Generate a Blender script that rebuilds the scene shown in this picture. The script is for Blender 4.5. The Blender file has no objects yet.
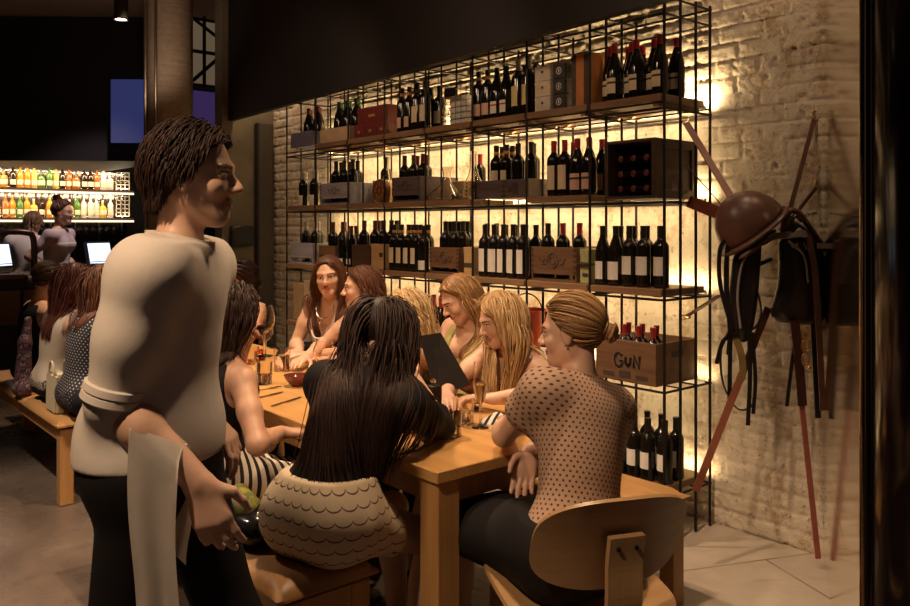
import bpy, bmesh, math, random
import numpy as np
from mathutils import Vector, Matrix

SC = bpy.context.scene
COL = SC.collection
rnd = random.Random(7)

# ------------------------------------------------------------------ camera
# Room axes: +Y runs along the bottle wall away from the camera, +X points at that wall.
cam_d = bpy.data.cameras.new('camera')
cam = bpy.data.objects.new('camera', cam_d)
COL.objects.link(cam)
cam.location = (0, 0, 1.5)
cam.rotation_euler = (math.radians(90), 0, math.radians(-40.5))
cam_d.sensor_width = 36.0
cam_d.lens = 36.0 * 811 / 910
cam_d.shift_y = -77 / 910
cam_d.clip_start = 0.05
SC.camera = cam

# ------------------------------------------------------------------ world, exposure
world = bpy.data.worlds.new('world')
SC.world = world
world.use_nodes = True
world.node_tree.nodes['Background'].inputs[0].default_value = (1.0, 0.68, 0.60, 1)
world.node_tree.nodes['Background'].inputs[1].default_value = 0.04
vs = SC.view_settings
vs.view_transform = 'Standard'
vs.look = 'None'
vs.exposure = 0.0
vs.gamma = 1.0
vs.use_curve_mapping = False
try:
    SC.cycles.use_denoising = True
    SC.cycles.max_bounces = 8
    SC.cycles.diffuse_bounces = 3
    SC.cycles.glossy_bounces = 3
    SC.cycles.transmission_bounces = 8
    SC.cycles.transparent_max_bounces = 8
    SC.cycles.sample_clamp_indirect = 3.0
    SC.cycles.caustics_reflective = False
    SC.cycles.caustics_refractive = False
except Exception:
    pass

WARM = (1.0, 0.68, 0.42)
AMBER = (1.0, 0.72, 0.38)


def area_light(name, loc, direction, sx, sy, power, color=WARM, spread=None):
    d = bpy.data.lights.new(name, 'AREA')
    d.shape = 'RECTANGLE'
    d.size, d.size_y = sx, sy
    d.energy = power
    d.color = color
    if spread:
        d.spread = math.radians(spread)
    o = bpy.data.objects.new(name, d)
    COL.objects.link(o)
    o.location = loc
    o.rotation_euler = Vector(direction).to_track_quat('-Z', 'Y').to_euler()
    return o


def spot_light(name, loc, target, power, angle=70, blend=0.6, radius=0.06, color=WARM):
    d = bpy.data.lights.new(name, 'SPOT')
    d.energy = power
    d.color = color
    d.spot_size = math.radians(angle)
    d.spot_blend = blend
    d.shadow_soft_size = radius
    o = bpy.data.objects.new(name, d)
    COL.objects.link(o)
    o.location = loc
    o.rotation_euler = (Vector(target) - Vector(loc)).to_track_quat('-Z', 'Y').to_euler()
    return o


RACK_Y0, BAY, NBAY = 2.257, 0.4504, 8
RACK_X0, RACK_X1, WALL_X = 3.22, 3.61, 3.65
RACK_Y1 = RACK_Y0 + BAY * NBAY
LEVEL = [0.265, 0.745, 1.2, 1.66, 2.125]          # board tops, lowest first

# LED strips: one along the back edge of every shelf washing the brick upwards, one under each shelf washing it down
LED_UP = Matrix(((0, 0.80, -0.60), (1, 0, 0), (0, -0.60, -0.80)))
LED_DN = Matrix(((0, 0.90, -0.436), (-1, 0, 0), (0, 0.436, 0.90)))
for lv, z in enumerate(LEVEL):
    yc, ln = (RACK_Y0 + RACK_Y1) / 2, RACK_Y1 - RACK_Y0
    d = area_light('shelf_led', (3.604, yc, z - 0.012), (0, 0, 1), ln, 0.02, (9, 9, 13, 20, 58)[lv], AMBER)
    d.rotation_euler = LED_UP.to_euler()
    if lv > 0:
        d = area_light('shelf_led', (3.50, yc, z - 0.05), (0, 0, -1), ln - 0.1, 0.03, (5, 8, 11, 14)[lv - 1], AMBER)
        d.rotation_euler = LED_DN.to_euler()
# ceiling downlights over the tables and the aisle
spot_light('table_downlight', (1.70, 1.95, 3.15), (1.85, 2.30, 0.75), 155, 85)
spot_light('table_downlight', (1.95, 3.5, 3.15), (2.0, 3.5, 0.75), 265, 85)
spot_light('table_downlight', (1.95, 5.4, 3.15), (1.9, 5.4, 0.75), 190, 85)
spot_light('aisle_downlight', (-0.5, 1.3, 3.2), (0.75, 2.1, 0.9), 230, 70)
spot_light('aisle_downlight', (0.2, 4.2, 3.2), (0.55, 4.0, 0.0), 330, 75, color=(1, .78, .6))
spot_light('corner_spot', (3.18, 1.80, 3.4), (3.50, 1.95, 0.9), 24, 90, radius=0.12)
spot_light('corner_spot', (2.45, 1.5, 3.2), (3.2, 1.75, 0.9), 14, 80, radius=0.18)
for yy in (2.75, 3.9, 5.3):
    spot_light('rack_fill', (1.5, yy - 0.3, 2.85), (3.25, yy, 2.0), 22, 85, radius=0.1)  # added front fill, brightens the upper shelves
spot_light('corner_spot', (3.35, 6.45, 3.4), (3.62, 6.4, 1.5), 42, 100, radius=0.08)  # added spot behind the bulkhead, lifts the brick past the strip ends
spot_light('bar_fill', (2.7, 7.9, 3.5), (2.25, 8.9, 1.4), 170, 60, color=(1.0, 0.78, 0.74))  # added fill, brightens the waitress and barman
spot_light('ceiling_fill', (2.2, 6.2, 2.6), (2.3, 7.2, 3.7), 14, 120, color=(1, .72, .5))  # added fill for the column and ceiling, no lamp fitting here

# ------------------------------------------------------------------ node helpers


class NT:
    """Small wrapper that builds a material's node tree."""

    def __init__(self, name):
        self.m = bpy.data.materials.new(name)
        self.m.use_nodes = True
        self.t = self.m.node_tree
        self.b = self.t.nodes['Principled BSDF']

    def n(self, typ, **kw):
        nd = self.t.nodes.new(typ)
        for k, v in kw.items():
            if k.startswith('i_'):
                nd.inputs[k[2:].replace('_', ' ')].default_value = v
            else:
                setattr(nd, k, v)
        return nd

    def link(self, a, b):
        self.t.links.new(a, b)

    def val(self, sock, v):
        if isinstance(v, (int, float)):
            sock.default_value = v
        else:
            self.link(v, sock)

    def math(self, op, a, b=None, c=None):
        nd = self.n('ShaderNodeMath', operation=op)
        self.val(nd.inputs[0], a)
        if b is not None:
            self.val(nd.inputs[1], b)
        if c is not None:
            self.val(nd.inputs[2], c)
        return nd.outputs[0]

    def mix(self, fac, a, b):
        nd = self.n('ShaderNodeMix', data_type='RGBA')
        self.val(nd.inputs[0], fac)
        for s, v in ((nd.inputs[6], a), (nd.inputs[7], b)):
            if isinstance(v, tuple):
                s.default_value = (*v, 1) if len(v) == 3 else v
            else:
                self.link(v, s)
        return nd.outputs[2]

    def ramp(self, fac, stops):
        nd = self.n('ShaderNodeValToRGB')
        e = nd.color_ramp.elements
        while len(e) < len(stops):
            e.new(0.5)
        for el, (p, c) in zip(e, stops):
            el.position = p
            el.color = (*c, 1) if len(c) == 3 else c
        self.link(fac, nd.inputs[0])
        return nd.outputs[0]

    def coord(self, which='Object', scale=(1, 1, 1), rot=(0, 0, 0)):
        tc = self.n('ShaderNodeTexCoord')
        mp = self.n('ShaderNodeMapping')
        mp.inputs['Scale'].default_value = scale
        mp.inputs['Rotation'].default_value = rot
        self.link(tc.outputs[which], mp.inputs[0])
        return mp.outputs[0]

    def noise(self, vec, scale, detail=4, rough=0.55):
        nd = self.n('ShaderNodeTexNoise')
        nd.inputs['Scale'].default_value = scale
        nd.inputs['Detail'].default_value = detail
        nd.inputs['Roughness'].default_value = rough
        if vec is not None:
            self.link(vec, nd.inputs['Vector'])
        return nd.outputs[0]

    def bump(self, h, strength=0.3, dist=0.01):
        nd = self.n('ShaderNodeBump')
        nd.inputs['Strength'].default_value = strength
        nd.inputs['Distance'].default_value = dist
        self.link(h, nd.inputs['Height'])
        self.link(nd.outputs[0], self.b.inputs['Normal'])

    def set(self, **kw):
        for k, v in kw.items():
            s = self.b.inputs[k.replace('_', ' ')]
            if isinstance(v, tuple):
                s.default_value = (*v, 1) if s.type == 'RGBA' and len(v) == 3 else v
            elif isinstance(v, (int, float)):
                s.default_value = v
            else:
                self.link(v, s)
        return self


MATS = {}


def plain(name, col, rough=0.5, metal=0.0, var=0.12, scale=18, **kw):
    """A single colour with a little procedural variation."""
    if name in MATS:
        return MATS[name]
    t = NT(name)
    f = t.noise(t.coord(), scale, 3)
    lo = tuple(c * (1 - var) for c in col)
    hi = tuple(min(1, c * (1 + var)) for c in col)
    t.set(Base_Color=t.ramp(f, [(0.3, lo), (0.7, hi)]), Roughness=rough, Metallic=metal, **kw)
    MATS[name] = t.m
    return t.m


def wood(name, dark, light, scale=1.0, axis=1, rough=0.45, rings=9):
    """Grain running along the given object axis."""
    if name in MATS:
        return MATS[name]
    t = NT(name)
    s = [9 * scale] * 3
    s[axis] = 0.8 * scale
    v = t.coord('Object', tuple(s))
    n1 = t.noise(v, 2.2, 6, 0.6)
    s2 = [60 * scale] * 3
    s2[axis] = 2.5 * scale
    n2 = t.noise(t.coord('Object', tuple(s2)), 3.0, 3)
    f = t.math('ADD', t.math('MULTIPLY', n1, 0.7), t.math('MULTIPLY', n2, 0.3))
    t.set(Base_Color=t.ramp(f, [(0.3, dark), (0.68, light)]), Roughness=rough)
    t.bump(n2, 0.12, 0.002)
    MATS[name] = t.m
    return t.m


def glass(name, col=(1, 1, 1), rough=0.0, ior=1.45):
    if name in MATS:
        return MATS[name]
    t = NT(name)
    t.set(Base_Color=col, Roughness=rough, IOR=ior, Transmission_Weight=1.0)
    MATS[name] = t.m
    return t.m


def emit(name, col, strength):
    if name in MATS:
        return MATS[name]
    t = NT(name)
    t.set(Base_Color=(0.02, 0.02, 0.02), Emission_Color=col, Emission_Strength=strength)
    MATS[name] = t.m
    return t.m


# ------------------------------------------------------------------ object helpers


def tag(o, label=None, cat=None, group=None, kind=None):
    if label:
        o['label'] = label
        if not 4 <= len(label.split()) <= 16:
            print('LABEL LENGTH', len(label.split()), label)
    if cat:
        o['category'] = cat
    if group:
        o['group'] = group
    if kind:
        o['kind'] = kind
    return o


def empty(name, loc=(0, 0, 0), rz=0.0):
    o = bpy.data.objects.new(name, None)
    o.empty_display_size = 0.1
    o.location = loc
    o.rotation_euler = (0, 0, rz)
    COL.objects.link(o)
    return o


def link_mesh(name, me, parent=None, loc=(0, 0, 0), rot=(0, 0, 0)):
    o = bpy.data.objects.new(name, me)
    COL.objects.link(o)
    o.location = loc
    o.rotation_euler = rot
    if parent is not None:
        o.parent = parent
    return o


def bm_mesh(name, bm, mats, smooth=True, angle=40):
    me = bpy.data.meshes.new(name)
    bmesh.ops.recalc_face_normals(bm, faces=bm.faces[:])
    bm.to_mesh(me)
    bm.free()
    for m in (mats if isinstance(mats, (list, tuple)) else [mats]):
        me.materials.append(m)
    if smooth:
        me.shade_smooth()
        me.set_sharp_from_angle(angle=math.radians(angle))
    return me


def obj(name, bm, mats, parent=None, loc=(0, 0, 0), rot=(0, 0, 0), smooth=True, angle=40):
    return link_mesh(name, bm_mesh(name, bm, mats, smooth, angle), parent, loc, rot)


def struct(o):
    o['kind'] = 'structure'
    return o


def box(bm, x0, x1, y0, y1, z0, z1, bevel=0.0, seg=1, mat=0, M=None):
    n0 = len(bm.verts)
    r = bmesh.ops.create_cube(bm, size=1.0)
    vs_ = r['verts']
    for v in vs_:
        v.co = Vector(((x0 + x1) / 2 + v.co.x * (x1 - x0), (y0 + y1) / 2 + v.co.y * (y1 - y0), (z0 + z1) / 2 + v.co.z * (z1 - z0)))
    faces = list({f for v in vs_ for f in v.link_faces})
    if bevel > 0:
        es = list({e for v in vs_ for e in v.link_edges})
        rr = bmesh.ops.bevel(bm, geom=es, offset=bevel, segments=seg, affect='EDGES', profile=0.6)
        vs2 = {v for f in rr['faces'] for v in f.verts} | {v for v in vs_ if v.is_valid}
        vs_ = list(vs2)
        faces = list({f for v in vs_ for f in v.link_faces})
    for f in faces:
        f.material_index = mat
    if M is not None:
        for v in vs_:
            v.co = M @ v.co
    return vs_


def frames_along(pts):
    pts = [Vector(p) for p in pts]
    n = len(pts)
    T = []
    for i in range(n):
        a, b = pts[max(0, i - 1)], pts[min(n - 1, i + 1)]
        d = b - a
        T.append(d.normalized() if d.length > 1e-9 else Vector((0, 0, 1)))
    up = Vector((0, 0, 1)) if abs(T[0].z) < 0.9 else Vector((1, 0, 0))
    N = (up - T[0] * up.dot(T[0])).normalized()
    out = []
    for i in range(n):
        N = N - T[i] * N.dot(T[i])
        N = N.normalized() if N.length > 1e-6 else T[i].orthogonal().normalized()
        out.append((pts[i], T[i], N, T[i].cross(N)))
    return out


def tube(bm, pts, r, seg=8, mat=0, closed=False, cap=True):
    fr = frames_along(pts)
    rr = r if isinstance(r, (list, tuple)) else [r] * len(fr)
    rings = []
    for (p, t, n, b), q in zip(fr, rr):
        rings.append([bm.verts.new(p + (n * math.cos(a) + b * math.sin(a)) * q) for a in (2 * math.pi * k / seg for k in range(seg))])
    for i in range(len(rings) - 1 + (1 if closed else 0)):
        A, B = rings[i], rings[(i + 1) % len(rings)]
        for k in range(seg):
            f = bm.faces.new((A[k], A[(k + 1) % seg], B[(k + 1) % seg], B[k]))
            f.material_index = mat
    if cap and not closed:
        for R in (rings[0][::-1], rings[-1]):
            f = bm.faces.new(R)
            f.material_index = mat


def ribbon(bm, pts, w, th, side=None, mat=0):
    """A flat strap of width w and thickness th along pts."""
    fr = frames_along(pts)
    rings = []
    ww = w if isinstance(w, (list, tuple)) else [w] * len(fr)
    for (p, t, n, b), q in zip(fr, ww):
        if side is not None:
            s = Vector(side) - t * Vector(side).dot(t)
            s = s.normalized()
        else:
            s = b
        m = t.cross(s)
        rings.append([bm.verts.new(p + s * (sx * q / 2) + m * (sy * th / 2)) for sx, sy in ((-1, -1), (1, -1), (1, 1), (-1, 1))])
    for A, B in zip(rings, rings[1:]):
        for k in range(4):
            f = bm.faces.new((A[k], A[(k + 1) % 4], B[(k + 1) % 4], B[k]))
            f.material_index = mat
    for R in (rings[0][::-1], rings[-1]):
        bm.faces.new(R).material_index = mat


def lathe(bm, prof, seg=24, mat=0, M=None):
    """Revolve (radius, z) pairs around Z."""
    rings = []
    for r, z in prof:
        if r < 1e-6:
            rings.append([bm.verts.new((0, 0, z))])
        else:
            rings.append([bm.verts.new((r * math.cos(2 * math.pi * k / seg), r * math.sin(2 * math.pi * k / seg), z)) for k in range(seg)])
    for A, B in zip(rings, rings[1:]):
        for k in range(seg):
            k2 = (k + 1) % seg
            if len(A) == 1 and len(B) == 1:
                continue
            if len(A) == 1:
                f = bm.faces.new((A[0], B[k2], B[k]))
            elif len(B) == 1:
                f = bm.faces.new((A[k], A[k2], B[0]))
            else:
                f = bm.faces.new((A[k], A[k2], B[k2], B[k]))
            f.material_index = mat
    if M is not None:
        for R in rings:
            for v in R:
                v.co = M @ v.co


def ball(bm, c, r, seg=12, mat=0):
    rx, ry, rz = r if isinstance(r, (tuple, list)) else (r, r, r)
    res = bmesh.ops.create_uvsphere(bm, u_segments=seg, v_segments=max(6, seg // 2), radius=1.0)
    for v in res['verts']:
        v.co = Vector((c[0] + v.co.x * rx, c[1] + v.co.y * ry, c[2] + v.co.z * rz))
        for f in v.link_faces:
            f.material_index = mat


def bez(p0, p1, p2, p3, n=12):
    p0, p1, p2, p3 = map(Vector, (p0, p1, p2, p3))
    return [p0 * (1 - t) ** 3 + p1 * 3 * t * (1 - t) ** 2 + p2 * 3 * t * t * (1 - t) + p3 * t ** 3 for t in (i / n for i in range(n + 1))]


def smooth_path(pts, n=6):
    """Catmull-Rom through the points."""
    P = [Vector(p) for p in pts]
    P = [P[0] * 2 - P[1]] + P + [P[-1] * 2 - P[-2]]
    out = []
    for i in range(1, len(P) - 2):
        a, b, c, d = P[i - 1:i + 3]
        for k in range(n):
            t = k / n
            out.append(0.5 * ((2 * b) + (c - a) * t + (2 * a - 5 * b + 4 * c - d) * t * t + (3 * b - a - 3 * c + d) * t ** 3))
    out.append(P[-2])
    return out


ORD = ['first', 'second', 'third', 'fourth', 'fifth', 'sixth', 'seventh', 'eighth', 'ninth', 'tenth', 'eleventh', 'twelfth', 'thirteenth',
       'fourteenth', 'fifteenth', 'sixteenth', 'seventeenth', 'eighteenth', 'nineteenth', 'twentieth']


def ordinal(i):
    return ORD[i] if i < 20 else 'twenty-' + ORD[i - 20] if i < 29 else 'thirtieth'


def fbm(shape, base, octaves=5, seed=0, gain=0.5):
    """Tiled value noise on a grid, for displacing real surfaces."""
    g = np.random.default_rng(seed)
    H, W = shape
    out = np.zeros(shape)
    amp, f = 1.0, 1
    for _ in range(octaves):
        n0, n1 = max(2, int(base[0] * f)), max(2, int(base[1] * f))
        L = g.random((n0 + 2, n1 + 2)) * 2 - 1
        y = np.linspace(0, n0, H, endpoint=False)
        x = np.linspace(0, n1, W, endpoint=False)
        yi, xi = y.astype(int), x.astype(int)
        fy, fx = (y - yi)[:, None], (x - xi)[None, :]
        fy, fx = fy * fy * (3 - 2 * fy), fx * fx * (3 - 2 * fx)
        a, b = L[yi][:, xi], L[yi][:, xi + 1]
        c, d = L[yi + 1][:, xi], L[yi + 1][:, xi + 1]
        out += amp * ((a * (1 - fx) + b * fx) * (1 - fy) + (c * (1 - fx) + d * fx) * fy)
        amp *= gain
        f *= 2
    return out


def np_mesh(name, V, F, mats, midx=None, smooth=True):
    me = bpy.data.meshes.new(name)
    nf, k = F.shape
    me.vertices.add(len(V))
    me.vertices.foreach_set('co', np.ascontiguousarray(V, dtype=np.float32).ravel())
    me.loops.add(nf * k)
    me.loops.foreach_set('vertex_index', np.ascontiguousarray(F, dtype=np.int32).ravel())
    me.polygons.add(nf)
    me.polygons.foreach_set('loop_start', np.arange(0, nf * k, k, dtype=np.int32))
    for m in (mats if isinstance(mats, (list, tuple)) else [mats]):
        me.materials.append(m)
    if midx is not None:
        me.polygons.foreach_set('material_index', np.ascontiguousarray(midx, dtype=np.int32))
    me.polygons.foreach_set('use_smooth', np.full(nf, smooth, dtype=bool))
    me.update()
    me.validate()
    return me
# ================================================================== the setting


def brick_height(Y, Z, seed=3):
    """Rough limewashed brick: courses, joints, lumps (metres)."""
    bh, bl, jt = 0.083, 0.235, 0.012
    warp = fbm(Y.shape, (7, 14), 3, seed + 5) * 0.003
    Zw = Z + warp
    row = np.floor(Zw / bh)
    zz = Zw - row * bh
    off = (row % 2) * 0.5 * bl + np.sin(row * 12.9898) * 0.03
    yy = np.mod(Y + off + warp * 1.5, bl)
    d = np.minimum(np.minimum(zz, bh - zz), np.minimum(yy, bl - yy))
    h = np.clip(d / jt, 0, 1)
    h = h * h * (3 - 2 * h)
    cell = np.sin(row * 78.233 + np.floor((Y + off) / bl) * 37.719) * 43758.5453
    cell = cell - np.floor(cell)
    ny, nz = (Y.max() - Y.min()), (Z.max() - Z.min())
    lump = fbm(Y.shape, (nz * 12, ny * 10), 4, seed)
    pits = fbm(Y.shape, (nz * 26, ny * 22), 3, seed + 1)
    crust = np.clip(fbm(Y.shape, (nz * 3, ny * 3), 3, seed + 2) - 0.3, 0, 1)      # areas where render fills the joints
    h = h * (1 - 0.75 * np.clip(crust * 2.5, 0, 1)) + np.clip(crust * 2.5, 0, 1) * 0.8
    return h * 0.0075 + cell * 0.0022 + lump * 0.0016 - np.clip(pits - 0.5, 0, 1) * 0.012


def limewash():
    t = NT('limewashed_brick')
    v = t.coord('Object')
    n = t.noise(v, 2.3, 6, 0.65)
    n2 = t.noise(v, 23, 4, 0.7)
    c = t.ramp(n, [(0.25, (0.50, 0.41, 0.30)), (0.5, (0.66, 0.57, 0.45)), (0.75, (0.74, 0.67, 0.56))])
    n3 = t.noise(t.coord('Object', (1, 1.3, 1)), 6.5, 5, 0.7)
    c = t.mix(t.ramp(n3, [(0.52, (0, 0, 0)), (0.64, (0.75, 0.75, 0.75))]), c, (0.40, 0.27, 0.15))
    n4 = t.noise(v, 34, 4, 0.75)
    c = t.mix(t.ramp(n2, [(0.585, (0, 0, 0)), (0.69, (0.75, 0.75, 0.75))]), c, (0.22, 0.12, 0.07))
    c = t.mix(t.ramp(n4, [(0.64, (0, 0, 0)), (0.70, (0.8, 0.8, 0.8))]), c, (0.13, 0.07, 0.04))
    t.set(Base_Color=c, Roughness=0.9)
    t.bump(n2, 0.8, 0.010)
    return t.m


M_BRICK = limewash()
M_BLACK = plain('dark_paint', (0.010, 0.0075, 0.009), 0.6)


def brick_wall(name, y0, y1, z0, z1, step):
    ny, nz = int((y1 - y0) / step) + 1, int((z1 - z0) / step) + 1
    ys, zs = np.linspace(y0, y1, ny), np.linspace(z0, z1, nz)
    Y, Z = np.meshgrid(ys, zs)
    X = WALL_X - brick_height(Y, Z) + 0.01
    V = np.stack([X, Y, Z], -1).reshape(-1, 3)
    i = np.arange(nz * ny).reshape(nz, ny)
    F = np.stack([i[:-1, :-1], i[1:, :-1], i[1:, 1:], i[:-1, 1:]], -1).reshape(-1, 4)
    # back face, so the wall has its thickness
    nb = len(V)
    Vb = np.array([[WALL_X + 0.25, y0, z0], [WALL_X + 0.25, y1, z0], [WALL_X + 0.25, y1, z1], [WALL_X + 0.25, y0, z1]])
    c = [i[0, 0], i[0, -1], i[-1, -1], i[-1, 0]]
    F2 = [[nb + k for k in (0, 1, 2, 3)]] + [[c[k], c[(k + 1) % 4], nb + (k + 1) % 4, nb + k] for k in range(4)]
    me = np_mesh(name, np.vstack([V, Vb]), np.vstack([F, np.array(F2)]), M_BRICK)
    return struct(link_mesh(name, me))


brick_wall('wall_right', 1.25, 6.9, 0.0, 3.75, 0.0105)

# floor: dark polished concrete, paler worn stone slabs by the wall
t = NT('polished_concrete')
v = t.coord('Object')
n = t.noise(v, 1.6, 6, 0.6)
n2 = t.noise(v, 14, 4)
base = t.ramp(n, [(0.3, (0.085, 0.062, 0.048)), (0.7, (0.17, 0.13, 0.10))])
t.set(Base_Color=base, Roughness=t.ramp(n2, [(0.3, (0.22,) * 3), (0.7, (0.42,) * 3)]))
t.bump(n2, 0.05, 0.002)
M_CONC = t.m
t = NT('worn_stone_slabs')
v = t.coord('Object', rot=(0, 0, math.radians(24)))
bk = t.n('ShaderNodeTexBrick')
bk.inputs['Scale'].default_value = 1.0
bk.inputs['Mortar Size'].default_value = 0.006
bk.inputs['Brick Width'].default_value = 0.95
bk.inputs['Row Height'].default_value = 0.62
bk.inputs['Color1'].default_value = (0.62, 0.55, 0.47, 1)
bk.inputs['Color2'].default_value = (0.54, 0.47, 0.40, 1)
bk.inputs['Mortar'].default_value = (0.20, 0.16, 0.13, 1)
t.link(v, bk.inputs['Vector'])
n = t.noise(v, 3.5, 7, 0.65)
c = t.mix(t.ramp(n, [(0.35, (0.7,) * 3), (0.65, (0,) * 3)]), bk.outputs[0], (0.40, 0.33, 0.27))
t.set(Base_Color=c, Roughness=0.38)
M_SLAB = t.m

bm = bmesh.new()
box(bm, -5, 2.32, -1.5, 11.4, -0.1, 0.0)
struct(obj('floor', bm, M_CONC, smooth=False))
bm = bmesh.new()
box(bm, 2.32, 3.9, -1.5, 11.4, -0.1, 0.0)
struct(obj('floor_slabs', bm, M_SLAB, smooth=False))

# ceiling: pale plaster far back, black elsewhere
bm = bmesh.new()
box(bm, -5, 6, -1.5, 11.4, 3.75, 3.85)
struct(obj('ceiling', bm, plain('ceiling_plaster', (0.30, 0.22, 0.16), 0.8), smooth=False))

# black bulkhead hanging in front of the top of the rack (its edge runs slightly out of true)
bm = bmesh.new()
A, B = (3.20, 6.90), (2.88, 2.02)
k = (B[0] - A[0]) / (B[1] - A[1])
C = (A[0] + k * (-0.9 - A[1]), -0.9)
bot = [(A[0], A[1], 2.45), (C[0], C[1], 2.45), (C[0] + 0.05, C[1], 2.45), (A[0] + 0.05, A[1], 2.45)]
vb = [bm.verts.new(p) for p in bot]
vt = [bm.verts.new((p[0], p[1], 3.75)) for p in bot]
bm.faces.new(vb[::-1])
bm.faces.new(vt)
for q in range(4):
    bm.faces.new((vb[q], vb[(q + 1) % 4], vt[(q + 1) % 4], vt[q]))
struct(obj('trim_bulkhead', bm, M_BLACK, smooth=False))

# green-grey return wall at the far end of the rack
t = NT('green_grey_plaster')
n = t.noise(t.coord(), 3, 6, 0.65)
t.set(Base_Color=t.ramp(n, [(0.3, (0.10, 0.085, 0.055)), (0.7, (0.19, 0.16, 0.105))]), Roughness=0.85)
M_GREEN = t.m
bm = bmesh.new()
box(bm, 3.14, 3.9, 6.9, 7.05, 0.0, 3.75)
struct(obj('wall_return', bm, M_GREEN, smooth=False))
bm = bmesh.new()
box(bm, 3.45, 3.60, 6.80, 6.899, 0.0, 2.45, 0.01)
struct(obj('shading_strip', bm, plain('dark_olive_shading', (0.045, 0.036, 0.026), 0.7), smooth=False))  # shading on the return wall, built as a dark upright strip
# dark notice box on it
r = empty('speaker_box', (3.315, 6.90, 1.41))
tag(r, 'small black speaker box on the green-grey return wall', 'speaker')
bm = bmesh.new()
box(bm, -0.105, 0.105, -0.05, 0.0, -0.09, 0.09, 0.008)
obj('body', bm, plain('black_plastic', (0.012, 0.012, 0.012), 0.4), r)
bm = bmesh.new()
box(bm, -0.09, 0.09, -0.056, -0.05, -0.075, 0.075, 0.002)
obj('grille', bm, plain('black_grille', (0.02, 0.02, 0.02), 0.8), r)

# back of the building, far side walls
bm = bmesh.new()
box(bm, -5, 6, 11.3, 11.4, 0, 3.75)
struct(obj('wall_back', bm, M_BLACK, smooth=False))
bm = bmesh.new()
box(bm, 5.9, 6, 7.05, 11.3, 0, 3.75)
struct(obj('wall_far', bm, M_BLACK, smooth=False))
bm = bmesh.new()
box(bm, -5.0, -4.9, -1.5, 11.3, 0, 3.75)
struct(obj('wall_left', bm, M_BLACK, smooth=False))

# black curved bulkhead over the bar with a blue-lit screen let into its end
bm = bmesh.new()
N = 24
lower, upper = [], []
for q in range(N + 1):
    a = q / N
    x = 0.60 + 2.75 * a
    y = 9.81 - 0.849 * (x - 1.94) + 0.04 - 0.10 * math.sin(math.pi * a)
    lower.append((x, y))
v0 = [bm.verts.new((x, y, 2.20)) for x, y in lower]
v1 = [bm.verts.new((x, y, 3.74)) for x, y in lower]
b0 = [bm.verts.new((x, 11.0, 2.20)) for x, y in lower]
b1 = [bm.verts.new((x, 11.0, 3.74)) for x, y in lower]
for q in range(N):
    bm.faces.new((v0[q], v0[q + 1], v1[q + 1], v1[q]))
    bm.faces.new((b0[q], b1[q], b1[q + 1], b0[q + 1]))
    bm.faces.new((v0[q], b0[q], b0[q + 1], v0[q + 1]))
    bm.faces.new((v1[q], v1[q + 1], b1[q + 1], b1[q]))
bm.faces.new((v0[0], v1[0], b1[0], b0[0]))
bm.faces.new((v0[-1], b0[-1], b1[-1], v1[-1]))
struct(obj('trim_bar_bulkhead', bm, M_BLACK, smooth=False))

# concrete column with board-mark rings and a steel edge strip
cx, cy = 2.70, 6.98
r = empty('column', (cx, cy, 0))
struct(r)
t = NT('cast_concrete')
v = t.coord('Object', (2, 2, 26))
n = t.noise(v, 2, 4)
n2 = t.noise(t.coord(), 30, 4)
t.set(Base_Color=t.ramp(t.math('ADD', t.math('MULTIPLY', n, 0.6), t.math('MULTIPLY', n2, 0.4)), [(0.3, (0.20, 0.155, 0.115)), (0.7, (0.33, 0.26, 0.19))]), Roughness=0.8)
bm = bmesh.new()
lathe(bm, [(0.0, 0), (0.19, 0), (0.19, 3.75), (0, 3.75)], 40)
o = struct(obj('shaft', bm, t.m, r))
bm = bmesh.new()
tube(bm, [(-0.205, 0.02, 0), (-0.205, 0.02, 3.75)], 0.016, 8)
tube(bm, [(-0.17, -0.12, 0), (-0.17, -0.12, 3.75)], 0.012, 8)
struct(obj('conduit', bm, plain('brushed_conduit', (0.30, 0.24, 0.19), 0.35, 0.9), r))

# far beyond the column: a lit steel-framed window high in a dark wall, violet-lit panel under it
yw = 8.35
bm = bmesh.new()
box(bm, 3.25, 5.9, yw + 0.1, yw + 0.2, 0.0, 3.75)
struct(obj('wall_beyond', bm, M_BLACK, smooth=False))
bm = bmesh.new()
box(bm, 3.42, 4.3, yw + 0.04, yw + 0.098, 3.0, 3.70)
struct(obj('window_1', bm, emit('lit_window', (1.0, 0.70, 0.42), 0.10), smooth=False))
r = empty('window_frame', (0, 0, 0))
struct(r)
for p, q in (((3.42, 3.0), (4.3, 3.0)), ((3.60, 3.0), (3.60, 3.74)), ((3.80, 3.0), (3.80, 3.74)), ((3.42, 3.36), (4.3, 3.36)), ((3.42, 3.74), (3.95, 3.42)), ((3.45, 3.02), (3.80, 3.36))):
    bm = bmesh.new()
    tube(bm, [(p[0], yw, p[1]), (q[0], yw, q[1])], 0.02, 6)
    struct(obj('glazing_bar', bm, M_BLACK, r))
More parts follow.
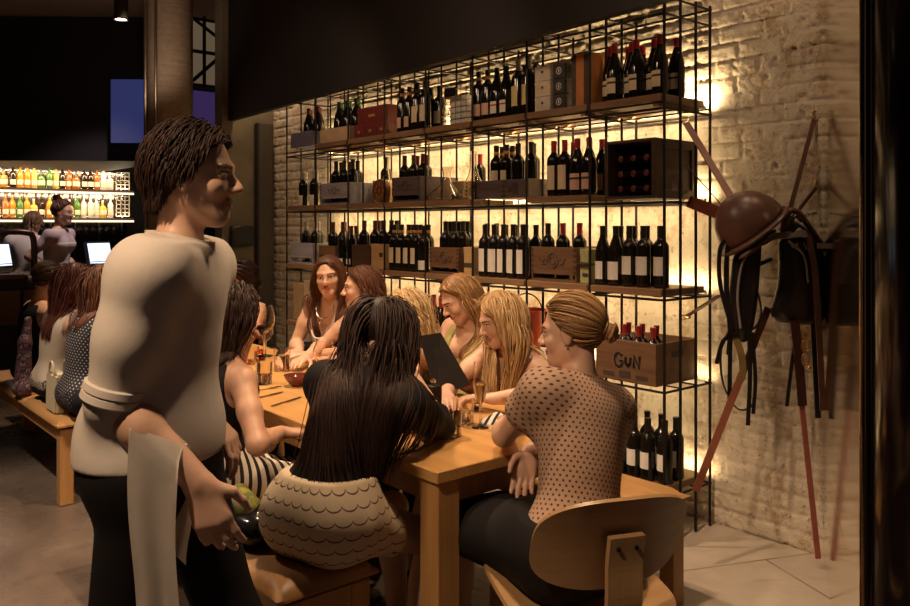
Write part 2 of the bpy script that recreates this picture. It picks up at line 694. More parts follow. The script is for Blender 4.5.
# ================================================================== the steel wine rack
M_STEEL = plain('black_steel', (0.020, 0.016, 0.014), 0.5, 0.6)
M_BOARD = wood('shelf_board_wood', (0.16, 0.085, 0.042), (0.31, 0.185, 0.10), 1.0, 1)
M_CRATE = wood('crate_wood', (0.095, 0.045, 0.022), (0.21, 0.11, 0.055), 1.0, 1, 0.6)
M_CRATE_DK = wood('crate_wood_dark', (0.035, 0.018, 0.012), (0.085, 0.045, 0.028), 1.0, 1, 0.6)
M_CRATE_LT = wood('crate_wood_pale', (0.42, 0.26, 0.11), (0.62, 0.42, 0.20), 1.0, 1, 0.6)
M_CRATE_BL = wood('crate_wood_bluegrey', (0.22, 0.20, 0.24), (0.42, 0.40, 0.46), 1.0, 1, 0.6)
M_CRATE_VI = wood('crate_wood_violetgrey', (0.065, 0.043, 0.048), (0.135, 0.092, 0.095), 1.0, 1, 0.6)

rack = empty('wine_rack', (RACK_X0, RACK_Y0, 0))
tag(rack, 'black steel rod wine rack with wooden boards standing against the brick wall', 'rack')
TOP = 2.60
r_ = 0.0050
post_me = None
for b in range(NBAY + 1):
    for j, x in enumerate((0.0, 0.13, 0.26, 0.385)):
        if post_me is None or j == 0:
            bm = bmesh.new()
            q = 0.0072 if j == 0 else r_
            tube(bm, [(0, 0, 0), (0, 0, TOP)], q, 6)
            me = bm_mesh('post', bm, M_STEEL)
            if j == 0:
                thick = me
            post_me = me
        link_mesh('post', thick if j == 0 else post_me, rack, (x, b * BAY, 0))
L = BAY * NBAY
FRAME_Z = [0.215, 0.715, 1.150, 1.612, 2.055]
for z in FRAME_Z + [2.50, 2.58]:
    bm = bmesh.new()
    for x in (0.0, 0.385):
        tube(bm, [(x, -0.008, z), (x, L + 0.008, z)], 0.0062, 6)
        if z == 2.055:
            tube(bm, [(x, -0.008, z + 0.03), (x, L + 0.008, z + 0.03)], 0.005, 6)
    for b in range(NBAY + 1):
        tube(bm, [(0, b * BAY, z), (0.385, b * BAY, z)], 0.0062, 6)
    obj('shelf_frame', bm, M_STEEL, rack)
    if z < 2.3:
        bm = bmesh.new()
        for b in range(NBAY):
            for x in (0.13, 0.26):
                tube(bm, [(x, b * BAY, z + 0.006), (x, (b + 1) * BAY, z + 0.006)], 0.004, 5)
        obj('shelf_wires', bm, M_STEEL, rack)
no_board = {(1, 0), (3, 0), (4, 7), (3, 2)}
for lv, z in enumerate(LEVEL):
    for b in range(NBAY):
        if (lv, b) in no_board:
            continue
        bm = bmesh.new()
        y0, y1 = b * BAY + 0.012, (b + 1) * BAY - 0.012
        zf = FRAME_Z[lv] + 0.012 - 0.0
        box(bm, -0.012, 0.355, y0, y1, z - 0.034, z, 0.003)
        # the cleats that carry the board on the frame
        for yy in (y0 + 0.02, y1 - 0.05):
            box(bm, 0.0, 0.34, yy, yy + 0.03, zf, z - 0.034)
        obj('shelf_board', bm, M_BOARD, rack, smooth=False)
for lv, z in enumerate(LEVEL):
    bm = bmesh.new()
    box(bm, 0.366, 0.386, 0.02, L - 0.02, z - 0.040, z - 0.022)
    obj('light_rail', bm, plain('aluminium', (0.5, 0.48, 0.45), 0.4, 0.9), rack, smooth=False)

# ------------------------------------------------------------------ bottles
M_GLASS_DK = plain('dark_bottle_glass', (0.010, 0.008, 0.006), 0.08, 0.0, IOR=1.5)
M_GLASS_GR = plain('olive_bottle_glass', (0.045, 0.055, 0.018), 0.08, 0.0, IOR=1.5)
CAPS = {
    'red': plain('capsule_red', (0.38, 0.035, 0.035), 0.35),
    'black': plain('capsule_black', (0.016, 0.013, 0.012), 0.4),
    'maroon': plain('capsule_maroon', (0.10, 0.022, 0.018), 0.4),
    'green': plain('capsule_green', (0.045, 0.11, 0.045), 0.4),
    'silver': plain('capsule_silver', (0.50, 0.47, 0.44), 0.35, 0.5),
    'amber-banded': plain('capsule_black', (0.016, 0.013, 0.012), 0.4),
}
M_AMBERBAND = plain('capsule_amber', (0.60, 0.30, 0.06), 0.4)
LABELS = {
    'cream': plain('label_cream', (0.72, 0.60, 0.42), 0.7, var=0.06),
    'white': plain('label_white', (0.78, 0.73, 0.66), 0.7, var=0.06),
    'pink': plain('label_pink', (0.66, 0.42, 0.34), 0.7, var=0.06),
    'yellow': plain('label_yellow', (0.62, 0.52, 0.24), 0.7, var=0.06),
}
M_LBLBAND = plain('label_dark_print', (0.05, 0.035, 0.03), 0.7)
M_LBLRED = plain('label_red_print', (0.50, 0.06, 0.03), 0.7)
PROF = {
    'claret': [(0, 0.003), (0.033, 0), (0.0372, 0.004), (0.0375, 0.02), (0.0375, 0.192), (0.0355, 0.206), (0.028, 0.219), (0.0185, 0.229), (0.0148, 0.240), (0.0142, 0.252)],
    'burgundy': [(0, 0.003), (0.036, 0), (0.0405, 0.004), (0.041, 0.02), (0.041, 0.150), (0.039, 0.170), (0.033, 0.196), (0.025, 0.220), (0.018, 0.240), (0.0148, 0.255)],
}
NECK = [(0.0142, 0.300), (0.0, 0.300)]
_bcache = {}


def bottle_meshes(shape, cap, lab, h0, h1, band, big):
    key = (shape, cap, lab, h0, h1, band, big)
    if key in _bcache:
        return _bcache[key]
    s = big
    bm = bmesh.new()
    lathe(bm, [(r * s, z * s) for r, z in PROF[shape] + [(0.0138, 0.296), (0, 0.296)]], 20)
    body = bm_mesh('wine_bottle', bm, M_GLASS_DK, angle=50)
    bm = bmesh.new()
    lathe(bm, [(0.0155 * s, 0.236 * s if shape == 'claret' else 0.250 * s), (0.0153 * s, 0.282 * s), (0.0162 * s, 0.284 * s), (0.0162 * s, 0.299 * s), (0.012 * s, 0.301 * s), (0, 0.301 * s)], 16)
    if cap == 'amber-banded':
        lathe(bm, [(0.0158 * s, 0.246 * s), (0.0166 * s, 0.247 * s), (0.0166 * s, 0.262 * s), (0.0158 * s, 0.263 * s)], 16, mat=1)
    capm = bm_mesh('capsule', bm, [CAPS[cap], M_AMBERBAND])
    labm = None
    if lab:
        bm = bmesh.new()
        R = (0.0375 if shape == 'claret' else 0.041) * s + 0.0006
        seg, a0, a1 = 14, math.radians(-78), math.radians(78)
        zs = [h0, h1] if band is None else [h0, h0 + (h1 - h0) * 0.62, h0 + (h1 - h0) * 0.76, h1]
        rows = [[bm.verts.new((-R * math.cos(a0 + (a1 - a0) * k / seg), R * math.sin(a0 + (a1 - a0) * k / seg), z * s)) for k in range(seg + 1)] for z in zs]
        for q, (A_, B_) in enumerate(zip(rows, rows[1:])):
            for k in range(seg):
                f = bm.faces.new((A_[k], B_[k], B_[k + 1], A_[k + 1]))
                f.material_index = 1 if q == 1 else 0
        labm = bm_mesh('paper_label', bm, [LABELS[lab], M_LBLRED if band == 'red' else M_LBLBAND])
    _bcache[key] = (body, capm, labm)
    return _bcache[key]


def bottle(x, y, z, label, group, shape='claret', cap='black', lab='cream', h0=0.045, h1=0.135, band=None, big=1.0, rot=0.0):
    body, capm, labm = bottle_meshes(shape, cap, lab, h0, h1, band, big)
    b = link_mesh('wine_bottle', body, None, (x, y, z), (0, 0, rot))
    tag(b, label, 'bottle', group)
    link_mesh('capsule', capm, b)
    if labm:
        link_mesh('paper_label', labm, b)
    return b


def row(z, xs, ys, what, where, group, turn=-0.55, **kw):
    """A run of bottles; each is labelled by its place counted from the saddle end."""
    n = len(ys)
    for i, y in enumerate(ys):
        x = xs[i] if isinstance(xs, (list, tuple)) else xs
        if n == 1:
            lb = f'{what} {where}'
        elif n == 2:
            lb = f'{what}, {"nearer" if i == 0 else "farther"} of two {where}'
        else:
            lb = f'{what}, {ordinal(i)} from saddle end {where}'
        bottle(x, y, z + 0.001, lb, group, rot=turn + rnd.uniform(-0.25, 0.25), **kw)
# ================================================================== what stands on the rack
S1, S2, S3, S4, S5 = LEVEL
XF = 3.272


def zig(n, y0, pitch, x=XF, dx=0.055):
    """Staggered places along the shelf, nearest the saddle first."""
    return [x + (dx if i % 2 else 0) for i in range(n)], [y0 + i * pitch for i in range(n)]


def crate(name, y0, y1, z, h, label, mat, x0=3.245, depth=0.33, front=(0.0, 1.0), group=None, motif=None, dovetail=True, slot=False, th=0.012):
    """Open-topped wooden case; its long side faces the room. front = the share of its height the front board covers."""
    w = y1 - y0
    name = 'carton' if name in ('blue_case', 'white_case') else 'wooden_crate'
    r = empty(name, (x0, (y0 + y1) / 2, z + 0.0012))
    tag(r, label, 'crate', group)
    bm = bmesh.new()
    box(bm, 0, depth, -w / 2, w / 2, 0, th)
    obj('bottom', bm, mat, r, smooth=False)
    for s in (-1, 1):
        bm = bmesh.new()
        ya, yb = (s * w / 2 - s * th, s * w / 2)
        box(bm, 0, depth, min(ya, yb), max(ya, yb), th, h, 0.002)
        if slot:
            box(bm, depth * 0.36, depth * 0.64, min(s * w / 2, s * (w / 2 + 0.0015)), max(s * w / 2, s * (w / 2 + 0.0015)), h * 0.62, h * 0.78, mat=1)
        obj('side_panel', bm, [mat, M_LBLBAND], r, smooth=False)
    bm = bmesh.new()
    box(bm, depth - th, depth, -w / 2 + th, w / 2 - th, th, h, 0.002)
    obj('back_panel', bm, mat, r, smooth=False)
    bm = bmesh.new()
    za, zb = h * front[0], h * front[1]
    box(bm, -0.002, th, -w / 2 - 0.001, w / 2 + 0.001, max(za, 0.001), zb, 0.002)
    if dovetail:
        k = max(3, int((zb - za) / 0.025))
        for i in range(k):
            zz = za + (zb - za) * (i + 0.25) / k
            for s in (-1, 1):
                box(bm, -0.0035, 0.0, s * (w / 2 - 0.010) - 0.010, s * (w / 2 - 0.010) + 0.010, zz, zz + (zb - za) * 0.45 / k, mat=1)
    fp = obj('front_panel', bm, [mat, M_CRATE_DK], r, smooth=False)
    if motif:
        bm = bmesh.new()
        motif(bm, w, za, zb)
        obj('printed_mark', bm, M_LBLBAND, r)
    return r


def seal_mark(bm, w, za, zb):
    """A roundel with scrolls either side, burnt into the board."""
    zc, R = (za + zb) / 2, (zb - za) * 0.26
    x = -0.0045
    ring = lambda cy, rr, n=20: [(x, cy + rr * math.cos(2 * math.pi * k / n), zc + rr * math.sin(2 * math.pi * k / n)) for k in range(n)]
    tube(bm, ring(0, R), 0.0022, 4, closed=True)
    tube(bm, ring(0, R * 0.55), 0.002, 4, closed=True)
    for s in (-1, 1):
        tube(bm, [(x, s * (R + 0.01 + 0.05 * q), zc + 0.012 * math.sin(q * 9)) for q in (i / 12 for i in range(13))], 0.002, 4)
        tube(bm, [(x, s * (R + 0.01 + 0.03 * q), zc - 0.02) for q in (0, 1)], 0.002, 4)


def carton(name, x0, x1, y0, y1, z0, z1, label, mat, group=None, extra=None, cat='box'):
    r = empty(name, ((x0 + x1) / 2, (y0 + y1) / 2, z0 + 0.0012))
    tag(r, label, cat, group)
    hx, hy, h = (x1 - x0) / 2, (y1 - y0) / 2, z1 - z0
    bm = bmesh.new()
    box(bm, -hx, hx, -hy, hy, 0, h * 0.985, 0.003)
    obj('body', bm, mat, r, smooth=False)
    bm = bmesh.new()
    box(bm, -hx - 0.001, hx + 0.001, -hy - 0.001, hy + 0.001, h * 0.80, h, 0.002)
    obj('lid', bm, mat, r, smooth=False)
    if extra:
        extra(r, hx, hy, h)
    return r


def badge(mat, ring=None, ry=0.5, rz=0.35, zc=0.42):
    def f(r, hx, hy, h):
        bm = bmesh.new()
        box(bm, -hx - 0.003, -hx - 0.0005, -hy * ry, hy * ry, h * (zc - rz / 2), h * (zc + rz / 2), mat=0)
        if ring:
            n, R = 18, min(hy, h / 2) * 0.42
            tube(bm, [(-hx - 0.004, R * math.cos(2 * math.pi * k / n), h * zc + R * math.sin(2 * math.pi * k / n)) for k in range(n)], 0.0025, 4, mat=1, closed=True)
            box(bm, -hx - 0.0045, -hx - 0.003, -0.004, 0.004, h * zc - R * 0.5, h * zc + R * 0.5, mat=1)
        obj('printed_mark', bm, [mat, ring or mat], r, smooth=False)
    return f


M_WHITECARD = plain('white_card', (0.60, 0.52, 0.42), 0.7)
M_REDCARD = plain('red_card', (0.17, 0.024, 0.020), 0.5)
M_BROWNCARD = plain('brown_card', (0.38, 0.25, 0.13), 0.75)
M_BLUECARD = plain('blue_grey_card', (0.15, 0.15, 0.23), 0.7)
M_BLACKCARD = plain('black_card', (0.022, 0.020, 0.020), 0.5)
M_ORANGE = plain('orange_card', (0.50, 0.19, 0.045), 0.6)

# ---- top shelf
xs, ys = zig(7, 2.30, 0.069)
xs[0] = 3.40
row(S5, [3.395] + [XF + (0.05 if i % 2 else 0) for i in range(6)], [2.308] + [2.318 + 0.068 * i for i in range(6)], 'red-capped burgundy bottle', 'in front on the top shelf',
    'red-capped burgundy bottles on the top shelf', shape='burgundy', cap='red', lab='cream', h0=0.04, h1=0.12, band='dark', big=0.97)
row(S5, 3.41, [2.43, 2.52, 2.61], 'burgundy bottle with red capsule', 'in the top shelf back line',
    'red-capped bottles behind the front row of the top shelf', shape='burgundy', cap='red', lab='cream', h0=0.04, h1=0.12, band='dark', big=0.97)


def stripe(r, hx, hy, h):
    bm = bmesh.new()
    box(bm, -hx - 0.003, -hx, -hy * 0.3, hy * 0.45, 0, h)
    box(bm, -hx, hx, -hy - 0.003, -hy, 0, h * 0.99)
    obj('orange_wrap', bm, M_ORANGE, r, smooth=False)


carton('upright_gift_box', 3.25, 3.36, 2.725, 2.86, S5, S5 + 0.272, 'tall dark gift box with an orange band on the top shelf', M_CRATE_DK, extra=stripe)
for k in range(3):
    carton('gift_box', 3.25, 3.36, 2.90, 2.99, S5 + 0.083 * k, S5 + 0.083 * (k + 1) - 0.002,
           f'small black box with a round white crest, {("bottom", "middle", "top")[k]} one of its stack', M_BLACKCARD, 'black crested boxes stacked on the top shelf', badge(M_BLACKCARD, LABELS['white'], 0.9, 0.8, 0.5))
    carton('white_box', 3.26, 3.38, 3.02, 3.135, S5 + 0.085 * k, S5 + 0.085 * (k + 1) - 0.002,
           f'small white box with a dark emblem, {("bottom", "middle", "top")[k]} one of its stack on the top shelf', M_WHITECARD, 'white boxes stacked on the top shelf', badge(M_LBLBAND, None, 0.12, 0.16, 0.6))
row(S5, 3.28, [3.20, 3.283], 'large silver-capped bottle with cream label', 'beside the white boxes', 'silver-capped bottles on the top shelf', cap='silver', lab='yellow', h0=0.05, h1=0.155, big=1.08)
row(S5, 3.39, [3.25, 3.335], 'dark unlabelled claret bottle', 'behind the silver-capped pair on the top shelf', 'dark bottles at the back of the top shelf', cap='black', lab=None, big=1.03)
row(S5, 3.275, [3.375, 3.455], 'burgundy bottle with a white label printed in red', 'on the top shelf', 'red and white labelled bottles on the top shelf', shape='burgundy', cap='black', lab='white', h0=0.03, h1=0.10, band='red')
row(S5, 3.275, [3.535, 3.614], 'claret bottle with amber neck band and pink label', 'by the wire basket', 'amber-necked bottles next to the wire basket', cap='amber-banded', lab='pink', h0=0.03, h1=0.10)

# wire basket with a tin handle plate
wb = empty('wire_basket', (3.43, 3.833, S5 + 0.0012))
tag(wb, 'open wire basket standing on the top shelf beside the amber-necked bottles', 'basket')
bm = bmesh.new()
hx, hy, h = 0.13, 0.175, 0.27
for k in range(8):
    z = 0.004 + (h - 0.008) * k / 7
    tube(bm, [(-hx, -hy, z), (hx, -hy, z), (hx, hy, z), (-hx, hy, z)], 0.0022 if 0 < k < 7 else 0.0035, 5, closed=True)
for k in range(8):
    y = -hy + 2 * hy * k / 7
    for x in (-hx, hx):
        tube(bm, [(x, y, 0), (x, y, h)], 0.0022, 5)
    tube(bm, [(-hx, y, 0.003), (hx, y, 0.003)], 0.0022, 5)
for k in range(1, 6):
    x = -hx + 2 * hx * k / 6
    for y in (-hy, hy):
        tube(bm, [(x, y, 0), (x, y, h)], 0.0022, 5)
obj('wire_cage', bm, plain('galvanised_wire', (0.30, 0.27, 0.23), 0.4, 0.8), wb)
bm = bmesh.new()
box(bm, -hx - 0.006, -hx - 0.002, 0.02, 0.13, 0.19, 0.245, 0.002)
obj('name_plate', bm, M_STEEL, wb)
bm = bmesh.new()
box(bm, -0.08, 0.08, 0.0, 0.15, 0.006, 0.20, 0.004)
pc = obj('paper_bag', bm, LABELS['white'], None, (3.44, 3.833, S5 + 0.002), smooth=False)
tag(pc, 'white paper parcel standing inside the wire basket', 'parcel')

row(S5, [3.275, 3.275, 3.33, 3.275, 3.33], [4.13, 4.21, 4.165, 4.30, 4.255][0:1] + [4.215], 'black-capped claret bottle with cream label', 'between basket and red boxes', 'cream-labelled bottles by the wire basket', cap='black', lab='cream', h0=0.05, h1=0.15, big=1.05)
row(S5, 3.40, [4.14, 4.225, 4.31], 'dark claret bottle', 'at the back between basket and red boxes', 'dark bottles behind the cream-labelled pair', cap='black', lab='cream', h0=0.05, h1=0.13)
row(S5, 3.275, [4.30, 4.38], 'claret bottle with amber neck band and pink label', 'by the red boxes', 'amber-necked bottles by the red boxes', cap='amber-banded', lab='pink', h0=0.03, h1=0.10)

gm = badge(plain('gilt_print', (0.55, 0.36, 0.14), 0.4, 0.3), None, 0.22, 0.16, 0.45)
for k, (a, b_) in enumerate(((4.53, 4.65), (4.66, 4.79), (4.80, 4.93))):
    carton('red_box', 3.25, 3.44, a, b_, S5, S5 + 0.10, f'small red gift box, {ORD[k]} of three from the saddle end under the larger red box', M_REDCARD, 'small red boxes on the top shelf', gm)
carton('large_red_box', 3.26, 3.46, 4.535, 4.90, S5 + 0.10, S5 + 0.215, 'larger red gift box with a gilt mark lying on three small ones', M_REDCARD, None, gm)

M_CARTON = plain('bleached_carton', (0.58, 0.42, 0.27), 0.7)
crate('white_case', 4.975, 5.385, S5, 0.105, 'pale open carton holding green-capped bottles on the top shelf', M_CARTON, dovetail=False, depth=0.27)
row(S5 + 0.0145, [3.33, 3.39, 3.33, 3.39, 3.33, 3.39], [5.02 + 0.058 * i for i in range(6)], 'burgundy bottle with green capsule', 'in the pale carton', 'green-capped bottles in the pale carton', shape='burgundy', cap='green', lab=None)
crate('blue_case', 5.50, 5.84, FRAME_Z[4] + 0.071, 0.115, 'blue-grey open carton holding red-capped bottles at the far end of the top shelf', M_BLUECARD, dovetail=False, depth=0.28)
row(FRAME_Z[4] + 0.0855, [3.33, 3.39, 3.33, 3.39], [5.56 + 0.072 * i for i in range(4)], 'burgundy bottle with dull red capsule', 'in the blue-grey carton', 'red-capped bottles in the blue-grey carton', shape='burgundy', cap='maroon', lab=None)

# ---- second shelf from the top
# big dark case on its side, open towards the room
bc = empty('open_case', (3.24, 2.475, 1.634))
tag(bc, 'large dark wooden case lying on its side full of bottles beside the saddle', 'crate')
w, d, h = 0.29, 0.355, 0.29
bm = bmesh.new()
box(bm, 0, d, -w / 2, w / 2, 0, 0.014)
obj('bottom', bm, M_CRATE_DK, bc, smooth=False)
bm = bmesh.new()
box(bm, 0, d, -w / 2, w / 2, h - 0.014, h)
obj('top', bm, M_CRATE_DK, bc, smooth=False)
for s in (-1, 1):
    bm = bmesh.new()
    ya, yb = sorted((s * w / 2, s * (w / 2 - 0.014)))
    box(bm, 0, d, ya, yb, 0.014, h - 0.014)
    ya, yb = sorted((s * w / 2, s * (w / 2 + 0.010)))
    box(bm, 0, 0.05, ya, yb, 0, h, 0.002)
    box(bm, d - 0.05, d, ya, yb, 0, h, 0.002)
    box(bm, 0.05, d - 0.05, ya, yb, 0, 0.045, 0.002)
    box(bm, 0.05, d - 0.05, ya, yb, h - 0.045, h, 0.002)
    obj('side_panel', bm, M_CRATE_DK, bc, smooth=False)
bm = bmesh.new()
box(bm, d - 0.012, d, -w / 2 + 0.014, w / 2 - 0.014, 0.014, h - 0.014)
obj('back_panel', bm, M_CRATE_DK, bc, smooth=False)
i = 0
for rw in range(3):
    for cl in range(3):
        body, capm, labm = bottle_meshes('claret', 'maroon', 'white', 0.05, 0.13, None, 0.97)
        o = link_mesh('wine_bottle', body, None, (3.56, 2.475 + (cl - 1) * 0.078, 1.632 + 0.052 + rw * 0.0755), (0, math.radians(-90), 0))
        tag(o, f'bottle lying in the big dark case, {("bottom", "middle", "upper")[rw]} layer, {ORD[cl]} from the saddle end', 'bottle', 'bottles lying in the big dark case')
        link_mesh('capsule', capm, o)

row(S4, XF, [2.755, 2.835], 'burgundy bottle with red capsule and pink label', 'beside the dark case', 'pink-labelled bottles by the big dark case', shape='burgundy', cap='red', lab='pink', h0=0.03, h1=0.115, band='dark')
row(S4, 3.40, [2.775, 2.86], 'red-capped burgundy bottle', 'in back beside the dark case', 'red-capped bottles at the back next to the big dark case', shape='burgundy', cap='red', lab='pink', h0=0.03, h1=0.115)
row(S4, XF, [2.925, 3.003], 'red-capped claret bottle with tall cream label', 'on the second shelf down', 'tall-labelled bottles on the second shelf down', cap='red', lab='cream', h0=0.035, h1=0.165)
bottle(3.39, 2.965, S4 + 0.001, 'olive glass bottle behind the two tall cream labels', None, cap='red', lab=None)

crate('violet_case', 3.168, 3.36, S4, 0.105, 'low violet-grey wooden case with a round stud on its front', M_CRATE_VI, motif=lambda bm, w, za, zb: (ball(bm, (-0.006, 0.05, (za + zb) / 2), (0.006, 0.02, 0.02)), box(bm, -0.004, -0.002, -0.012, 0.03, za + 0.02, zb - 0.02)))
row(S4 + 0.0145, [3.31, 3.38, 3.31], [3.21, 3.26, 3.315], 'dark claret bottle', 'in the violet-grey case with the stud', 'bottles in the studded case', cap='black', lab=None)
crate('lettered_case', 3.365, 3.60, S4, 0.105, 'low violet-grey wooden case with faint lettering', M_CRATE_VI, motif=lambda bm, w, za, zb: [tube(bm, [(-0.004, y, za + 0.04), (-0.004, y + 0.012, za + 0.06), (-0.004, y + 0.02, za + 0.045)], 0.0018, 4) for y in (-0.08, -0.05, -0.02, 0.01, 0.04, 0.07)])
row(S4 + 0.0145, [3.31, 3.385, 3.46] * 3, [3.41 + 0.029 * i for i in range(6)], 'claret bottle with amber neck band', 'in the faintly lettered case', 'amber-necked bottles in the lettered case', cap='amber-banded', lab='cream', h0=0.09, h1=0.15)

# decanters and what stands behind them
M_CLEAR = glass('clear_glass', (1.0, 0.96, 0.90))


def decanter(name, x, y, z, prof, label, th=0.003):
    bm = bmesh.new()
    inner = [(max(r - th, 0.0), zz + (th if i == 0 else 0)) for i, (r, zz) in enumerate(prof)]
    lathe(bm, prof + [(r, zz) for r, zz in reversed(inner)], 32)
    return tag(obj(name, bm, M_CLEAR, None, (x, y, z)), label, 'decanter')


decanter('wide_decanter', 3.33, 3.98, S4 + 0.001, [(0, 0), (0.10, 0.0), (0.125, 0.012), (0.128, 0.03), (0.10, 0.055), (0.055, 0.09), (0.030, 0.12), (0.024, 0.15), (0.026, 0.19), (0.034, 0.215)],
         'wide flat-bottomed glass decanter beside the tall carafe')
decanter('tall_carafe', 3.34, 3.735, S4 + 0.001, [(0, 0), (0.05, 0), (0.072, 0.02), (0.075, 0.05), (0.060, 0.10), (0.035, 0.15), (0.022, 0.20), (0.019, 0.27), (0.024, 0.30)],
         'tall slender glass carafe beside the wide decanter')
decanter('swan_decanter', 3.40, 4.735, S4 + 0.001, [(0, 0), (0.10, 0), (0.118, 0.015), (0.118, 0.035), (0.09, 0.075), (0.05, 0.12), (0.026, 0.17), (0.018, 0.24), (0.022, 0.31), (0.028, 0.335)],
         'long-necked glass decanter standing by the carved wooden disc')
crate('pale_case', 3.90, 4.05, S4, 0.13, 'pale wooden case standing behind the wide decanter', M_CRATE_LT, x0=3.43, depth=0.15, slot=True)
bottle(3.50, 3.85, S4 + 0.001, 'red-capped bottle seen behind the wide decanter', None, cap='red', lab=None)
crate('stamped_case', 4.15, 4.455, S4 + 0.0, 0.165, 'brown wooden case with a stamped seal next to the wide decanter', M_CRATE_VI, front=(0.25, 1.0), motif=seal_mark)
row(S4 + 0.0145, [3.31, 3.38, 3.31, 3.38, 3.31], [4.20 + 0.05 * i for i in range(5)], 'claret bottle with dull red capsule', 'in the stamped case', 'bottles in the stamped case on the second shelf down', cap='maroon', lab='white', h0=0.03, h1=0.10)
# carved disc
cd = empty('carved_disc', (3.262, 4.60, S4 + 0.084))
tag(cd, 'round carved wooden disc leaning on edge beside the stamped case', 'ornament')
bm = bmesh.new()
Mx = Matrix.Rotation(math.radians(90), 4, 'Y')
lathe(bm, [(0, -0.02), (0.08, -0.02), (0.082, 0), (0.08, 0.02), (0, 0.02)], 32, M=Mx)
obj('disc', bm, plain('carved_wood', (0.30, 0.13, 0.05), 0.5), cd)
bm = bmesh.new()
for q in range(8):
    a = q * math.pi / 4
    c = [(-0.022, 0.045 * math.cos(a) + 0.018 * math.cos(t_), 0.045 * math.sin(a) + 0.018 * math.sin(t_)) for t_ in (i * math.pi / 6 for i in range(12))]
    tube(bm, c, 0.004, 5, closed=True)
tube(bm, [(-0.022, 0.02 * math.cos(t_), 0.02 * math.sin(t_)) for t_ in (i * math.pi / 6 for i in range(12))], 0.005, 5, closed=True)
tube(bm, [(-0.021, 0.075 * math.cos(t_), 0.075 * math.sin(t_)) for t_ in (i * math.pi / 12 for i in range(24))], 0.005, 5, closed=True)
obj('carving', bm, plain('carving_dark', (0.12, 0.05, 0.02), 0.5), cd)
crate('handled_case', 4.815, 4.948, S4, 0.175, 'pale wooden case with a dark handle slot behind the long-necked decanter', M_CRATE_LT, x0=3.43, depth=0.15,
      motif=lambda bm, w, za, zb: box(bm, -0.004, -0.001, -0.03, 0.03, zb * 0.45, zb * 0.62))
row(S4 + 0.0145, 3.50, [4.88], 'claret bottle with black capsule', 'standing in the pale case with the handle slot', 'bottles in the handled case', cap='black', lab=None, big=1.1)
crate('bluish_case', 4.985, 5.395, S4, 0.16, 'pale blue-grey wooden case with a faded stamp on the second shelf down', M_CRATE_BL, front=(0.28, 1.0), motif=seal_mark, x0=3.25)
row(S4 + 0.0145, [3.32, 3.40] * 4, [5.05 + 0.057 * i for i in range(6)], 'claret bottle with black capsule', 'in the blue-grey stamped case', 'bottles in the blue-grey case on the second shelf down', cap='black', lab='white', h0=0.03, h1=0.09, big=1.05)
row(FRAME_Z[3] + 0.02, [3.28, 3.35, 3.28, 3.35], [5.53 + 0.085 * i for i in range(4)], 'claret bottle with silver capsule and white label', 'at the far end', 'silver-capped bottles at the far end', cap='silver', lab='white', h0=0.03, h1=0.11)

# ---- middle shelf
row(S3, [3.30, 3.28, 3.275], [2.33, 2.42, 2.50], 'claret bottle with white label and black capsule', 'on the middle shelf', 'white-labelled bottles on the middle shelf', cap='black', lab='white', h0=0.06, h1=0.15)
row(S3, 3.275, [2.585, 2.667], 'burgundy bottle with pale label', 'beside the white-labelled three', 'sloping-shouldered bottles on the middle shelf', shape='burgundy', cap='black', lab='white', h0=0.03, h1=0.12)
row(S3, 3.39, [2.40, 2.48, 2.56, 2.645], 'dark claret bottle', 'in the middle shelf back line near it', 'back row bottles at the saddle end of the middle shelf', cap='black', lab='yellow', h0=0.06, h1=0.15)


def knife(r, hx, hy, h):
    bm = bmesh.new()
    tube(bm, [(-hx - 0.006, 0.055, h * 0.55), (-hx - 0.012, 0.02, h * 0.57), (-hx - 0.012, -0.03, h * 0.56), (-hx - 0.006, -0.07, h * 0.57)], [0.003, 0.010, 0.009, 0.004], 8)
    obj('dark_emblem', bm, M_LBLBAND, r)
    bm = bmesh.new()
    box(bm, -hx - 0.003, -hx, -hy * 0.5, hy * 0.5, h * 0.2, h * 0.3)
    obj('printed_mark', bm, M_LBLBAND, r)


carton('green_tin', 3.25, 3.40, 2.725, 2.80, S3, S3 + 0.18, 'pale green tin box with a dark emblem on the middle shelf', plain('pale_green_tin', (0.42, 0.42, 0.20), 0.5), extra=knife)
crate('brown_case', 2.82, 3.148, S3 + 0.0, 0.185, 'brown wooden case with a round seal next to the pale green tin', M_CRATE, motif=seal_mark, front=(0.2, 1.0))
row(S3 + 0.0145, [3.33, 3.40, 3.33], [2.87, 2.93, 2.99], 'claret bottle with red capsule', 'in the brown case', 'red-capped bottles in the brown case', cap='red', lab='white', h0=0.02, h1=0.08)
row(S3 + 0.0145, [3.40, 3.33], [3.05, 3.10], 'claret bottle with black capsule', 'in the brown case by the green tin', 'black-capped bottles in the brown case', cap='black', lab='white', h0=0.02, h1=0.08)
row(S3, [3.275] * 5 + [3.275], [3.24 + 0.0795 * i for i in range(5)], 'claret bottle with tall white label', 'on the middle shelf', 'tall white labels on the middle shelf', cap='black', lab='white', h0=0.03, h1=0.16, big=1.03)
row(S3, 3.38, [3.24 + 0.083 * i for i in range(5)], 'dark claret bottle', 'behind the tall white labels', 'bottles behind the tall white labels', cap='black', lab=None, big=1.02)
carton('light_wood_box', 3.26, 3.42, 3.655, 3.735, S3, S3 + 0.17, 'narrow pale wooden box with a dark band on the middle shelf', M_CRATE_LT, extra=lambda r, hx, hy, h: obj('dark_band', (lambda b: (box(b, -hx - 0.003, -hx, -hy, hy, h * 0.28, h * 0.44), b)[1])(bmesh.new()), M_LBLBAND, r, smooth=False))
row(S3, 3.47, [3.665, 3.75], 'black-capped claret bottle', 'behind the narrow pale box', 'bottles behind the narrow pale box', cap='black', lab=None, big=1.05)
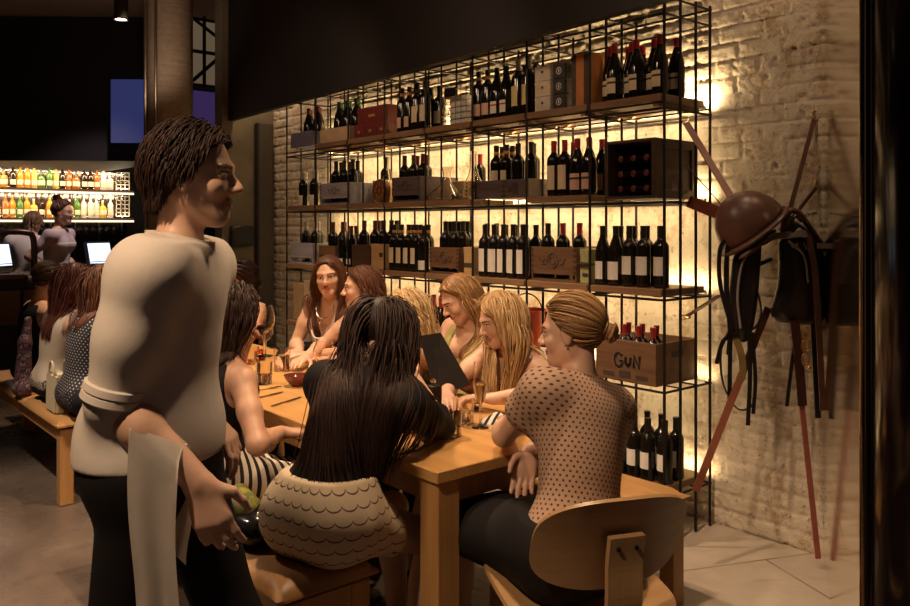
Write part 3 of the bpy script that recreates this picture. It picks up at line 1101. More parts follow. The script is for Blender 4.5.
crate('scorched_case', 3.765, 4.048, S3, 0.165, 'brown wooden case with a scorched seal and dovetailed ends', M_CRATE, motif=seal_mark, front=(0.22, 1.0))
row(S3 + 0.0145, [3.32, 3.395] * 4, [3.81 + 0.042 * i for i in range(6)], 'claret bottle with black capsule', 'in the scorched case', 'bottles in the scorched case', cap='black', lab='white', h0=0.01, h1=0.05, big=1.05)
row(S3, 3.275, [4.145], 'slim dark bottle with two white strip labels', 'next to the scorched case', None, cap='black', lab='white', h0=0.015, h1=0.075)
row(S3, 3.275, [4.228, 4.308, 4.388, 4.468], 'amber-necked claret bottle with wide label', 'on the middle shelf', 'amber-necked bottles on the middle shelf', cap='amber-banded', lab='cream', h0=0.05, h1=0.15, big=1.03)
row(S3, 3.38, [4.23, 4.315, 4.40], 'dark bottle with amber neck band', 'in the middle shelf back line', 'amber-necked bottles at the back of the middle shelf', cap='amber-banded', lab=None, big=1.03)
crate('slotted_case', 4.525, 4.70, S3, 0.175, 'light brown wooden case with a small dark handle slot', M_CRATE_LT, motif=lambda bm, w, za, zb: box(bm, -0.004, -0.001, -0.05, -0.01, zb * 0.48, zb * 0.66), dovetail=False)
row(S3 + 0.0145, [3.32, 3.40, 3.32], [4.565, 4.612, 4.66], 'claret bottle with black capsule', 'in the light brown slotted case', 'bottles in the slotted case', cap='black', lab=None, big=1.08)
crate('dark_case', 4.712, 4.948, S3, 0.165, 'dark stained wooden case between the light brown one and loose bottles', M_CRATE_DK, dovetail=False)
row(S3 + 0.0145, [3.32, 3.40, 3.32], [4.76, 4.83, 4.90], 'claret bottle with dull red capsule', 'in the dark stained case', 'bottles in the dark stained case', cap='maroon', lab=None, big=1.08)
row(S3, [3.28, 3.36, 3.28], [5.01, 5.065, 5.12], 'plain black claret bottle', 'between two cases', 'plain black bottles on the middle shelf', cap='maroon', lab='white', h0=0.02, h1=0.06)
crate('tray_case', 5.17, 5.40, S3, 0.15, 'dark brown slatted wooden case near the far end of the middle shelf', M_CRATE, front=(0.5, 1.0), dovetail=False)
row(S3 + 0.0145, [3.34, 3.40, 3.34], [5.215, 5.285, 5.355], 'claret bottle with dull red capsule', 'in the slatted case', 'bottles in the slatted case', cap='maroon', lab=None, big=1.05)
crate('lit_case', 5.50, 5.845, S3, 0.165, 'pale blue-grey wooden case at the far end of the middle shelf', M_CRATE_BL, front=(0.28, 1.0), dovetail=False)
row(S3 + 0.0145, [3.33, 3.40, 3.33], [5.60, 5.67, 5.74], 'pale-capped claret bottle', 'in the far case, middle shelf', 'bottles in the far blue-grey case', cap='silver', lab='white', h0=0.01, h1=0.06, big=1.05)

# ---- fourth level: GUN crate, red pail, bottles, cartons
gc = crate('lettered_crate', 2.325, 2.69, FRAME_Z[1] + 0.012, 0.205, 'wooden crate lettered GUN holding red-capped bottles above the bottom shelf', M_CRATE, x0=3.25, depth=0.35, slot=True, dovetail=False, th=0.014)


def gun(bm, r, mat):
    """The hand-cut capitals G U N, first a broad dark stroke, then the pale letter on it."""
    x = -0.004 if mat else -0.003
    P = lambda pts: [(x, -y, z) for y, z in pts]
    S = lambda pts: [(x, -q.x, q.y) for q in smooth_path([(a, b, 0) for a, b in pts], 4)]
    tube(bm, S([(0.044, 0.054), (0.022, 0.066), (0.002, 0.050), (0.0, 0.020), (0.018, 0.0), (0.040, 0.006), (0.046, 0.028), (0.026, 0.030)]), r, 6, mat)
    tube(bm, S([(0.066, 0.050), (0.066, 0.022), (0.080, 0.010), (0.094, 0.022), (0.094, 0.050)]), r, 6, mat)
    tube(bm, P([(0.115, 0.004), (0.117, 0.062), (0.148, 0.004), (0.150, 0.062)]), r, 6, mat)


bm = bmesh.new()
gun(bm, 0.0085, 0)
gun(bm, 0.0045, 1)
for v in bm.verts:
    v.co = Vector((-0.002 - max(0.0, min(0.004, -0.002 - v.co.x)), v.co.y + 0.06, v.co.z + 0.075))
obj('lettering', bm, [M_LBLBAND, plain('letter_tan', (0.36, 0.21, 0.10), 0.6)], gc, smooth=False)
bm = bmesh.new()
for yy in (-0.10, 0.0, 0.10):
    box(bm, -0.004, -0.001, yy - 0.035, yy + 0.035, 0.022, 0.042 if yy else 0.055)
obj('worn_patch', bm, M_LBLBAND, gc, smooth=False)
zc = FRAME_Z[1] + 0.027
row(zc, [3.33, 3.42, 3.33, 3.42, 3.33, 3.42], [2.40 + 0.043 * i for i in range(6)], 'claret bottle with red capsule', 'in the crate lettered GUN', 'red-capped bottles in the crate lettered GUN', cap='red', lab=None, big=0.86)

pail = empty('red_pail', (3.36, 3.29, S2))
tag(pail, 'red enamel pail behind the heads of the two seated blonde women', 'pail')
bm = bmesh.new()
lathe(bm, [(0, 0.0), (0.085, 0.0), (0.115, 0.27), (0.118, 0.275), (0.112, 0.275), (0.083, 0.006), (0, 0.006)], 32)
obj('body', bm, plain('red_enamel', (0.62, 0.10, 0.05), 0.35), pail)
bm = bmesh.new()
tube(bm, [(0.0, 0.116 * math.cos(a), 0.27 + 0.095 * math.sin(a)) for a in (math.pi * k / 14 for k in range(15))], 0.004, 6)
obj('handle', bm, M_STEEL, pail)
row(S2, XF, [2.95, 3.05], 'burgundy bottle with black capsule', 'in front of the red pail', 'bottles by the red pail', shape='burgundy', cap='black', lab='white', h0=0.03, h1=0.1, big=0.95)
row(S2, 3.275, [3.97 + 0.082 * i for i in range(4)], 'claret bottle with red capsule and cream label', 'below the scorched case', 'red-capped bottles above the menu', cap='red', lab='cream', h0=0.04, h1=0.14)
row(S2, 3.38, [4.01 + 0.082 * i for i in range(4)], 'red-capped claret bottle', 'at the back below the scorched case', 'red-capped bottles behind the front four', cap='red', lab='cream', h0=0.04, h1=0.14)


def slip(mat, y0, y1, z0, z1):
    def f(r, hx, hy, h):
        bm = bmesh.new()
        box(bm, -hx - 0.003, -hx - 0.0005, y0 * hy, y1 * hy, z0 * h, z1 * h)
        obj('paper_label', bm, mat, r, smooth=False)
    return f


carton('tan_carton', 3.26, 3.50, 5.66, 5.83, S2, S2 + 0.30, 'tall tan carton at the far end above the black folders', M_BROWNCARD)
carton('labelled_carton', 3.25, 3.50, 5.47, 5.64, S2, S2 + 0.33, 'tall tan carton with a white label beside the seated woman', plain('tan_card_light', (0.45, 0.33, 0.20), 0.75), extra=slip(LABELS['white'], -0.5, 0.4, 0.32, 0.58))
carton('white_carton', 3.27, 3.50, 5.25, 5.43, S2, S2 + 0.30, 'pale grey carton behind the brown-haired women', plain('pale_card', (0.52, 0.48, 0.44), 0.7))

# ---- bottom shelf
row(S1, [3.30, 3.275, 3.275, 3.275], [2.31, 2.39, 2.47, 2.55], 'claret bottle with white label', 'on the bottom shelf', 'white-labelled bottles on the bottom shelf', cap='black', lab='white', h0=0.06, h1=0.14)
row(S1, 3.40, [2.315, 2.40, 2.485], 'dark claret bottle', 'in the bottom shelf back line', 'back row bottles on the bottom shelf', cap='black', lab='white', h0=0.06, h1=0.14)
row(S1, [3.40, 3.275], [2.66, 2.70], 'burgundy bottle with broad white label', 'behind the dotted blouse', 'burgundy bottles on the bottom shelf', shape='burgundy', cap='black', lab='white', h0=0.03, h1=0.12)
for k in range(5):
    carton('box_file', 3.26, 3.50, 5.30 + 0.108 * k, 5.30 + 0.108 * k + 0.10, S1, S1 + 0.29, f'black upright box file with a white spine label, {ORD[k]} of five from the saddle end', M_BLACKCARD, 'black box files on the bottom shelf', slip(LABELS['white'], -0.5, 0.5, 0.35, 0.85), 'file')
# ================================================================== tables, benches, chair
M_OAK = wood('oak_top', (0.46, 0.23, 0.07), (0.66, 0.38, 0.14), 0.9, 1, 0.33)
M_OAKLEG = wood('oak_leg', (0.36, 0.18, 0.06), (0.55, 0.30, 0.11), 0.9, 2, 0.45)
M_OAKSEAT = wood('oak_bench_seat', (0.40, 0.20, 0.065), (0.60, 0.33, 0.13), 0.9, 1, 0.4)
t = NT('tan_leather')
n = t.noise(t.coord(), 9, 5, 0.6)
n2 = t.noise(t.coord(), 160, 2)
t.set(Base_Color=t.ramp(n, [(0.3, (0.30, 0.145, 0.05)), (0.7, (0.46, 0.25, 0.10))]), Roughness=0.42)
t.bump(n2, 0.15, 0.001)
M_LEATHER = t.m


def table(x0, x1, y0, y1, label):
    r = empty('dining_table', ((x0 + x1) / 2, (y0 + y1) / 2, 0))
    tag(r, label, 'table', 'long oak dining tables')
    hx, hy = (x1 - x0) / 2, (y1 - y0) / 2
    bm = bmesh.new()
    box(bm, -hx, hx, -hy, hy, 0.712, 0.75, 0.003)
    obj('tabletop', bm, M_OAK, r, smooth=False)
    for sx in (-1, 1):
        for sy in (-1, 1):
            bm = bmesh.new()
            xa, xb = sorted((sx * (hx - 0.012), sx * (hx - 0.102)))
            ya, yb = sorted((sy * (hy - 0.012), sy * (hy - 0.102)))
            box(bm, xa, xb, ya, yb, 0.001, 0.712, 0.004)
            obj('leg', bm, M_OAKLEG, r, smooth=False)
    for s in (-1, 1):
        bm = bmesh.new()
        xa, xb = sorted((s * (hx - 0.05), s * (hx - 0.072)))
        box(bm, xa, xb, -hy + 0.102, hy - 0.102, 0.625, 0.712)
        obj('apron', bm, M_OAKLEG, r, smooth=False)
        bm = bmesh.new()
        ya, yb = sorted((s * (hy - 0.05), s * (hy - 0.072)))
        box(bm, -hx + 0.102, hx - 0.102, ya, yb, 0.625, 0.712)
        obj('apron', bm, M_OAKLEG, r, smooth=False)
    return r


TX0, TX1 = 1.56, 2.38
table(TX0, TX1, 1.91, 4.50, 'long oak dining table nearest the plywood chair with glasses on it')
table(TX0, TX1, 4.53, 6.72, 'long oak dining table beyond the first, before the column')


def seat_pad(w, l, th, dish, puff):
    """A rounded slab, softly dished."""
    bm = bmesh.new()
    nx, ny = 12, 40
    rows = []
    for j in range(ny + 1):
        v = -1 + 2 * j / ny
        rws = []
        for i in range(nx + 1):
            u = -1 + 2 * i / nx
            # superellipse edge so that corners round off
            ex = (1 - abs(u) ** 6) ** 0.5
            ey = (1 - abs(v) ** 24) ** 0.5
            e = min(ex, ey)
            rws.append((u * w / 2, v * l / 2, e, u, v))
        rows.append(rws)
    top = [[bm.verts.new((x, y, th * (0.45 + 0.55 * e) + puff * e * (1 - u * u) - dish * (1 - u * u) * (0.5 + 0.5 * math.cos(v * 9)))) for x, y, e, u, v in rw] for rw in rows]
    bot = [[bm.verts.new((x, y, th * (0.25 - 0.25 * e))) for x, y, e, u, v in rw] for rw in rows]
    for j in range(ny):
        for i in range(nx):
            bm.faces.new((top[j][i], top[j][i + 1], top[j + 1][i + 1], top[j + 1][i]))
            bm.faces.new((bot[j][i], bot[j + 1][i], bot[j + 1][i + 1], bot[j][i + 1]))
    for j in range(ny):
        bm.faces.new((top[j][0], top[j + 1][0], bot[j + 1][0], bot[j][0]))
        bm.faces.new((top[j][nx], bot[j][nx], bot[j + 1][nx], top[j + 1][nx]))
    for i in range(nx):
        bm.faces.new((top[0][i], bot[0][i], bot[0][i + 1], top[0][i + 1]))
        bm.faces.new((top[ny][i], top[ny][i + 1], bot[ny][i + 1], bot[ny][i]))
    return bm


def bench(x0, x1, y0, y1, label, leather):
    r = empty('bench', ((x0 + x1) / 2, (y0 + y1) / 2, 0))
    tag(r, label, 'bench', 'benches along the long tables')
    w, l = x1 - x0, y1 - y0
    hx, hy = w / 2, l / 2
    bm = seat_pad(w, l, 0.060 if leather else 0.05, 0.008, 0.012 if leather else 0.0)
    obj('seat', bm, M_LEATHER if leather else M_OAKSEAT, r, (0, 0, 0.412), angle=60)
    for s in (-1, 1):
        bm = bmesh.new()
        xa, xb = sorted((s * (hx - 0.025), s * (hx - 0.05)))
        box(bm, xa, xb, -hy + 0.09, hy - 0.09, 0.34, 0.411, 0.002)
        obj('rail', bm, M_OAKLEG, r, smooth=False)
        bm = bmesh.new()
        ya, yb = sorted((s * (hy - 0.02), s * (hy - 0.045)))
        box(bm, -hx + 0.089, hx - 0.089, ya, yb, 0.34, 0.411, 0.002)
        obj('rail', bm, M_OAKLEG, r, smooth=False)
        for sy in (-1, 1):
            bm = bmesh.new()
            xa, xb = sorted((s * (hx - 0.018), s * (hx - 0.088)))
            ya, yb = sorted((sy * (hy - 0.02), sy * (hy - 0.09)))
            box(bm, xa, xb, ya, yb, 0.001, 0.411, 0.004)
            obj('leg', bm, M_OAKLEG, r, smooth=False)
    return r


bench(1.10, 1.45, 2.06, 3.75, 'oak bench with tan leather seat under the woman in the scalloped skirt', True)
bench(1.19, 1.54, 4.64, 6.62, 'oak bench with worn wooden seat on the far side of the waiter', False)
bench(2.44, 2.79, 1.83, 4.45, 'oak bench with worn seat between the near table and the bottle rack', False)
bench(2.44, 2.79, 4.60, 6.62, 'oak bench between the far table and the bottle rack', False)

# ---- moulded plywood chair
M_PLY = wood('birch_plywood', (0.34, 0.19, 0.085), (0.50, 0.31, 0.15), 0.7, 0, 0.38)
M_PLYV = wood('birch_plywood_upright', (0.34, 0.19, 0.085), (0.50, 0.31, 0.15), 0.7, 2, 0.38)


def ply_shell(fn, nu, nv, th, rnd_pow=4.5):
    """Shell from a parametric sheet fn(u, v) with u, v in -1..1, clipped to a rounded outline."""
    bm = bmesh.new()
    P, Nn = [], []
    for j in range(nv + 1):
        for i in range(nu + 1):
            u, v = -1 + 2 * i / nu, -1 + 2 * j / nv
            # map the square to a superellipse so that the outline is rounded
            m = max(abs(u), abs(v))
            if m > 1e-6:
                a = math.atan2(v, u)
                R = (abs(math.cos(a)) ** rnd_pow + abs(math.sin(a)) ** rnd_pow) ** (-1 / rnd_pow)
                Rs = 1 / max(abs(math.cos(a)), abs(math.sin(a)))
                q = m * R
                u, v = q * math.cos(a), q * math.sin(a)
            p = Vector(fn(u, v))
            e = 1e-3
            n = (Vector(fn(u + e, v)) - p).cross(Vector(fn(u, v + e)) - p).normalized()
            P.append(p)
            Nn.append(n)
    A = [bm.verts.new(p + n * th / 2) for p, n in zip(P, Nn)]
    B = [bm.verts.new(p - n * th / 2) for p, n in zip(P, Nn)]
    id_ = lambda i, j: j * (nu + 1) + i
    for j in range(nv):
        for i in range(nu):
            q = [id_(i, j), id_(i + 1, j), id_(i + 1, j + 1), id_(i, j + 1)]
            bm.faces.new([A[k] for k in q])
            bm.faces.new([B[k] for k in q[::-1]])
    loop = [id_(i, 0) for i in range(nu)] + [id_(nu, j) for j in range(nv)] + [id_(i, nv) for i in range(nu, 0, -1)] + [id_(0, j) for j in range(nv, 0, -1)]
    for k in range(len(loop)):
        a, b = loop[k], loop[(k + 1) % len(loop)]
        bm.faces.new((A[a], B[a], B[b], A[b]))
    return bm


CH = (1.813, 1.563)
CH_RZ = math.radians(-24)
chair = empty('plywood_chair', (CH[0], CH[1], 0), CH_RZ)          # local +Y: the way it faces
tag(chair, 'moulded plywood chair with rounded backrest at the end of the near table', 'chair')
seat_fn = lambda u, v: (0.245 * u, 0.02 + 0.225 * v, 0.425 + 0.03 * v + 0.028 * u * u - 0.03 * max(0, v - 0.55) ** 2 * 3 + 0.012 * v * v)
obj('seat', ply_shell(seat_fn, 24, 20, 0.013), M_PLY, chair, angle=50)
back_fn = lambda u, v: (0.225 * u, -0.235 - 0.055 * v + 0.055 * u * u - 0.01 * v * v, 0.665 + 0.125 * v + 0.012 * math.cos(u * 1.5) * v)
obj('backrest', ply_shell(back_fn, 28, 14, 0.011, 3.2), M_PLY, chair, angle=50)


def ply_strip(pts, w, th):
    bm = bmesh.new()
    ribbon(bm, smooth_path(pts, 6), w, th, side=(1, 0, 0))
    return bm


obj('spine', ply_strip([(0, 0.12, 0.402), (0, -0.10, 0.397), (0, -0.21, 0.415), (0, -0.262, 0.50), (0, -0.268, 0.62), (0, -0.282, 0.70)], 0.10, 0.018), M_PLYV, chair, smooth=False)
for nm, y0, y1, h_ in (('leg_frame', 0.11, 0.21, 0.425), ('leg_frame', -0.10, -0.20, 0.40)):
    bm = bmesh.new()
    pts = [(-0.205, y1, 0.003), (-0.195, y0 * 0.9 + y1 * 0.1, 0.20), (-0.185, y0, h_ - 0.10), (-0.155, y0, h_ - 0.04), (-0.09, y0, h_ - 0.025), (0.09, y0, h_ - 0.025), (0.155, y0, h_ - 0.04), (0.185, y0, h_ - 0.10), (0.195, y0 * 0.9 + y1 * 0.1, 0.20), (0.205, y1, 0.003)]
    ribbon(bm, smooth_path(pts, 5), 0.062, 0.017, side=(0, 1, 0))
    obj(nm, bm, M_PLYV, chair, smooth=False)
for x in (-0.026, 0.026):
    bm = bmesh.new()
    ball(bm, (x, -0.287, 0.668), (0.0065, 0.003, 0.0065), 10)
    obj('screw', bm, M_STEEL, chair)
# ================================================================== smooth solids: blended primitives turned into one continuous mesh


def nrm(v):
    v = np.asarray(v, float)
    return v / max(np.linalg.norm(v), 1e-9)


def V3(*a):
    return np.array(a, float)


class Prim:
    __slots__ = ('kind', 'a', 'b', 'ra', 'rb', 'R', 'k', 'tag')

    def __init__(self, kind, a, b, ra, rb, R, k, tag):
        self.kind, self.a, self.b, self.ra, self.rb, self.R, self.k, self.tag = kind, a, b, ra, rb, R, k, tag

    def bounds(self):
        if self.kind == 'cone':
            r = max(self.ra, self.rb)
            return np.minimum(self.a, self.b) - r, np.maximum(self.a, self.b) + r
        r = np.abs(self.R.T) @ self.b if self.R is not None else self.b
        return self.a - r, self.a + r

    def dist(self, X, Y, Z):
        if self.kind == 'cone':
            ba = self.b - self.a
            L2 = max(float(ba @ ba), 1e-12)
            px, py, pz = X - self.a[0], Y - self.a[1], Z - self.a[2]
            t = np.clip((px * ba[0] + py * ba[1] + pz * ba[2]) / L2, 0, 1)
            return np.sqrt((px - t * ba[0]) ** 2 + (py - t * ba[1]) ** 2 + (pz - t * ba[2]) ** 2) - (self.ra + (self.rb - self.ra) * t)
        px, py, pz = X - self.a[0], Y - self.a[1], Z - self.a[2]
        R = self.R
        q = [R[i, 0] * px + R[i, 1] * py + R[i, 2] * pz for i in range(3)]
        r = self.b
        k0 = np.sqrt((q[0] / r[0]) ** 2 + (q[1] / r[1]) ** 2 + (q[2] / r[2]) ** 2)
        k1 = np.sqrt((q[0] / r[0] ** 2) ** 2 + (q[1] / r[1] ** 2) ** 2 + (q[2] / r[2] ** 2) ** 2)
        return k0 * (k0 - 1) / np.maximum(k1, 1e-6)


def cone(a, b, ra, rb, k=0.02, tag=''):
    return Prim('cone', np.asarray(a, float), np.asarray(b, float), ra, rb, None, k, tag)


def ell(c, r, R=None, k=0.02, tag=''):
    return Prim('ell', np.asarray(c, float), np.asarray(r, float), 0, 0, np.eye(3) if R is None else R, k, tag)


def smin(a, b, k):
    if k <= 0:
        return np.minimum(a, b)
    h = np.maximum(k - np.abs(a - b), 0) / k
    return np.minimum(a, b) - h * h * k * 0.25


def axis_steps(lo, hi, step, fine=None):
    """Grid coordinates; `fine` = (lo, hi, step) refines a stretch."""
    if not fine:
        return np.arange(lo, hi + step, step)
    fl, fh, fs = max(fine[0], lo), min(fine[1], hi), fine[2]
    return np.concatenate([np.arange(lo, fl - 0.4 * step, step), np.arange(fl, fh, fs), np.arange(fh, hi + step, step)])


def solid(prims, step, off=0.0, cuts=(), clips=(), fine=None, kmul=1.0, kadd=0.0):
    """Mesh of the smooth union of prims grown by off; cuts = prims removed (prim, k); clips = (point, normal) keeping the inner side."""
    lo = np.min([p.bounds()[0] for p in prims], 0) - off - 0.03
    hi = np.max([p.bounds()[1] for p in prims], 0) + off + 0.03
    ax = [axis_steps(lo[i], hi[i], step, None if fine is None else (fine[0][i], fine[1][i], fine[2])) for i in range(3)]
    D = np.full([len(a) for a in ax], 0.5, np.float32)
    for p in prims:
        k = p.k * kmul + kadd
        b0, b1 = p.bounds()
        pad = k + off + 2.5 * step
        sl = tuple(slice(max(0, np.searchsorted(ax[i], b0[i] - pad)), np.searchsorted(ax[i], b1[i] + pad)) for i in range(3))
        X, Y, Z = ax[0][sl[0]][:, None, None], ax[1][sl[1]][None, :, None], ax[2][sl[2]][None, None, :]
        D[sl] = smin(D[sl], p.dist(X, Y, Z), k)
    if off:
        D -= off
    X, Y, Z = ax[0][:, None, None], ax[1][None, :, None], ax[2][None, None, :]
    for p, k in cuts:
        b0, b1 = p.bounds()
        sl = tuple(slice(max(0, np.searchsorted(ax[i], b0[i] - k - 2 * step)), np.searchsorted(ax[i], b1[i] + k + 2 * step)) for i in range(3))
        d = p.dist(ax[0][sl[0]][:, None, None], ax[1][sl[1]][None, :, None], ax[2][sl[2]][None, None, :])
        D[sl] = -smin(-D[sl], d, k)
    for p0, n in clips:
        D = np.maximum(D, ((X - p0[0]) * n[0] + (Y - p0[1]) * n[1] + (Z - p0[2]) * n[2]).astype(np.float32))
    return nets(D, ax)


def nets(D, ax):
    S = D < 0
    corners = [(i, j, k) for i in (0, 1) for j in (0, 1) for k in (0, 1)]
    n = np.array(D.shape) - 1
    cnt = np.zeros(n, np.int8)
    for c in corners:
        cnt += S[c[0]:c[0] + n[0], c[1]:c[1] + n[1], c[2]:c[2] + n[2]]
    act = np.argwhere((cnt > 0) & (cnt < 8))
    if not len(act):
        return np.zeros((0, 3)), np.zeros((0, 4), int)
    idx = np.full(n, -1, np.int32)
    idx[tuple(act.T)] = np.arange(len(act))
    val = np.stack([D[act[:, 0] + c[0], act[:, 1] + c[1], act[:, 2] + c[2]] for c in corners], 1).astype(float)
    pos = np.stack([np.stack([ax[0][act[:, 0] + c[0]], ax[1][act[:, 1] + c[1]], ax[2][act[:, 2] + c[2]]], 1) for c in corners], 1)
    acc = np.zeros((len(act), 3))
    w = np.zeros(len(act))
    for i in range(8):
        for b in (1, 2, 4):
            j = i | b
            if i & b:
                continue
            a_, b_ = val[:, i], val[:, j]
            m = (a_ < 0) != (b_ < 0)
            t = np.where(m, a_ / np.where(np.abs(a_ - b_) < 1e-12, 1, a_ - b_), 0)[:, None]
            acc += np.where(m[:, None], pos[:, i] + t * (pos[:, j] - pos[:, i]), 0)
            w += m
    V = acc / w[:, None]
    F = []
    for a in range(3):
        b, c = (a + 1) % 3, (a + 2) % 3
        sa = [slice(None)] * 3
        sa[a] = slice(0, -1)
        sb = [slice(None)] * 3
        sb[a] = slice(1, None)
        A, B = S[tuple(sa)], S[tuple(sb)]
        e = np.argwhere(A != B)
        e = e[(e[:, b] > 0) & (e[:, b] < n[b]) & (e[:, c] > 0) & (e[:, c] < n[c])]
        if not len(e):
            continue
        flip = A[tuple(e.T)]
        q = []
        for db, dc in ((-1, -1), (0, -1), (0, 0), (-1, 0)):
            g = e.copy()
            g[:, b] += db
            g[:, c] += dc
            q.append(idx[tuple(g.T)])
        q = np.stack(q, 1)
        q[~flip] = q[~flip][:, ::-1]
        F.append(q)
    return V, np.concatenate(F)


def relax(V, F, n=1, lam=0.5):
    for _ in range(n):
        acc = np.zeros_like(V)
        w = np.zeros(len(V))
        for i in range(4):
            a, b = F[:, i], F[:, (i + 1) % 4]
            np.add.at(acc, a, V[b])
            np.add.at(w, a, 1)
            np.add.at(acc, b, V[a])
            np.add.at(w, b, 1)
        V = V + lam * (acc / np.maximum(w, 1)[:, None] - V)
    return V


def union_dist(prims, P):
    """Signed distance of points P (N, 3) to the union."""
    d = np.full(len(P), 1.0)
    X, Y, Z = P[:, 0], P[:, 1], P[:, 2]
    for p in prims:
        d = smin(d, p.dist(X, Y, Z), p.k)
    return d


def solid_obj(name, prims, step, mats, parent=None, origin=(0, 0, 0), midx=None, uv=None, smooth=1, **kw):
    V, F = solid(prims, step, **kw)
    if smooth:
        V = relax(V, F, smooth)
    me = np_mesh(name, V - np.asarray(origin, float), F, mats, None if midx is None else midx(V[F].mean(1)))
    if uv is not None:
        lay = me.uv_layers.new(name='UVMap')
        co = uv(V)
        cf = co[F].astype(np.float32)
        # keep faces that cross the seam together
        if getattr(uv, 'period', None):
            d = cf[:, :, 0] - cf[:, :1, 0]
            cf[:, :, 0] -= np.round(d / uv.period) * uv.period
        lay.data.foreach_set('uv', cf.reshape(-1))
    return link_mesh(name, me, parent)
# ================================================================== people
UP = V3(0, 0, 1)


def skin_mat(name, col, blush=0.10):
    t = NT(name)
    n = t.noise(t.coord(), 26, 4, 0.6)
    lo = (col[0] * 0.93, col[1] * 0.88, col[2] * 0.86)
    t.set(Base_Color=t.ramp(n, [(0.3, lo), (0.7, col)]), Roughness=0.48, Subsurface_Weight=0.12, Subsurface_Scale=0.02, Subsurface_Radius=(0.6, 0.25, 0.12))
    return t.m


SKIN = skin_mat('skin_fair', (0.66, 0.42, 0.30))
SKIN2 = skin_mat('skin_tan', (0.55, 0.32, 0.21))
M_LIP = plain('lips', (0.46, 0.16, 0.13), 0.4)
M_EYE = plain('eye_white', (0.72, 0.66, 0.60), 0.3)
M_IRIS = plain('iris_dark', (0.05, 0.03, 0.02), 0.2)
M_BROW = plain('brow', (0.13, 0.07, 0.04), 0.8)


def hair_mat(name, dark, light, rough=0.38):
    t = NT(name)
    a = t.n('ShaderNodeAttribute', attribute_name='tone')
    t.set(Base_Color=t.ramp(a.outputs['Fac'], [(0.0, dark), (1.0, light)]), Roughness=rough + 0.14, Specular_IOR_Level=0.35)
    return t.m


H_BLACK = hair_mat('hair_dark_brown', (0.012, 0.006, 0.004), (0.055, 0.022, 0.014), 0.42)
H_BROWN = hair_mat('hair_brown', (0.055, 0.020, 0.010), (0.17, 0.065, 0.032))
H_RED = hair_mat('hair_auburn', (0.05, 0.014, 0.010), (0.14, 0.04, 0.025))
H_BLONDE = hair_mat('hair_blonde', (0.28, 0.15, 0.06), (0.72, 0.50, 0.25))
H_LBLONDE = hair_mat('hair_light_blonde', (0.40, 0.24, 0.10), (0.85, 0.64, 0.36))
H_DBLONDE = hair_mat('hair_dark_blonde', (0.16, 0.075, 0.03), (0.50, 0.30, 0.13))


def frame(right, fwd, up):
    return np.stack([right, fwd, up])


def ik(a, target, l1, l2, pole):
    d = target - a
    L = np.linalg.norm(d)
    L = min(max(L, abs(l1 - l2) + 0.02), (l1 + l2) * 0.995)
    d = nrm(d)
    end = a + d * L
    x = (l1 * l1 - l2 * l2 + L * L) / (2 * L)
    h = math.sqrt(max(l1 * l1 - x * x, 0))
    p = nrm(pole - d * (pole @ d))
    return a + d * x + p * h, end


PEOPLE = []


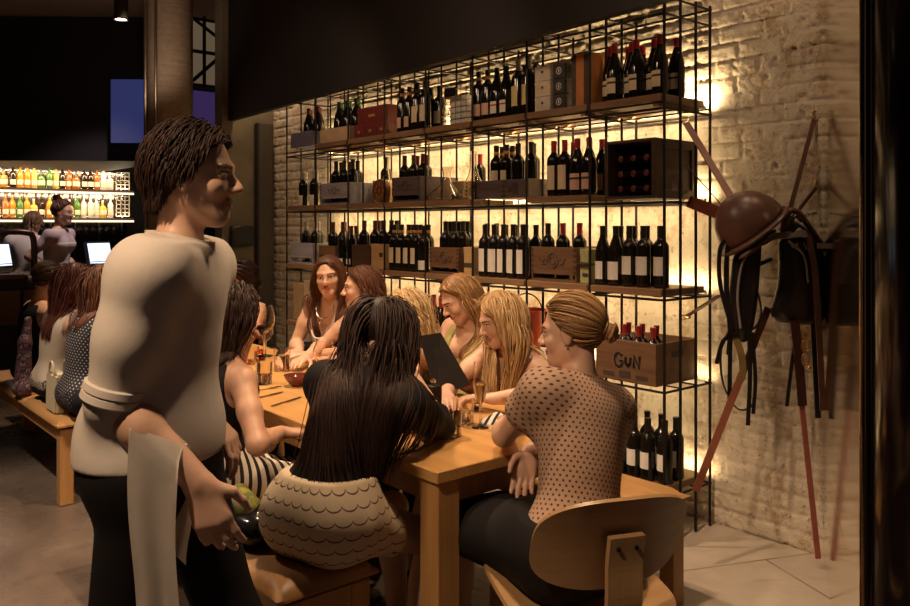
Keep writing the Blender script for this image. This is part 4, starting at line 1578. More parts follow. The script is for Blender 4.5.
class Person:
    def __init__(self, label, hip, head, face, head_yaw, pitch=5, roll=0, twist=0, S=1.0, male=False, skin=SKIN, arms=None, legs=None, step=0.007, group=None, bust=1.0):
        self.S, self.step, self.male = S, step, male
        PEOPLE.append(self)
        self.J = J = {}
        hip, head = np.array(hip, float), np.array(head, float)
        a = math.radians(face)
        fwd = V3(math.cos(a), math.sin(a), 0)
        right = V3(math.sin(a), -math.cos(a), 0)
        ya, pa = math.radians(head_yaw), math.radians(-pitch)
        hf = V3(math.cos(ya) * math.cos(pa), math.sin(ya) * math.cos(pa), math.sin(pa))
        hr = V3(math.sin(ya), -math.cos(ya), 0)
        hu = np.cross(hr, hf)
        if roll:
            c_, s_ = math.cos(math.radians(roll)), math.sin(math.radians(roll))
            hr, hu = hr * c_ + hu * s_, hu * c_ - hr * s_
        J['hr'], J['hf'], J['hu'], J['head'] = hr, hf, hu, head
        neck_top = head - hu * 0.075 * S - hf * 0.028 * S
        u0 = nrm(neck_top - hip)
        N = neck_top - nrm(u0 * 0.55 + hu * 0.45) * 0.085 * S
        u = nrm(N - hip)
        tl = np.linalg.norm(N - hip)
        self.q = q = tl / 0.485
        print(f'person torso scale {q / S:.2f} : {label[:50]}')
        fu = nrm(fwd - u * (fwd @ u))
        ru = np.cross(fu, u)
        if twist:
            c_, s_ = math.cos(math.radians(twist)), math.sin(math.radians(twist))
            fs, rs = fu * c_ - ru * s_, ru * c_ + fu * s_          # positive twist turns the shoulders to the left
        else:
            fs, rs = fu, ru
        J.update(hip=hip, N=N, u=u, fwd=fwd, right=right, fs=fs, rs=rs)
        bow = -fu * 0.02
        W = hip + u * 0.155 * q + bow
        C = hip + u * 0.315 * q + bow
        J['W'], J['C'] = W, C
        P = self.prims = []
        sw = (0.185 if male else 0.158) * S
        # trunk
        Rp, Ru, Rs_ = frame(right, fwd, UP), frame(ru, fu, u), frame(rs, fs, u)
        P.append(ell(hip + UP * 0.02, V3(0.165, 0.115, 0.115) * S, Rp, 0.04, 'pelvis'))
        for s in (-1, 1):
            P.append(ell(hip + right * s * 0.078 * S - fwd * 0.045 * S - UP * 0.012, V3(0.092, 0.092, 0.092) * S, Rp, 0.04, 'pelvis'))
        P.append(ell(W, V3(0.135 if male else 0.122, 0.100 if male else 0.090, 0.14 * q / S) * S, Ru, 0.05, 'belly'))
        P.append(ell(C, V3(0.160 if male else 0.140, 0.112 if male else 0.098, 0.16 * q / S) * S, Rs_, 0.05, 'chest'))
        top = N - u * 0.075 * S
        P.append(cone(top - rs * sw * 0.55, top + rs * sw * 0.55, 0.066 * S, 0.066 * S, 0.05, 'chest'))
        if not male:
            for s in (-1, 1):
                P.append(ell(C + u * 0.025 + rs * s * 0.066 * S + fs * 0.078 * S, V3(0.060, 0.056, 0.060) * S * bust, Rs_, 0.03, 'chest'))
        # neck
        P.append(cone(N - u * 0.03, head - hu * 0.05 * S - hf * 0.026 * S, 0.054 * S, 0.048 * S, 0.03, 'neck'))
        J['sh'] = {}
        for s, nm in ((-1, 'L'), (1, 'R')):
            sh = N - u * 0.058 * S + rs * s * sw
            J['sh'][nm] = sh
            P.append(cone(N - u * 0.012 * S + rs * s * 0.03, sh - rs * s * 0.02, 0.040 * S, 0.048 * S, 0.035, 'shoulder'))
            P.append(ell(sh, V3(0.052, 0.052, 0.052) * S, None, 0.03, 'shoulder' + nm))
        J['el'], J['wr'], J['kn'], J['an'], J['hj'] = {}, {}, {}, {}, {}
        self.fwd, self.right = fwd, right
        arms = arms or {}
        for s, nm in ((-1, 'L'), (1, 'R')):
            A = dict(to=None, pole=None, hand=None, palm=None, curl=0.45, spread=0.0)
            A.update(arms.get(nm, {}))
            self._arm(s, nm, A)
        for s, nm in ((-1, 'L'), (1, 'R')):
            Lg = dict(to=None, pole=None, toe=None, bare=True)
            Lg.update((legs or {}).get(nm, {}))
            self._leg(s, nm, Lg)
        self._head()
        # one continuous mesh
        root = V3(hip[0], hip[1], 0)
        self.root = root
        hc, hs = head, 0.135 * S
        fine = (hc - hs, hc + hs, min(step, 0.0042)) if step < 0.0085 else None
        self.body = solid_obj('person', P, step, [skin, M_LIP, M_EYE, M_IRIS, M_BROW], None, root, midx=self._face_parts, fine=fine, smooth=1)
        self.body.location = root
        tag(self.body, label, 'person', group)

    def _arm(self, s, nm, A):
        J, S, P = self.J, self.S, self.prims
        sh = J['sh'][nm]
        to = np.array(A['to'], float) if A['to'] is not None else sh - UP * 0.45 + J['fs'] * 0.18 + J['rs'] * s * 0.06
        pole = np.array(A['pole'], float) if A['pole'] is not None else -J['fs'] * 0.7 + J['rs'] * s * 0.6 - UP * 0.6
        el, wr = ik(sh, to, 0.275 * S, 0.245 * S, pole)
        J['el'][nm], J['wr'][nm] = el, wr
        m = 1.12 if self.male else 1.0
        P.append(cone(sh, sh + (el - sh) * 0.5, 0.047 * S * m, 0.043 * S * m, 0.02, 'uparm1' + nm))
        P.append(cone(sh + (el - sh) * 0.5, el, 0.043 * S * m, 0.036 * S * m, 0.02, 'uparm2' + nm))
        d = nrm(wr - el)
        P.append(cone(el, el + (wr - el) * 0.32, 0.036 * S * m, 0.040 * S * m, 0.018, 'forearm' + nm))
        P.append(cone(el + (wr - el) * 0.32, wr, 0.040 * S * m, 0.0255 * S * m, 0.018, 'forearm' + nm))
        flat = A['to'] is not None and 0.785 < to[2] < 0.815 and A['hand'] is None
        hd = nrm(A['hand']) if A['hand'] is not None else (nrm(V3(d[0], d[1], 0.0)) if flat else d)
        if flat:
            A['curl'] = min(A['curl'], 0.18)
        pn = np.array(A['palm'], float) if A['palm'] is not None else -UP
        pn = nrm(pn - hd * (pn @ hd)) if abs(nrm(pn) @ hd) < 0.97 else nrm(np.cross(hd, J['rs']))
        self._hand(wr, hd, pn, s, A['curl'], nm)

    def _hand(self, wr, d, pn, s, curl, nm):
        """Palm, four unequal fingers and a thumb leaving the side of the palm near its base."""
        S = self.S * (1.08 if self.male else 1.0)
        P = self.prims
        # for a right hand, palm down and fingers forward, the thumb points left
        thumb = np.cross(pn, d) * s * -1
        w = 0.0385 * S
        base = wr + d * 0.012 * S
        lens = [0.88, 1.0, 0.94, 0.74]
        offs = [0.75, 0.25, -0.25, -0.72]
        for i in range(4):
            o = thumb * w * offs[i]
            kn = wr + d * (0.088 - 0.004 * abs(i - 1)) * S + o
            P.append(cone(base + o * 0.55, kn, 0.0145 * S, 0.0115 * S, 0.016, 'hand' + nm))
            p, dr = kn, nrm(d + thumb * offs[i] * 0.10)
            ang = 0.0
            for ln, rr, c in ((0.042, 0.0092, 0.75), (0.026, 0.0083, 1.0), (0.020, 0.0074, 0.7)):
                ang += curl * c * (1 + 0.12 * i)
                dd = dr * math.cos(ang) + pn * math.sin(ang)
                q = p + dd * ln * S * lens[i]
                P.append(cone(p, q, (rr + 0.0005) * S, rr * S, 0.004, 'hand' + nm))
                p = q
        t0 = wr + d * 0.022 * S + thumb * w * 0.55
        t1 = t0 + nrm(d * 0.62 + thumb * 0.75 + pn * 0.35) * 0.040 * S
        t2 = t1 + nrm(d * 0.85 + thumb * 0.30 + pn * (0.30 + curl * 0.4)) * 0.032 * S
        t3 = t2 + nrm(d * 0.90 + thumb * 0.05 + pn * (0.30 + curl * 0.7)) * 0.026 * S
        P.append(cone(t0, t1, 0.0155 * S, 0.0115 * S, 0.012, 'hand' + nm))
        P.append(cone(t1, t2, 0.0105 * S, 0.0095 * S, 0.004, 'hand' + nm))
        P.append(cone(t2, t3, 0.0095 * S, 0.0080 * S, 0.004, 'hand' + nm))

    def _leg(self, s, nm, L):
        J, S, P = self.J, self.S, self.prims
        hj = J['hip'] + self.right * s * 0.088 * S - UP * 0.012
        J['hj'][nm] = hj
        to = np.array(L['to'], float) if L['to'] is not None else V3(*(J['hip'][:2] + self.fwd[:2] * 0.46 + self.right[:2] * s * 0.10), 0.085)
        pole = np.array(L['pole'], float) if L['pole'] is not None else self.fwd + UP * 0.6
        kn, an = ik(hj, to, 0.43 * S, 0.42 * S, pole)
        J['kn'][nm], J['an'][nm] = kn, an
        P.append(cone(hj, kn, 0.084 * S, 0.055 * S, 0.03, 'thigh' + nm))
        P.append(cone(kn, an, 0.052 * S, 0.034 * S, 0.025, 'shank' + nm))
        back = -nrm(self.fwd - nrm(an - kn) * (self.fwd @ nrm(an - kn)))
        P.append(ell(kn + (an - kn) * 0.30 + back * 0.016, V3(0.047, 0.047, 0.11) * S, self._along(an - kn), 0.03, 'shank' + nm))
        toe = np.array(L['toe'], float) if L['toe'] is not None else self.fwd - UP * 0.25
        toe = nrm(toe)
        heel = an - UP * 0.045 * S - toe * 0.035
        ball_ = an - UP * 0.052 * S + toe * 0.10 * S
        tip = ball_ + nrm(V3(toe[0], toe[1], 0)) * 0.05 * S
        ball_[2], tip[2] = max(ball_[2], 0.03), max(tip[2], 0.025)
        heel[2] = max(heel[2], 0.032)
        P.append(cone(an, heel, 0.035 * S, 0.029 * S, 0.02, 'foot' + nm))
        P.append(cone(heel, ball_, 0.028 * S, 0.030 * S, 0.02, 'foot' + nm))
        P.append(cone(an, ball_, 0.034 * S, 0.026 * S, 0.03, 'foot' + nm))
        P.append(cone(ball_, tip, 0.029 * S, 0.021 * S, 0.015, 'foot' + nm))

    @staticmethod
    def _along(d):
        z = nrm(d)
        x = nrm(np.cross(z, V3(0.3, 0.9, 0.1)))
        return np.stack([x, np.cross(z, x), z])

    def hp(self, x, y, z):
        """Head coordinates (right, forward, up; metres) to the room."""
        J = self.J
        return J['head'] + (J['hr'] * x + J['hf'] * y + J['hu'] * z) * self.S

    def _head(self):
        S, P, J = self.S, self.prims, self.J
        R = frame(J['hr'], J['hf'], J['hu'])
        h = self.hp
        E = lambda c, r, k, t='head': P.append(ell(h(*c), V3(*r) * S, R, k * S, t))
        E((0, -0.014, 0.032), (0.073, 0.090, 0.082), 0.02)
        E((0, 0.022, -0.025), (0.058, 0.060, 0.078), 0.03)
        E((0, 0.050, -0.088), (0.026, 0.026, 0.022), 0.025)
        for s in (-1, 1):
            P.append(cone(h(s * 0.050, -0.002, -0.052), h(s * 0.016, 0.056, -0.092), 0.017 * S, 0.014 * S, 0.03 * S, 'head'))
            E((s * 0.036, 0.052, -0.024), (0.024, 0.022, 0.022), 0.02)
            P.append(cone(h(s * 0.014, 0.076, 0.022), h(s * 0.044, 0.060, 0.022), 0.012 * S, 0.010 * S, 0.014 * S, 'head'))
            E((s * 0.031, 0.067, 0.004), (0.0145, 0.0125, 0.0115), 0.004)
            E((s * 0.073, -0.008, -0.004), (0.009, 0.018, 0.031), 0.008)
            E((s * 0.010, 0.089, -0.030), (0.009, 0.010, 0.008), 0.006)
        P.append(cone(h(0, 0.078, 0.010), h(0, 0.102, -0.026), 0.008 * S, 0.0105 * S, 0.010 * S, 'head'))
        E((0, 0.0795, -0.0545), (0.022, 0.009, 0.0058), 0.004)
        E((0, 0.0780, -0.0655), (0.020, 0.010, 0.0066), 0.004)

    def _face_parts(self, C):
        J, S = self.J, self.S
        d = (C - J['head']) / S
        x, y, z = d @ J['hr'], d @ J['hf'], d @ J['hu']
        ax = np.abs(x)
        m = np.zeros(len(C), np.int32)
        front = (y > 0.045) & (ax < 0.065) & (np.abs(z) < 0.12)
        lip = front & (y > 0.07) & (((x / 0.024) ** 2 + ((z + 0.060) / 0.0125) ** 2) < 1)
        m[lip] = 1
        ex, ez = ax - 0.031, z - 0.004
        eye = front & (y > 0.065) & ((ex / 0.0135) ** 2 + (ez / 0.0062) ** 2 < 1)
        m[eye] = 2
        m[eye & (ex ** 2 + ez ** 2 < 0.0058 ** 2)] = 3
        lash = front & (y > 0.06) & (np.abs(ez - 0.0075 + 14 * ex ** 2) < 0.0022) & (np.abs(ex) < 0.0155)
        m[lash] = 3
        brow = front & (np.abs(z - 0.0245 + 9 * (ax - 0.034) ** 2) < 0.0036) & (ax > 0.013) & (ax < 0.052)
        m[brow] = 4
        return m

    # ---- clothes: the body's own solids grown by a few millimetres and cut at the hems
    def wear(self, name, tags, off, mat, clips=(), cuts=(), extra=(), kadd=0.015, uv=None, step=None, smooth=2):
        pr = [p for p in self.prims if any(p.tag == t or (t.endswith('*') and p.tag.startswith(t[:-1])) for t in tags)] + list(extra)
        o = solid_obj(name, pr, step or self.step, mat, self.body, self.root, off=off, clips=clips, cuts=cuts, kadd=kadd, uv=uv, smooth=smooth)
        return o

    def child(self, name, bm, mat, **kw):
        for v in bm.verts:
            v.co = v.co - Vector(self.root)
        return obj(name, bm, mat, self.body, **kw)

    def around(self, origin=None, axis=None, R=0.13):
        """UV unrolled around an axis: metres around, metres along."""
        o = self.J['hip'] if origin is None else np.asarray(origin)
        ax = self.J['u'] if axis is None else nrm(axis)
        f = nrm(self.J['fwd'] - ax * (self.J['fwd'] @ ax))
        r = np.cross(f, ax)

        def uv(V):
            d = V - o
            return np.stack([np.arctan2(d @ r, d @ -f) * R, d @ ax], 1)
        uv.period = 2 * math.pi * R
        return uv

    def shoes(self, mat, heel=0.0, names='shoe', open_=False):
        for nm in ('L', 'R'):
            pr = [p for p in self.prims if p.tag == 'foot' + nm]
            an = self.J['an'][nm]
            lim = an - UP * 0.018 if not open_ else an - UP * 0.055
            self.wear(names, ['foot' + nm], 0.004, mat, clips=[(lim, UP)], kadd=0.0, step=min(self.step, 0.007))

    # ---- hair
    def _scalp_dirs(self, n, rng, hairline=True):
        out = []
        while len(out) < n:
            v = nrm(rng.normal(size=3))
            p = V3(0, -0.014, 0.032) + v * V3(0.076, 0.093, 0.085)
            if (p[1] - 0.046) * 0.80 - (p[2] - 0.062) * 0.60 < 0 and p[2] > -0.06:
                if abs(p[0]) > 0.066 and p[1] > -0.03 and p[2] < 0.005:
                    continue
                out.append(v)
        return np.array(out)

    def _cap(self, off=0.010):
        S, J = self.S, self.J
        R = frame(J['hr'], J['hf'], J['hu'])
        pr = [ell(self.hp(0, -0.014, 0.032), V3(0.076, 0.093, 0.085) * S, R, 0.0, '')]
        n = J['hf'] * 0.80 - J['hu'] * 0.60
        return solid(pr, 0.008, off=off * S, clips=[(self.hp(0, 0.046, 0.062), n), (self.hp(0, 0, -0.062), -J['hu'])])

    def _strand_mesh(self, name, paths, w, th, tones, mat, cap=None, taper=0.35):
        """Flat-oval locks along paths (N, T, 3), in one mesh with the scalp cap."""
        Nn, T, _ = paths.shape
        tan = np.gradient(paths, axis=1)
        tan /= np.maximum(np.linalg.norm(tan, axis=2, keepdims=True), 1e-9)
        out = paths - self.J['head'] + self.J['hu'] * 0.02
        out = out - tan * np.sum(out * tan, 2, keepdims=True)
        out /= np.maximum(np.linalg.norm(out, axis=2, keepdims=True), 1e-6)
        sd = np.cross(tan, out)
        prof = np.ones(T)
        t = np.linspace(0, 1, T)
        prof = np.minimum(1, 0.35 + t * 8) * np.where(t > 1 - taper, np.sqrt(np.maximum(1 - ((t - 1 + taper) / taper) ** 2, 0.02)), 1)
        seg = 4
        ang = np.arange(seg) * 2 * math.pi / seg
        ww = (w[:, None] * prof[None])[:, :, None, None]
        tt = (th * prof)[None, :, None, None]
        rings = paths[:, :, None, :] + sd[:, :, None, :] * np.cos(ang)[None, None, :, None] * ww + out[:, :, None, :] * np.sin(ang)[None, None, :, None] * tt
        V = rings.reshape(-1, 3)
        base = (np.arange(Nn)[:, None] * T + np.arange(T - 1)[None]) * seg
        k = np.arange(seg)
        a = base[:, :, None] + k
        b = base[:, :, None] + (k + 1) % seg
        F = np.stack([a, b, b + seg, a + seg], -1).reshape(-1, 4)
        tone = np.repeat(tones, T * seg)
        if cap is not None:
            Vc, Fc = cap
            F = np.vstack([F, Fc + len(V)])
            V = np.vstack([V, Vc])
            tone = np.concatenate([tone, np.full(len(Vc), 0.08)])
        me = np_mesh(name, V - self.root, F, mat)
        at = me.attributes.new('tone', 'FLOAT', 'POINT')
        at.data.foreach_set('value', np.ascontiguousarray(tone, dtype=np.float32))
        return link_mesh(name, me, self.body)

    def hair_long(self, mat, length=0.42, n=420, part=0.0, back=0.35, wave=0.0, seed=1, vol=0.012, width=0.0065, front=True, bring=0.0, steps=26, open_face=0.056, face_y=0.05, hug=0.5, hug_f=-0.03, hug_x=0.0, side=0.8, hug_fr=None, front_len=1.0):
        rng = np.random.default_rng(seed)
        S, J = self.S, self.J
        v = self._scalp_dirs(n, rng)
        loc = V3(0, -0.014, 0.032) + v * V3(0.078, 0.095, 0.087)
        P0 = J['head'] + (loc[:, :1] * J['hr'] + loc[:, 1:2] * J['hf'] + loc[:, 2:] * J['hu']) * S
        nor = v[:, :1] * J['hr'] + v[:, 1:2] * J['hf'] + v[:, 2:] * J['hu']
        sx = np.sign(loc[:, 0] - part)[:, None]
        flow = sx * J['hr'] * side - J['hf'] * back - J['hu'] * 0.15 - UP * 0.35
        d = flow - nor * np.sum(flow * nor, 1, keepdims=True)
        d /= np.maximum(np.linalg.norm(d, axis=1, keepdims=True), 1e-6)
        off = rng.uniform(0.004, vol + 0.004, n) * S
        L = length * rng.uniform(0.86, 1.04, n)
        L = np.where(loc[:, 1] > 0.005, L * front_len, L)
        ds = (L / steps)[:, None]
        body = [p for p in self.prims if not p.tag.startswith(('thigh', 'shank', 'foot', 'hand', 'forearm'))]
        p = P0.copy()
        path = [p.copy()]
        ph = rng.uniform(0, 6.28, n)
        grp = rng.integers(0, 14, n)
        swirl = rng.normal(size=(14, 3)) * 0.25
        for i in range(steps):
            t = i / steps
            g = -UP[None] * 1.0 + swirl[grp] * (0.25 + wave)
            if wave:
                g = g + (np.sin(ph + t * 16)[:, None] * J['hr'] + np.cos(ph + t * 16)[:, None] * J['hf']) * wave
            if hug:
                ff = np.where(sx > 0, hug_fr if hug_fr is not None else hug_f, hug_f)
                T = J['N'][None] + J['fs'][None] * ff + sx * J['rs'][None] * hug_x
                h_ = T - p
                h_[:, 2] = 0
                g = g + h_ / 0.10 * hug * min(1.0, t * 2.5)
            if bring:
                g = g + J['fs'][None] * bring * max(0, t - 0.25)
            d = d * 0.72 + g * 0.28
            d /= np.linalg.norm(d, axis=1, keepdims=True)
            p = p + d * ds
            e = 1e-3
            for _ in range(2):
                dist = union_dist(body, p)
                pen = off - dist
                m = pen > 0
                if m.any():
                    q = p[m]
                    G = np.stack([union_dist(body, q + np.eye(3)[a] * e) - dist[m] for a in range(3)], 1) / e
                    G /= np.maximum(np.linalg.norm(G, axis=1, keepdims=True), 1e-6)
                    p[m] = q + G * pen[m][:, None]
            # keep the face clear
            hd = (p - J['head']) / S
            x, y, z = hd @ J['hr'], hd @ J['hf'], hd @ J['hu']
            lim = open_face
            m = (y > 0.02) & (np.abs(x) < lim) & (z < 0.075) & (z > -0.13)
            if m.any():
                tgt = np.where(x[m] >= 0, lim, -lim)
                p[m] = p[m] + (J['hr'][None] * ((tgt - x[m]) * 0.6)[:, None]) * S
            m = (y > face_y) & (np.abs(x) < 0.10) & (z < 0.070) & (z > -0.15)
            if m.any():
                p[m] = p[m] - (J['hf'][None] * ((y[m] - face_y) * 0.7)[:, None]) * S
            # locks come to rest on the table instead of sinking into it
            m = (p[:, 0] > TX0 - 0.01) & (p[:, 0] < TX1 + 0.01) & (p[:, 1] > 1.90) & (p[:, 1] < 6.73) & (p[:, 2] < 0.757)
            p[m, 2] = 0.757
            nd = p - path[-1]
            nl = np.linalg.norm(nd, axis=1, keepdims=True)
            d = np.where(nl > 1e-6, nd / np.maximum(nl, 1e-9), d)
            path.append(p.copy())
        paths = np.stack(path, 1)
        # soften the polylines
        for _ in range(5):
            paths[:, 1:-1] = 0.5 * paths[:, 1:-1] + 0.25 * (paths[:, :-2] + paths[:, 2:])
        w = rng.uniform(0.7, 1.25, n) * width * S
        tones = np.clip(rng.beta(1.6, 1.8, n), 0, 1)
        return self._strand_mesh('hair', paths, w, 0.0015 * S, tones, mat, self._cap())

    def hair_up(self, mat, bun=(0, -0.085, 0.055), n=300, seed=1, bun_r=0.036, width=0.006, bump_=0.012, bun_n=60):
        rng = np.random.default_rng(seed)
        S, J = self.S, self.J
        v = self._scalp_dirs(n, rng)
        b = nrm((np.array(bun) - V3(0, -0.014, 0.032)) / V3(0.076, 0.093, 0.085))
        T = 16
        t = np.linspace(0, 1, T)[None, :, None]
        dirs = v[:, None, :] * (1 - t) + b[None, None, :] * t
        dirs = dirs / np.maximum(np.linalg.norm(dirs, axis=2, keepdims=True), 1e-6)
        jitter = rng.uniform(0.003, bump_, n)[:, None, None] * np.sin(t * math.pi) ** 0.6 + 0.004
        loc = V3(0, -0.014, 0.032) + dirs * (V3(0.075, 0.092, 0.084) + jitter)
        paths = J['head'] + (loc[..., :1] * J['hr'] + loc[..., 1:2] * J['hf'] + loc[..., 2:] * J['hu']) * S
        w = rng.uniform(0.7, 1.2, n) * width * S
        tones = np.clip(rng.beta(1.6, 1.8, n), 0, 1)
        # the coil of the bun
        th = np.linspace(0, 1, T)
        cc = np.array(bun) + b * bun_r * 0.55
        e1 = nrm(np.cross(b, V3(1, 0.2, 0.1)))
        e2 = np.cross(b, e1)
        coils = []
        for i in range(bun_n):
            a0, rr = rng.uniform(0, 6.28), bun_r * (0.35 + 0.65 * rng.random() ** 0.5)
            hgt = math.sqrt(max(bun_r ** 2 - (rr * 0.92) ** 2, 0)) * rng.choice([-1, 1], p=[0.25, 0.75]) * 0.8
            a = a0 + th * 2.6
            coils.append(cc[None] + rr * (np.cos(a)[:, None] * e1 + np.sin(a)[:, None] * e2) + (hgt + np.sin(a * 2) * 0.004)[:, None] * b)
        coils = np.array(coils)
        cp = J['head'] + (coils[..., :1] * J['hr'] + coils[..., 1:2] * J['hf'] + coils[..., 2:] * J['hu']) * S
        R = frame(J['hr'], J['hf'], J['hu'])
        core = solid([ell(self.hp(*cc), V3(1, 1, 1) * bun_r * 0.85 * S, R, 0, '')], 0.006)
        Vc, Fc = self._cap(0.007)
        cap = (np.vstack([Vc, core[0]]), np.vstack([Fc, core[1] + len(Vc)]))
        return self._strand_mesh('hair', np.concatenate([paths, cp]), np.concatenate([w, np.full(bun_n, width * S)]), 0.0016 * S,
                                 np.concatenate([tones, rng.random(bun_n)]), mat, cap, taper=0.12)
# ------------------------------------------------------------------ cloth


def cloth(name, col, rough=0.85, var=0.12, sheen=0.0):
    if name in MATS:
        return MATS[name]
    t = NT(name)
    n = t.noise(t.coord(), 120, 3)
    n2 = t.noise(t.coord(), 7, 4)
    lo = tuple(c * (1 - var) for c in col)
    t.set(Base_Color=t.ramp(n2, [(0.3, lo), (0.7, col)]), Roughness=rough, Sheen_Weight=sheen, Specular_IOR_Level=0.2)
    n3 = t.noise(t.coord('Object', (1.0, 1.0, 0.35)), 6, 2, 0.4)
    t.bump(t.math('ADD', t.math('MULTIPLY', n, 0.03), t.math('ADD', t.math('MULTIPLY', n2, 0.3), n3)), 0.22, 0.03)
    MATS[name] = t.m
    return t.m


def uv_xy(t):
    nd = t.n('ShaderNodeUVMap', uv_map='UVMap')
    sp = t.n('ShaderNodeSeparateXYZ')
    t.link(nd.outputs[0], sp.inputs[0])
    return sp.outputs[0], sp.outputs[1]


def dots_cloth(name, ground, dot, pitch, radius, rough=0.8):
    t = NT(name)
    u, v = uv_xy(t)
    U, W = t.math('DIVIDE', u, pitch), t.math('DIVIDE', v, pitch * 0.75)
    rowi = t.math('FLOOR', W)
    sh = t.math('MULTIPLY', t.math('MODULO', t.math('ABSOLUTE', rowi), 2.0), 0.5)
    du = t.math('SUBTRACT', t.math('FRACT', t.math('ADD', U, sh)), 0.5)
    dv = t.math('MULTIPLY', t.math('SUBTRACT', t.math('FRACT', W), 0.5), 0.75)
    r = t.math('SQRT', t.math('ADD', t.math('MULTIPLY', du, du), t.math('MULTIPLY', dv, dv)))
    m = t.math('LESS_THAN', r, radius / pitch)
    n = t.noise(t.coord(), 9, 4)
    t.set(Base_Color=t.mix(m, ground, dot), Roughness=rough)
    t.bump(n, 0.3, 0.015)
    return t.m


def stripes_cloth(name, a, b, pitch, wob=0.004):
    t = NT(name)
    u, v = uv_xy(t)
    n = t.noise(t.coord(), 6, 2)
    f = t.math('FRACT', t.math('DIVIDE', t.math('ADD', v, t.math('MULTIPLY', n, wob * 4)), pitch))
    t.set(Base_Color=t.mix(t.math('GREATER_THAN', f, 0.56), a, b), Roughness=0.85)
    return t.m


def scallop_cloth(name, ground, line):
    """Overlapping rows of scalloped edges, each traced by a dark hem line."""
    t = NT(name)
    u, v = uv_xy(t)
    rows, w = 0.040, 0.052
    out = None
    R = t.math('DIVIDE', v, rows)
    k0 = t.math('FLOOR', R)
    h = None
    for dk in (0, 1):
        k = t.math('ADD', k0, float(dk))
        sh = t.math('MULTIPLY', t.math('MODULO', t.math('ABSOLUTE', k), 2.0), 0.5)
        s = t.math('SUBTRACT', t.math('MULTIPLY', t.math('FRACT', t.math('ADD', t.math('DIVIDE', u, w), sh)), 2.0), 1.0)
        # a half circle hanging from each row line
        arc = t.math('SQRT', t.math('MAXIMUM', t.math('SUBTRACT', 1.0, t.math('MULTIPLY', s, s)), 0.0))
        edge = t.math('SUBTRACT', t.math('MULTIPLY', k, rows), t.math('MULTIPLY', arc, 0.016))
        d = t.math('ABSOLUTE', t.math('SUBTRACT', v, edge))
        m = t.math('LESS_THAN', d, 0.0022)
        out = m if out is None else t.math('MAXIMUM', out, m)
        st = t.math('MULTIPLY', t.math('SUBTRACT', t.math('FRACT', t.math('DIVIDE', t.math('SUBTRACT', v, edge), rows)), 0.5), 1.0)
        h = st if h is None else t.math('MAXIMUM', h, st)
    band = t.math('GREATER_THAN', t.noise(t.coord('Object', (0.01, 0.01, 6)), 3.0, 1), 0.0)
    t.set(Base_Color=t.mix(out, ground, line), Roughness=0.8)
    n = t.noise(t.coord(), 9, 4)
    t.bump(t.math('ADD', n, t.math('MULTIPLY', h, 0.4)), 0.35, 0.012)
    return t.m


def blotch_cloth(name, cols, scale):
    t = NT(name)
    vo = t.n('ShaderNodeTexVoronoi')
    vo.inputs['Scale'].default_value = scale
    w = t.noise(t.coord(), scale * 0.6, 3)
    v = t.n('ShaderNodeVectorMath', operation='ADD')
    t.link(t.coord(), v.inputs[0])
    sc = t.n('ShaderNodeVectorMath', operation='SCALE')
    nn = t.n('ShaderNodeTexNoise')
    nn.inputs['Scale'].default_value = scale * 0.5
    t.link(nn.outputs[1], sc.inputs[0])
    sc.inputs['Scale'].default_value = 0.05
    t.link(sc.outputs[0], v.inputs[1])
    t.link(v.outputs[0], vo.inputs['Vector'])
    n = len(cols)
    rp = t.n('ShaderNodeValToRGB')
    rp.color_ramp.interpolation = 'CONSTANT'
    e = rp.color_ramp.elements
    while len(e) < n:
        e.new(0.5)
    for i, c in enumerate(cols):
        e[i].position = i / n
        e[i].color = (*c, 1)
    t.link(t.math('MULTIPLY', vo.outputs['Distance'], 1.4), rp.inputs[0])
    t.set(Base_Color=rp.outputs[0], Roughness=0.85)
    return t.m


C_BLACK = cloth('black_jersey', (0.012, 0.010, 0.011), 0.8)
C_DARK = cloth('dark_denim', (0.022, 0.022, 0.030), 0.85)
C_CREAM = cloth('cream_cotton', (0.62, 0.52, 0.40), 0.85)
C_PINK = cloth('pale_pink_satin', (0.66, 0.50, 0.44), 0.35)
C_OLIVE = cloth('olive_jersey', (0.36, 0.32, 0.12), 0.75)
C_CORAL = cloth('coral_jersey', (0.55, 0.16, 0.08), 0.75)
C_WHITE = cloth('white_shirting', (0.74, 0.67, 0.60), 0.8)
C_LACE = cloth('pale_lace', (0.62, 0.50, 0.50), 0.85)
C_DOTS = dots_cloth('dotted_blouse_cloth', (0.44, 0.285, 0.195), (0.085, 0.038, 0.030), 0.0185, 0.0037)
C_NAVY = dots_cloth('navy_dotted_cloth', (0.020, 0.024, 0.035), (0.50, 0.42, 0.36), 0.020, 0.0036)
C_SCALLOP = scallop_cloth('scalloped_cream_cloth', (0.66, 0.54, 0.38), (0.10, 0.055, 0.035))
C_STRIPE = stripes_cloth('black_white_stripe', (0.72, 0.64, 0.55), (0.016, 0.013, 0.013), 0.036)
C_PRINT = blotch_cloth('dark_print_cloth', [(0.60, 0.48, 0.40), (0.09, 0.03, 0.035), (0.55, 0.44, 0.38), (0.10, 0.035, 0.04)], 22)
M_SHOE = plain('dark_shoe_leather', (0.014, 0.011, 0.011), 0.35)
M_SILVER = plain('silver_trinket', (0.75, 0.70, 0.64), 0.2, 1.0)

TRUNK = ['pelvis', 'belly', 'chest']
TEE = TRUNK + ['shoulder', 'shoulderL', 'shoulderR', 'uparm1*']
LONG = TRUNK + ['shoulder', 'shoulderL', 'shoulderR', 'uparm*', 'forearm*']


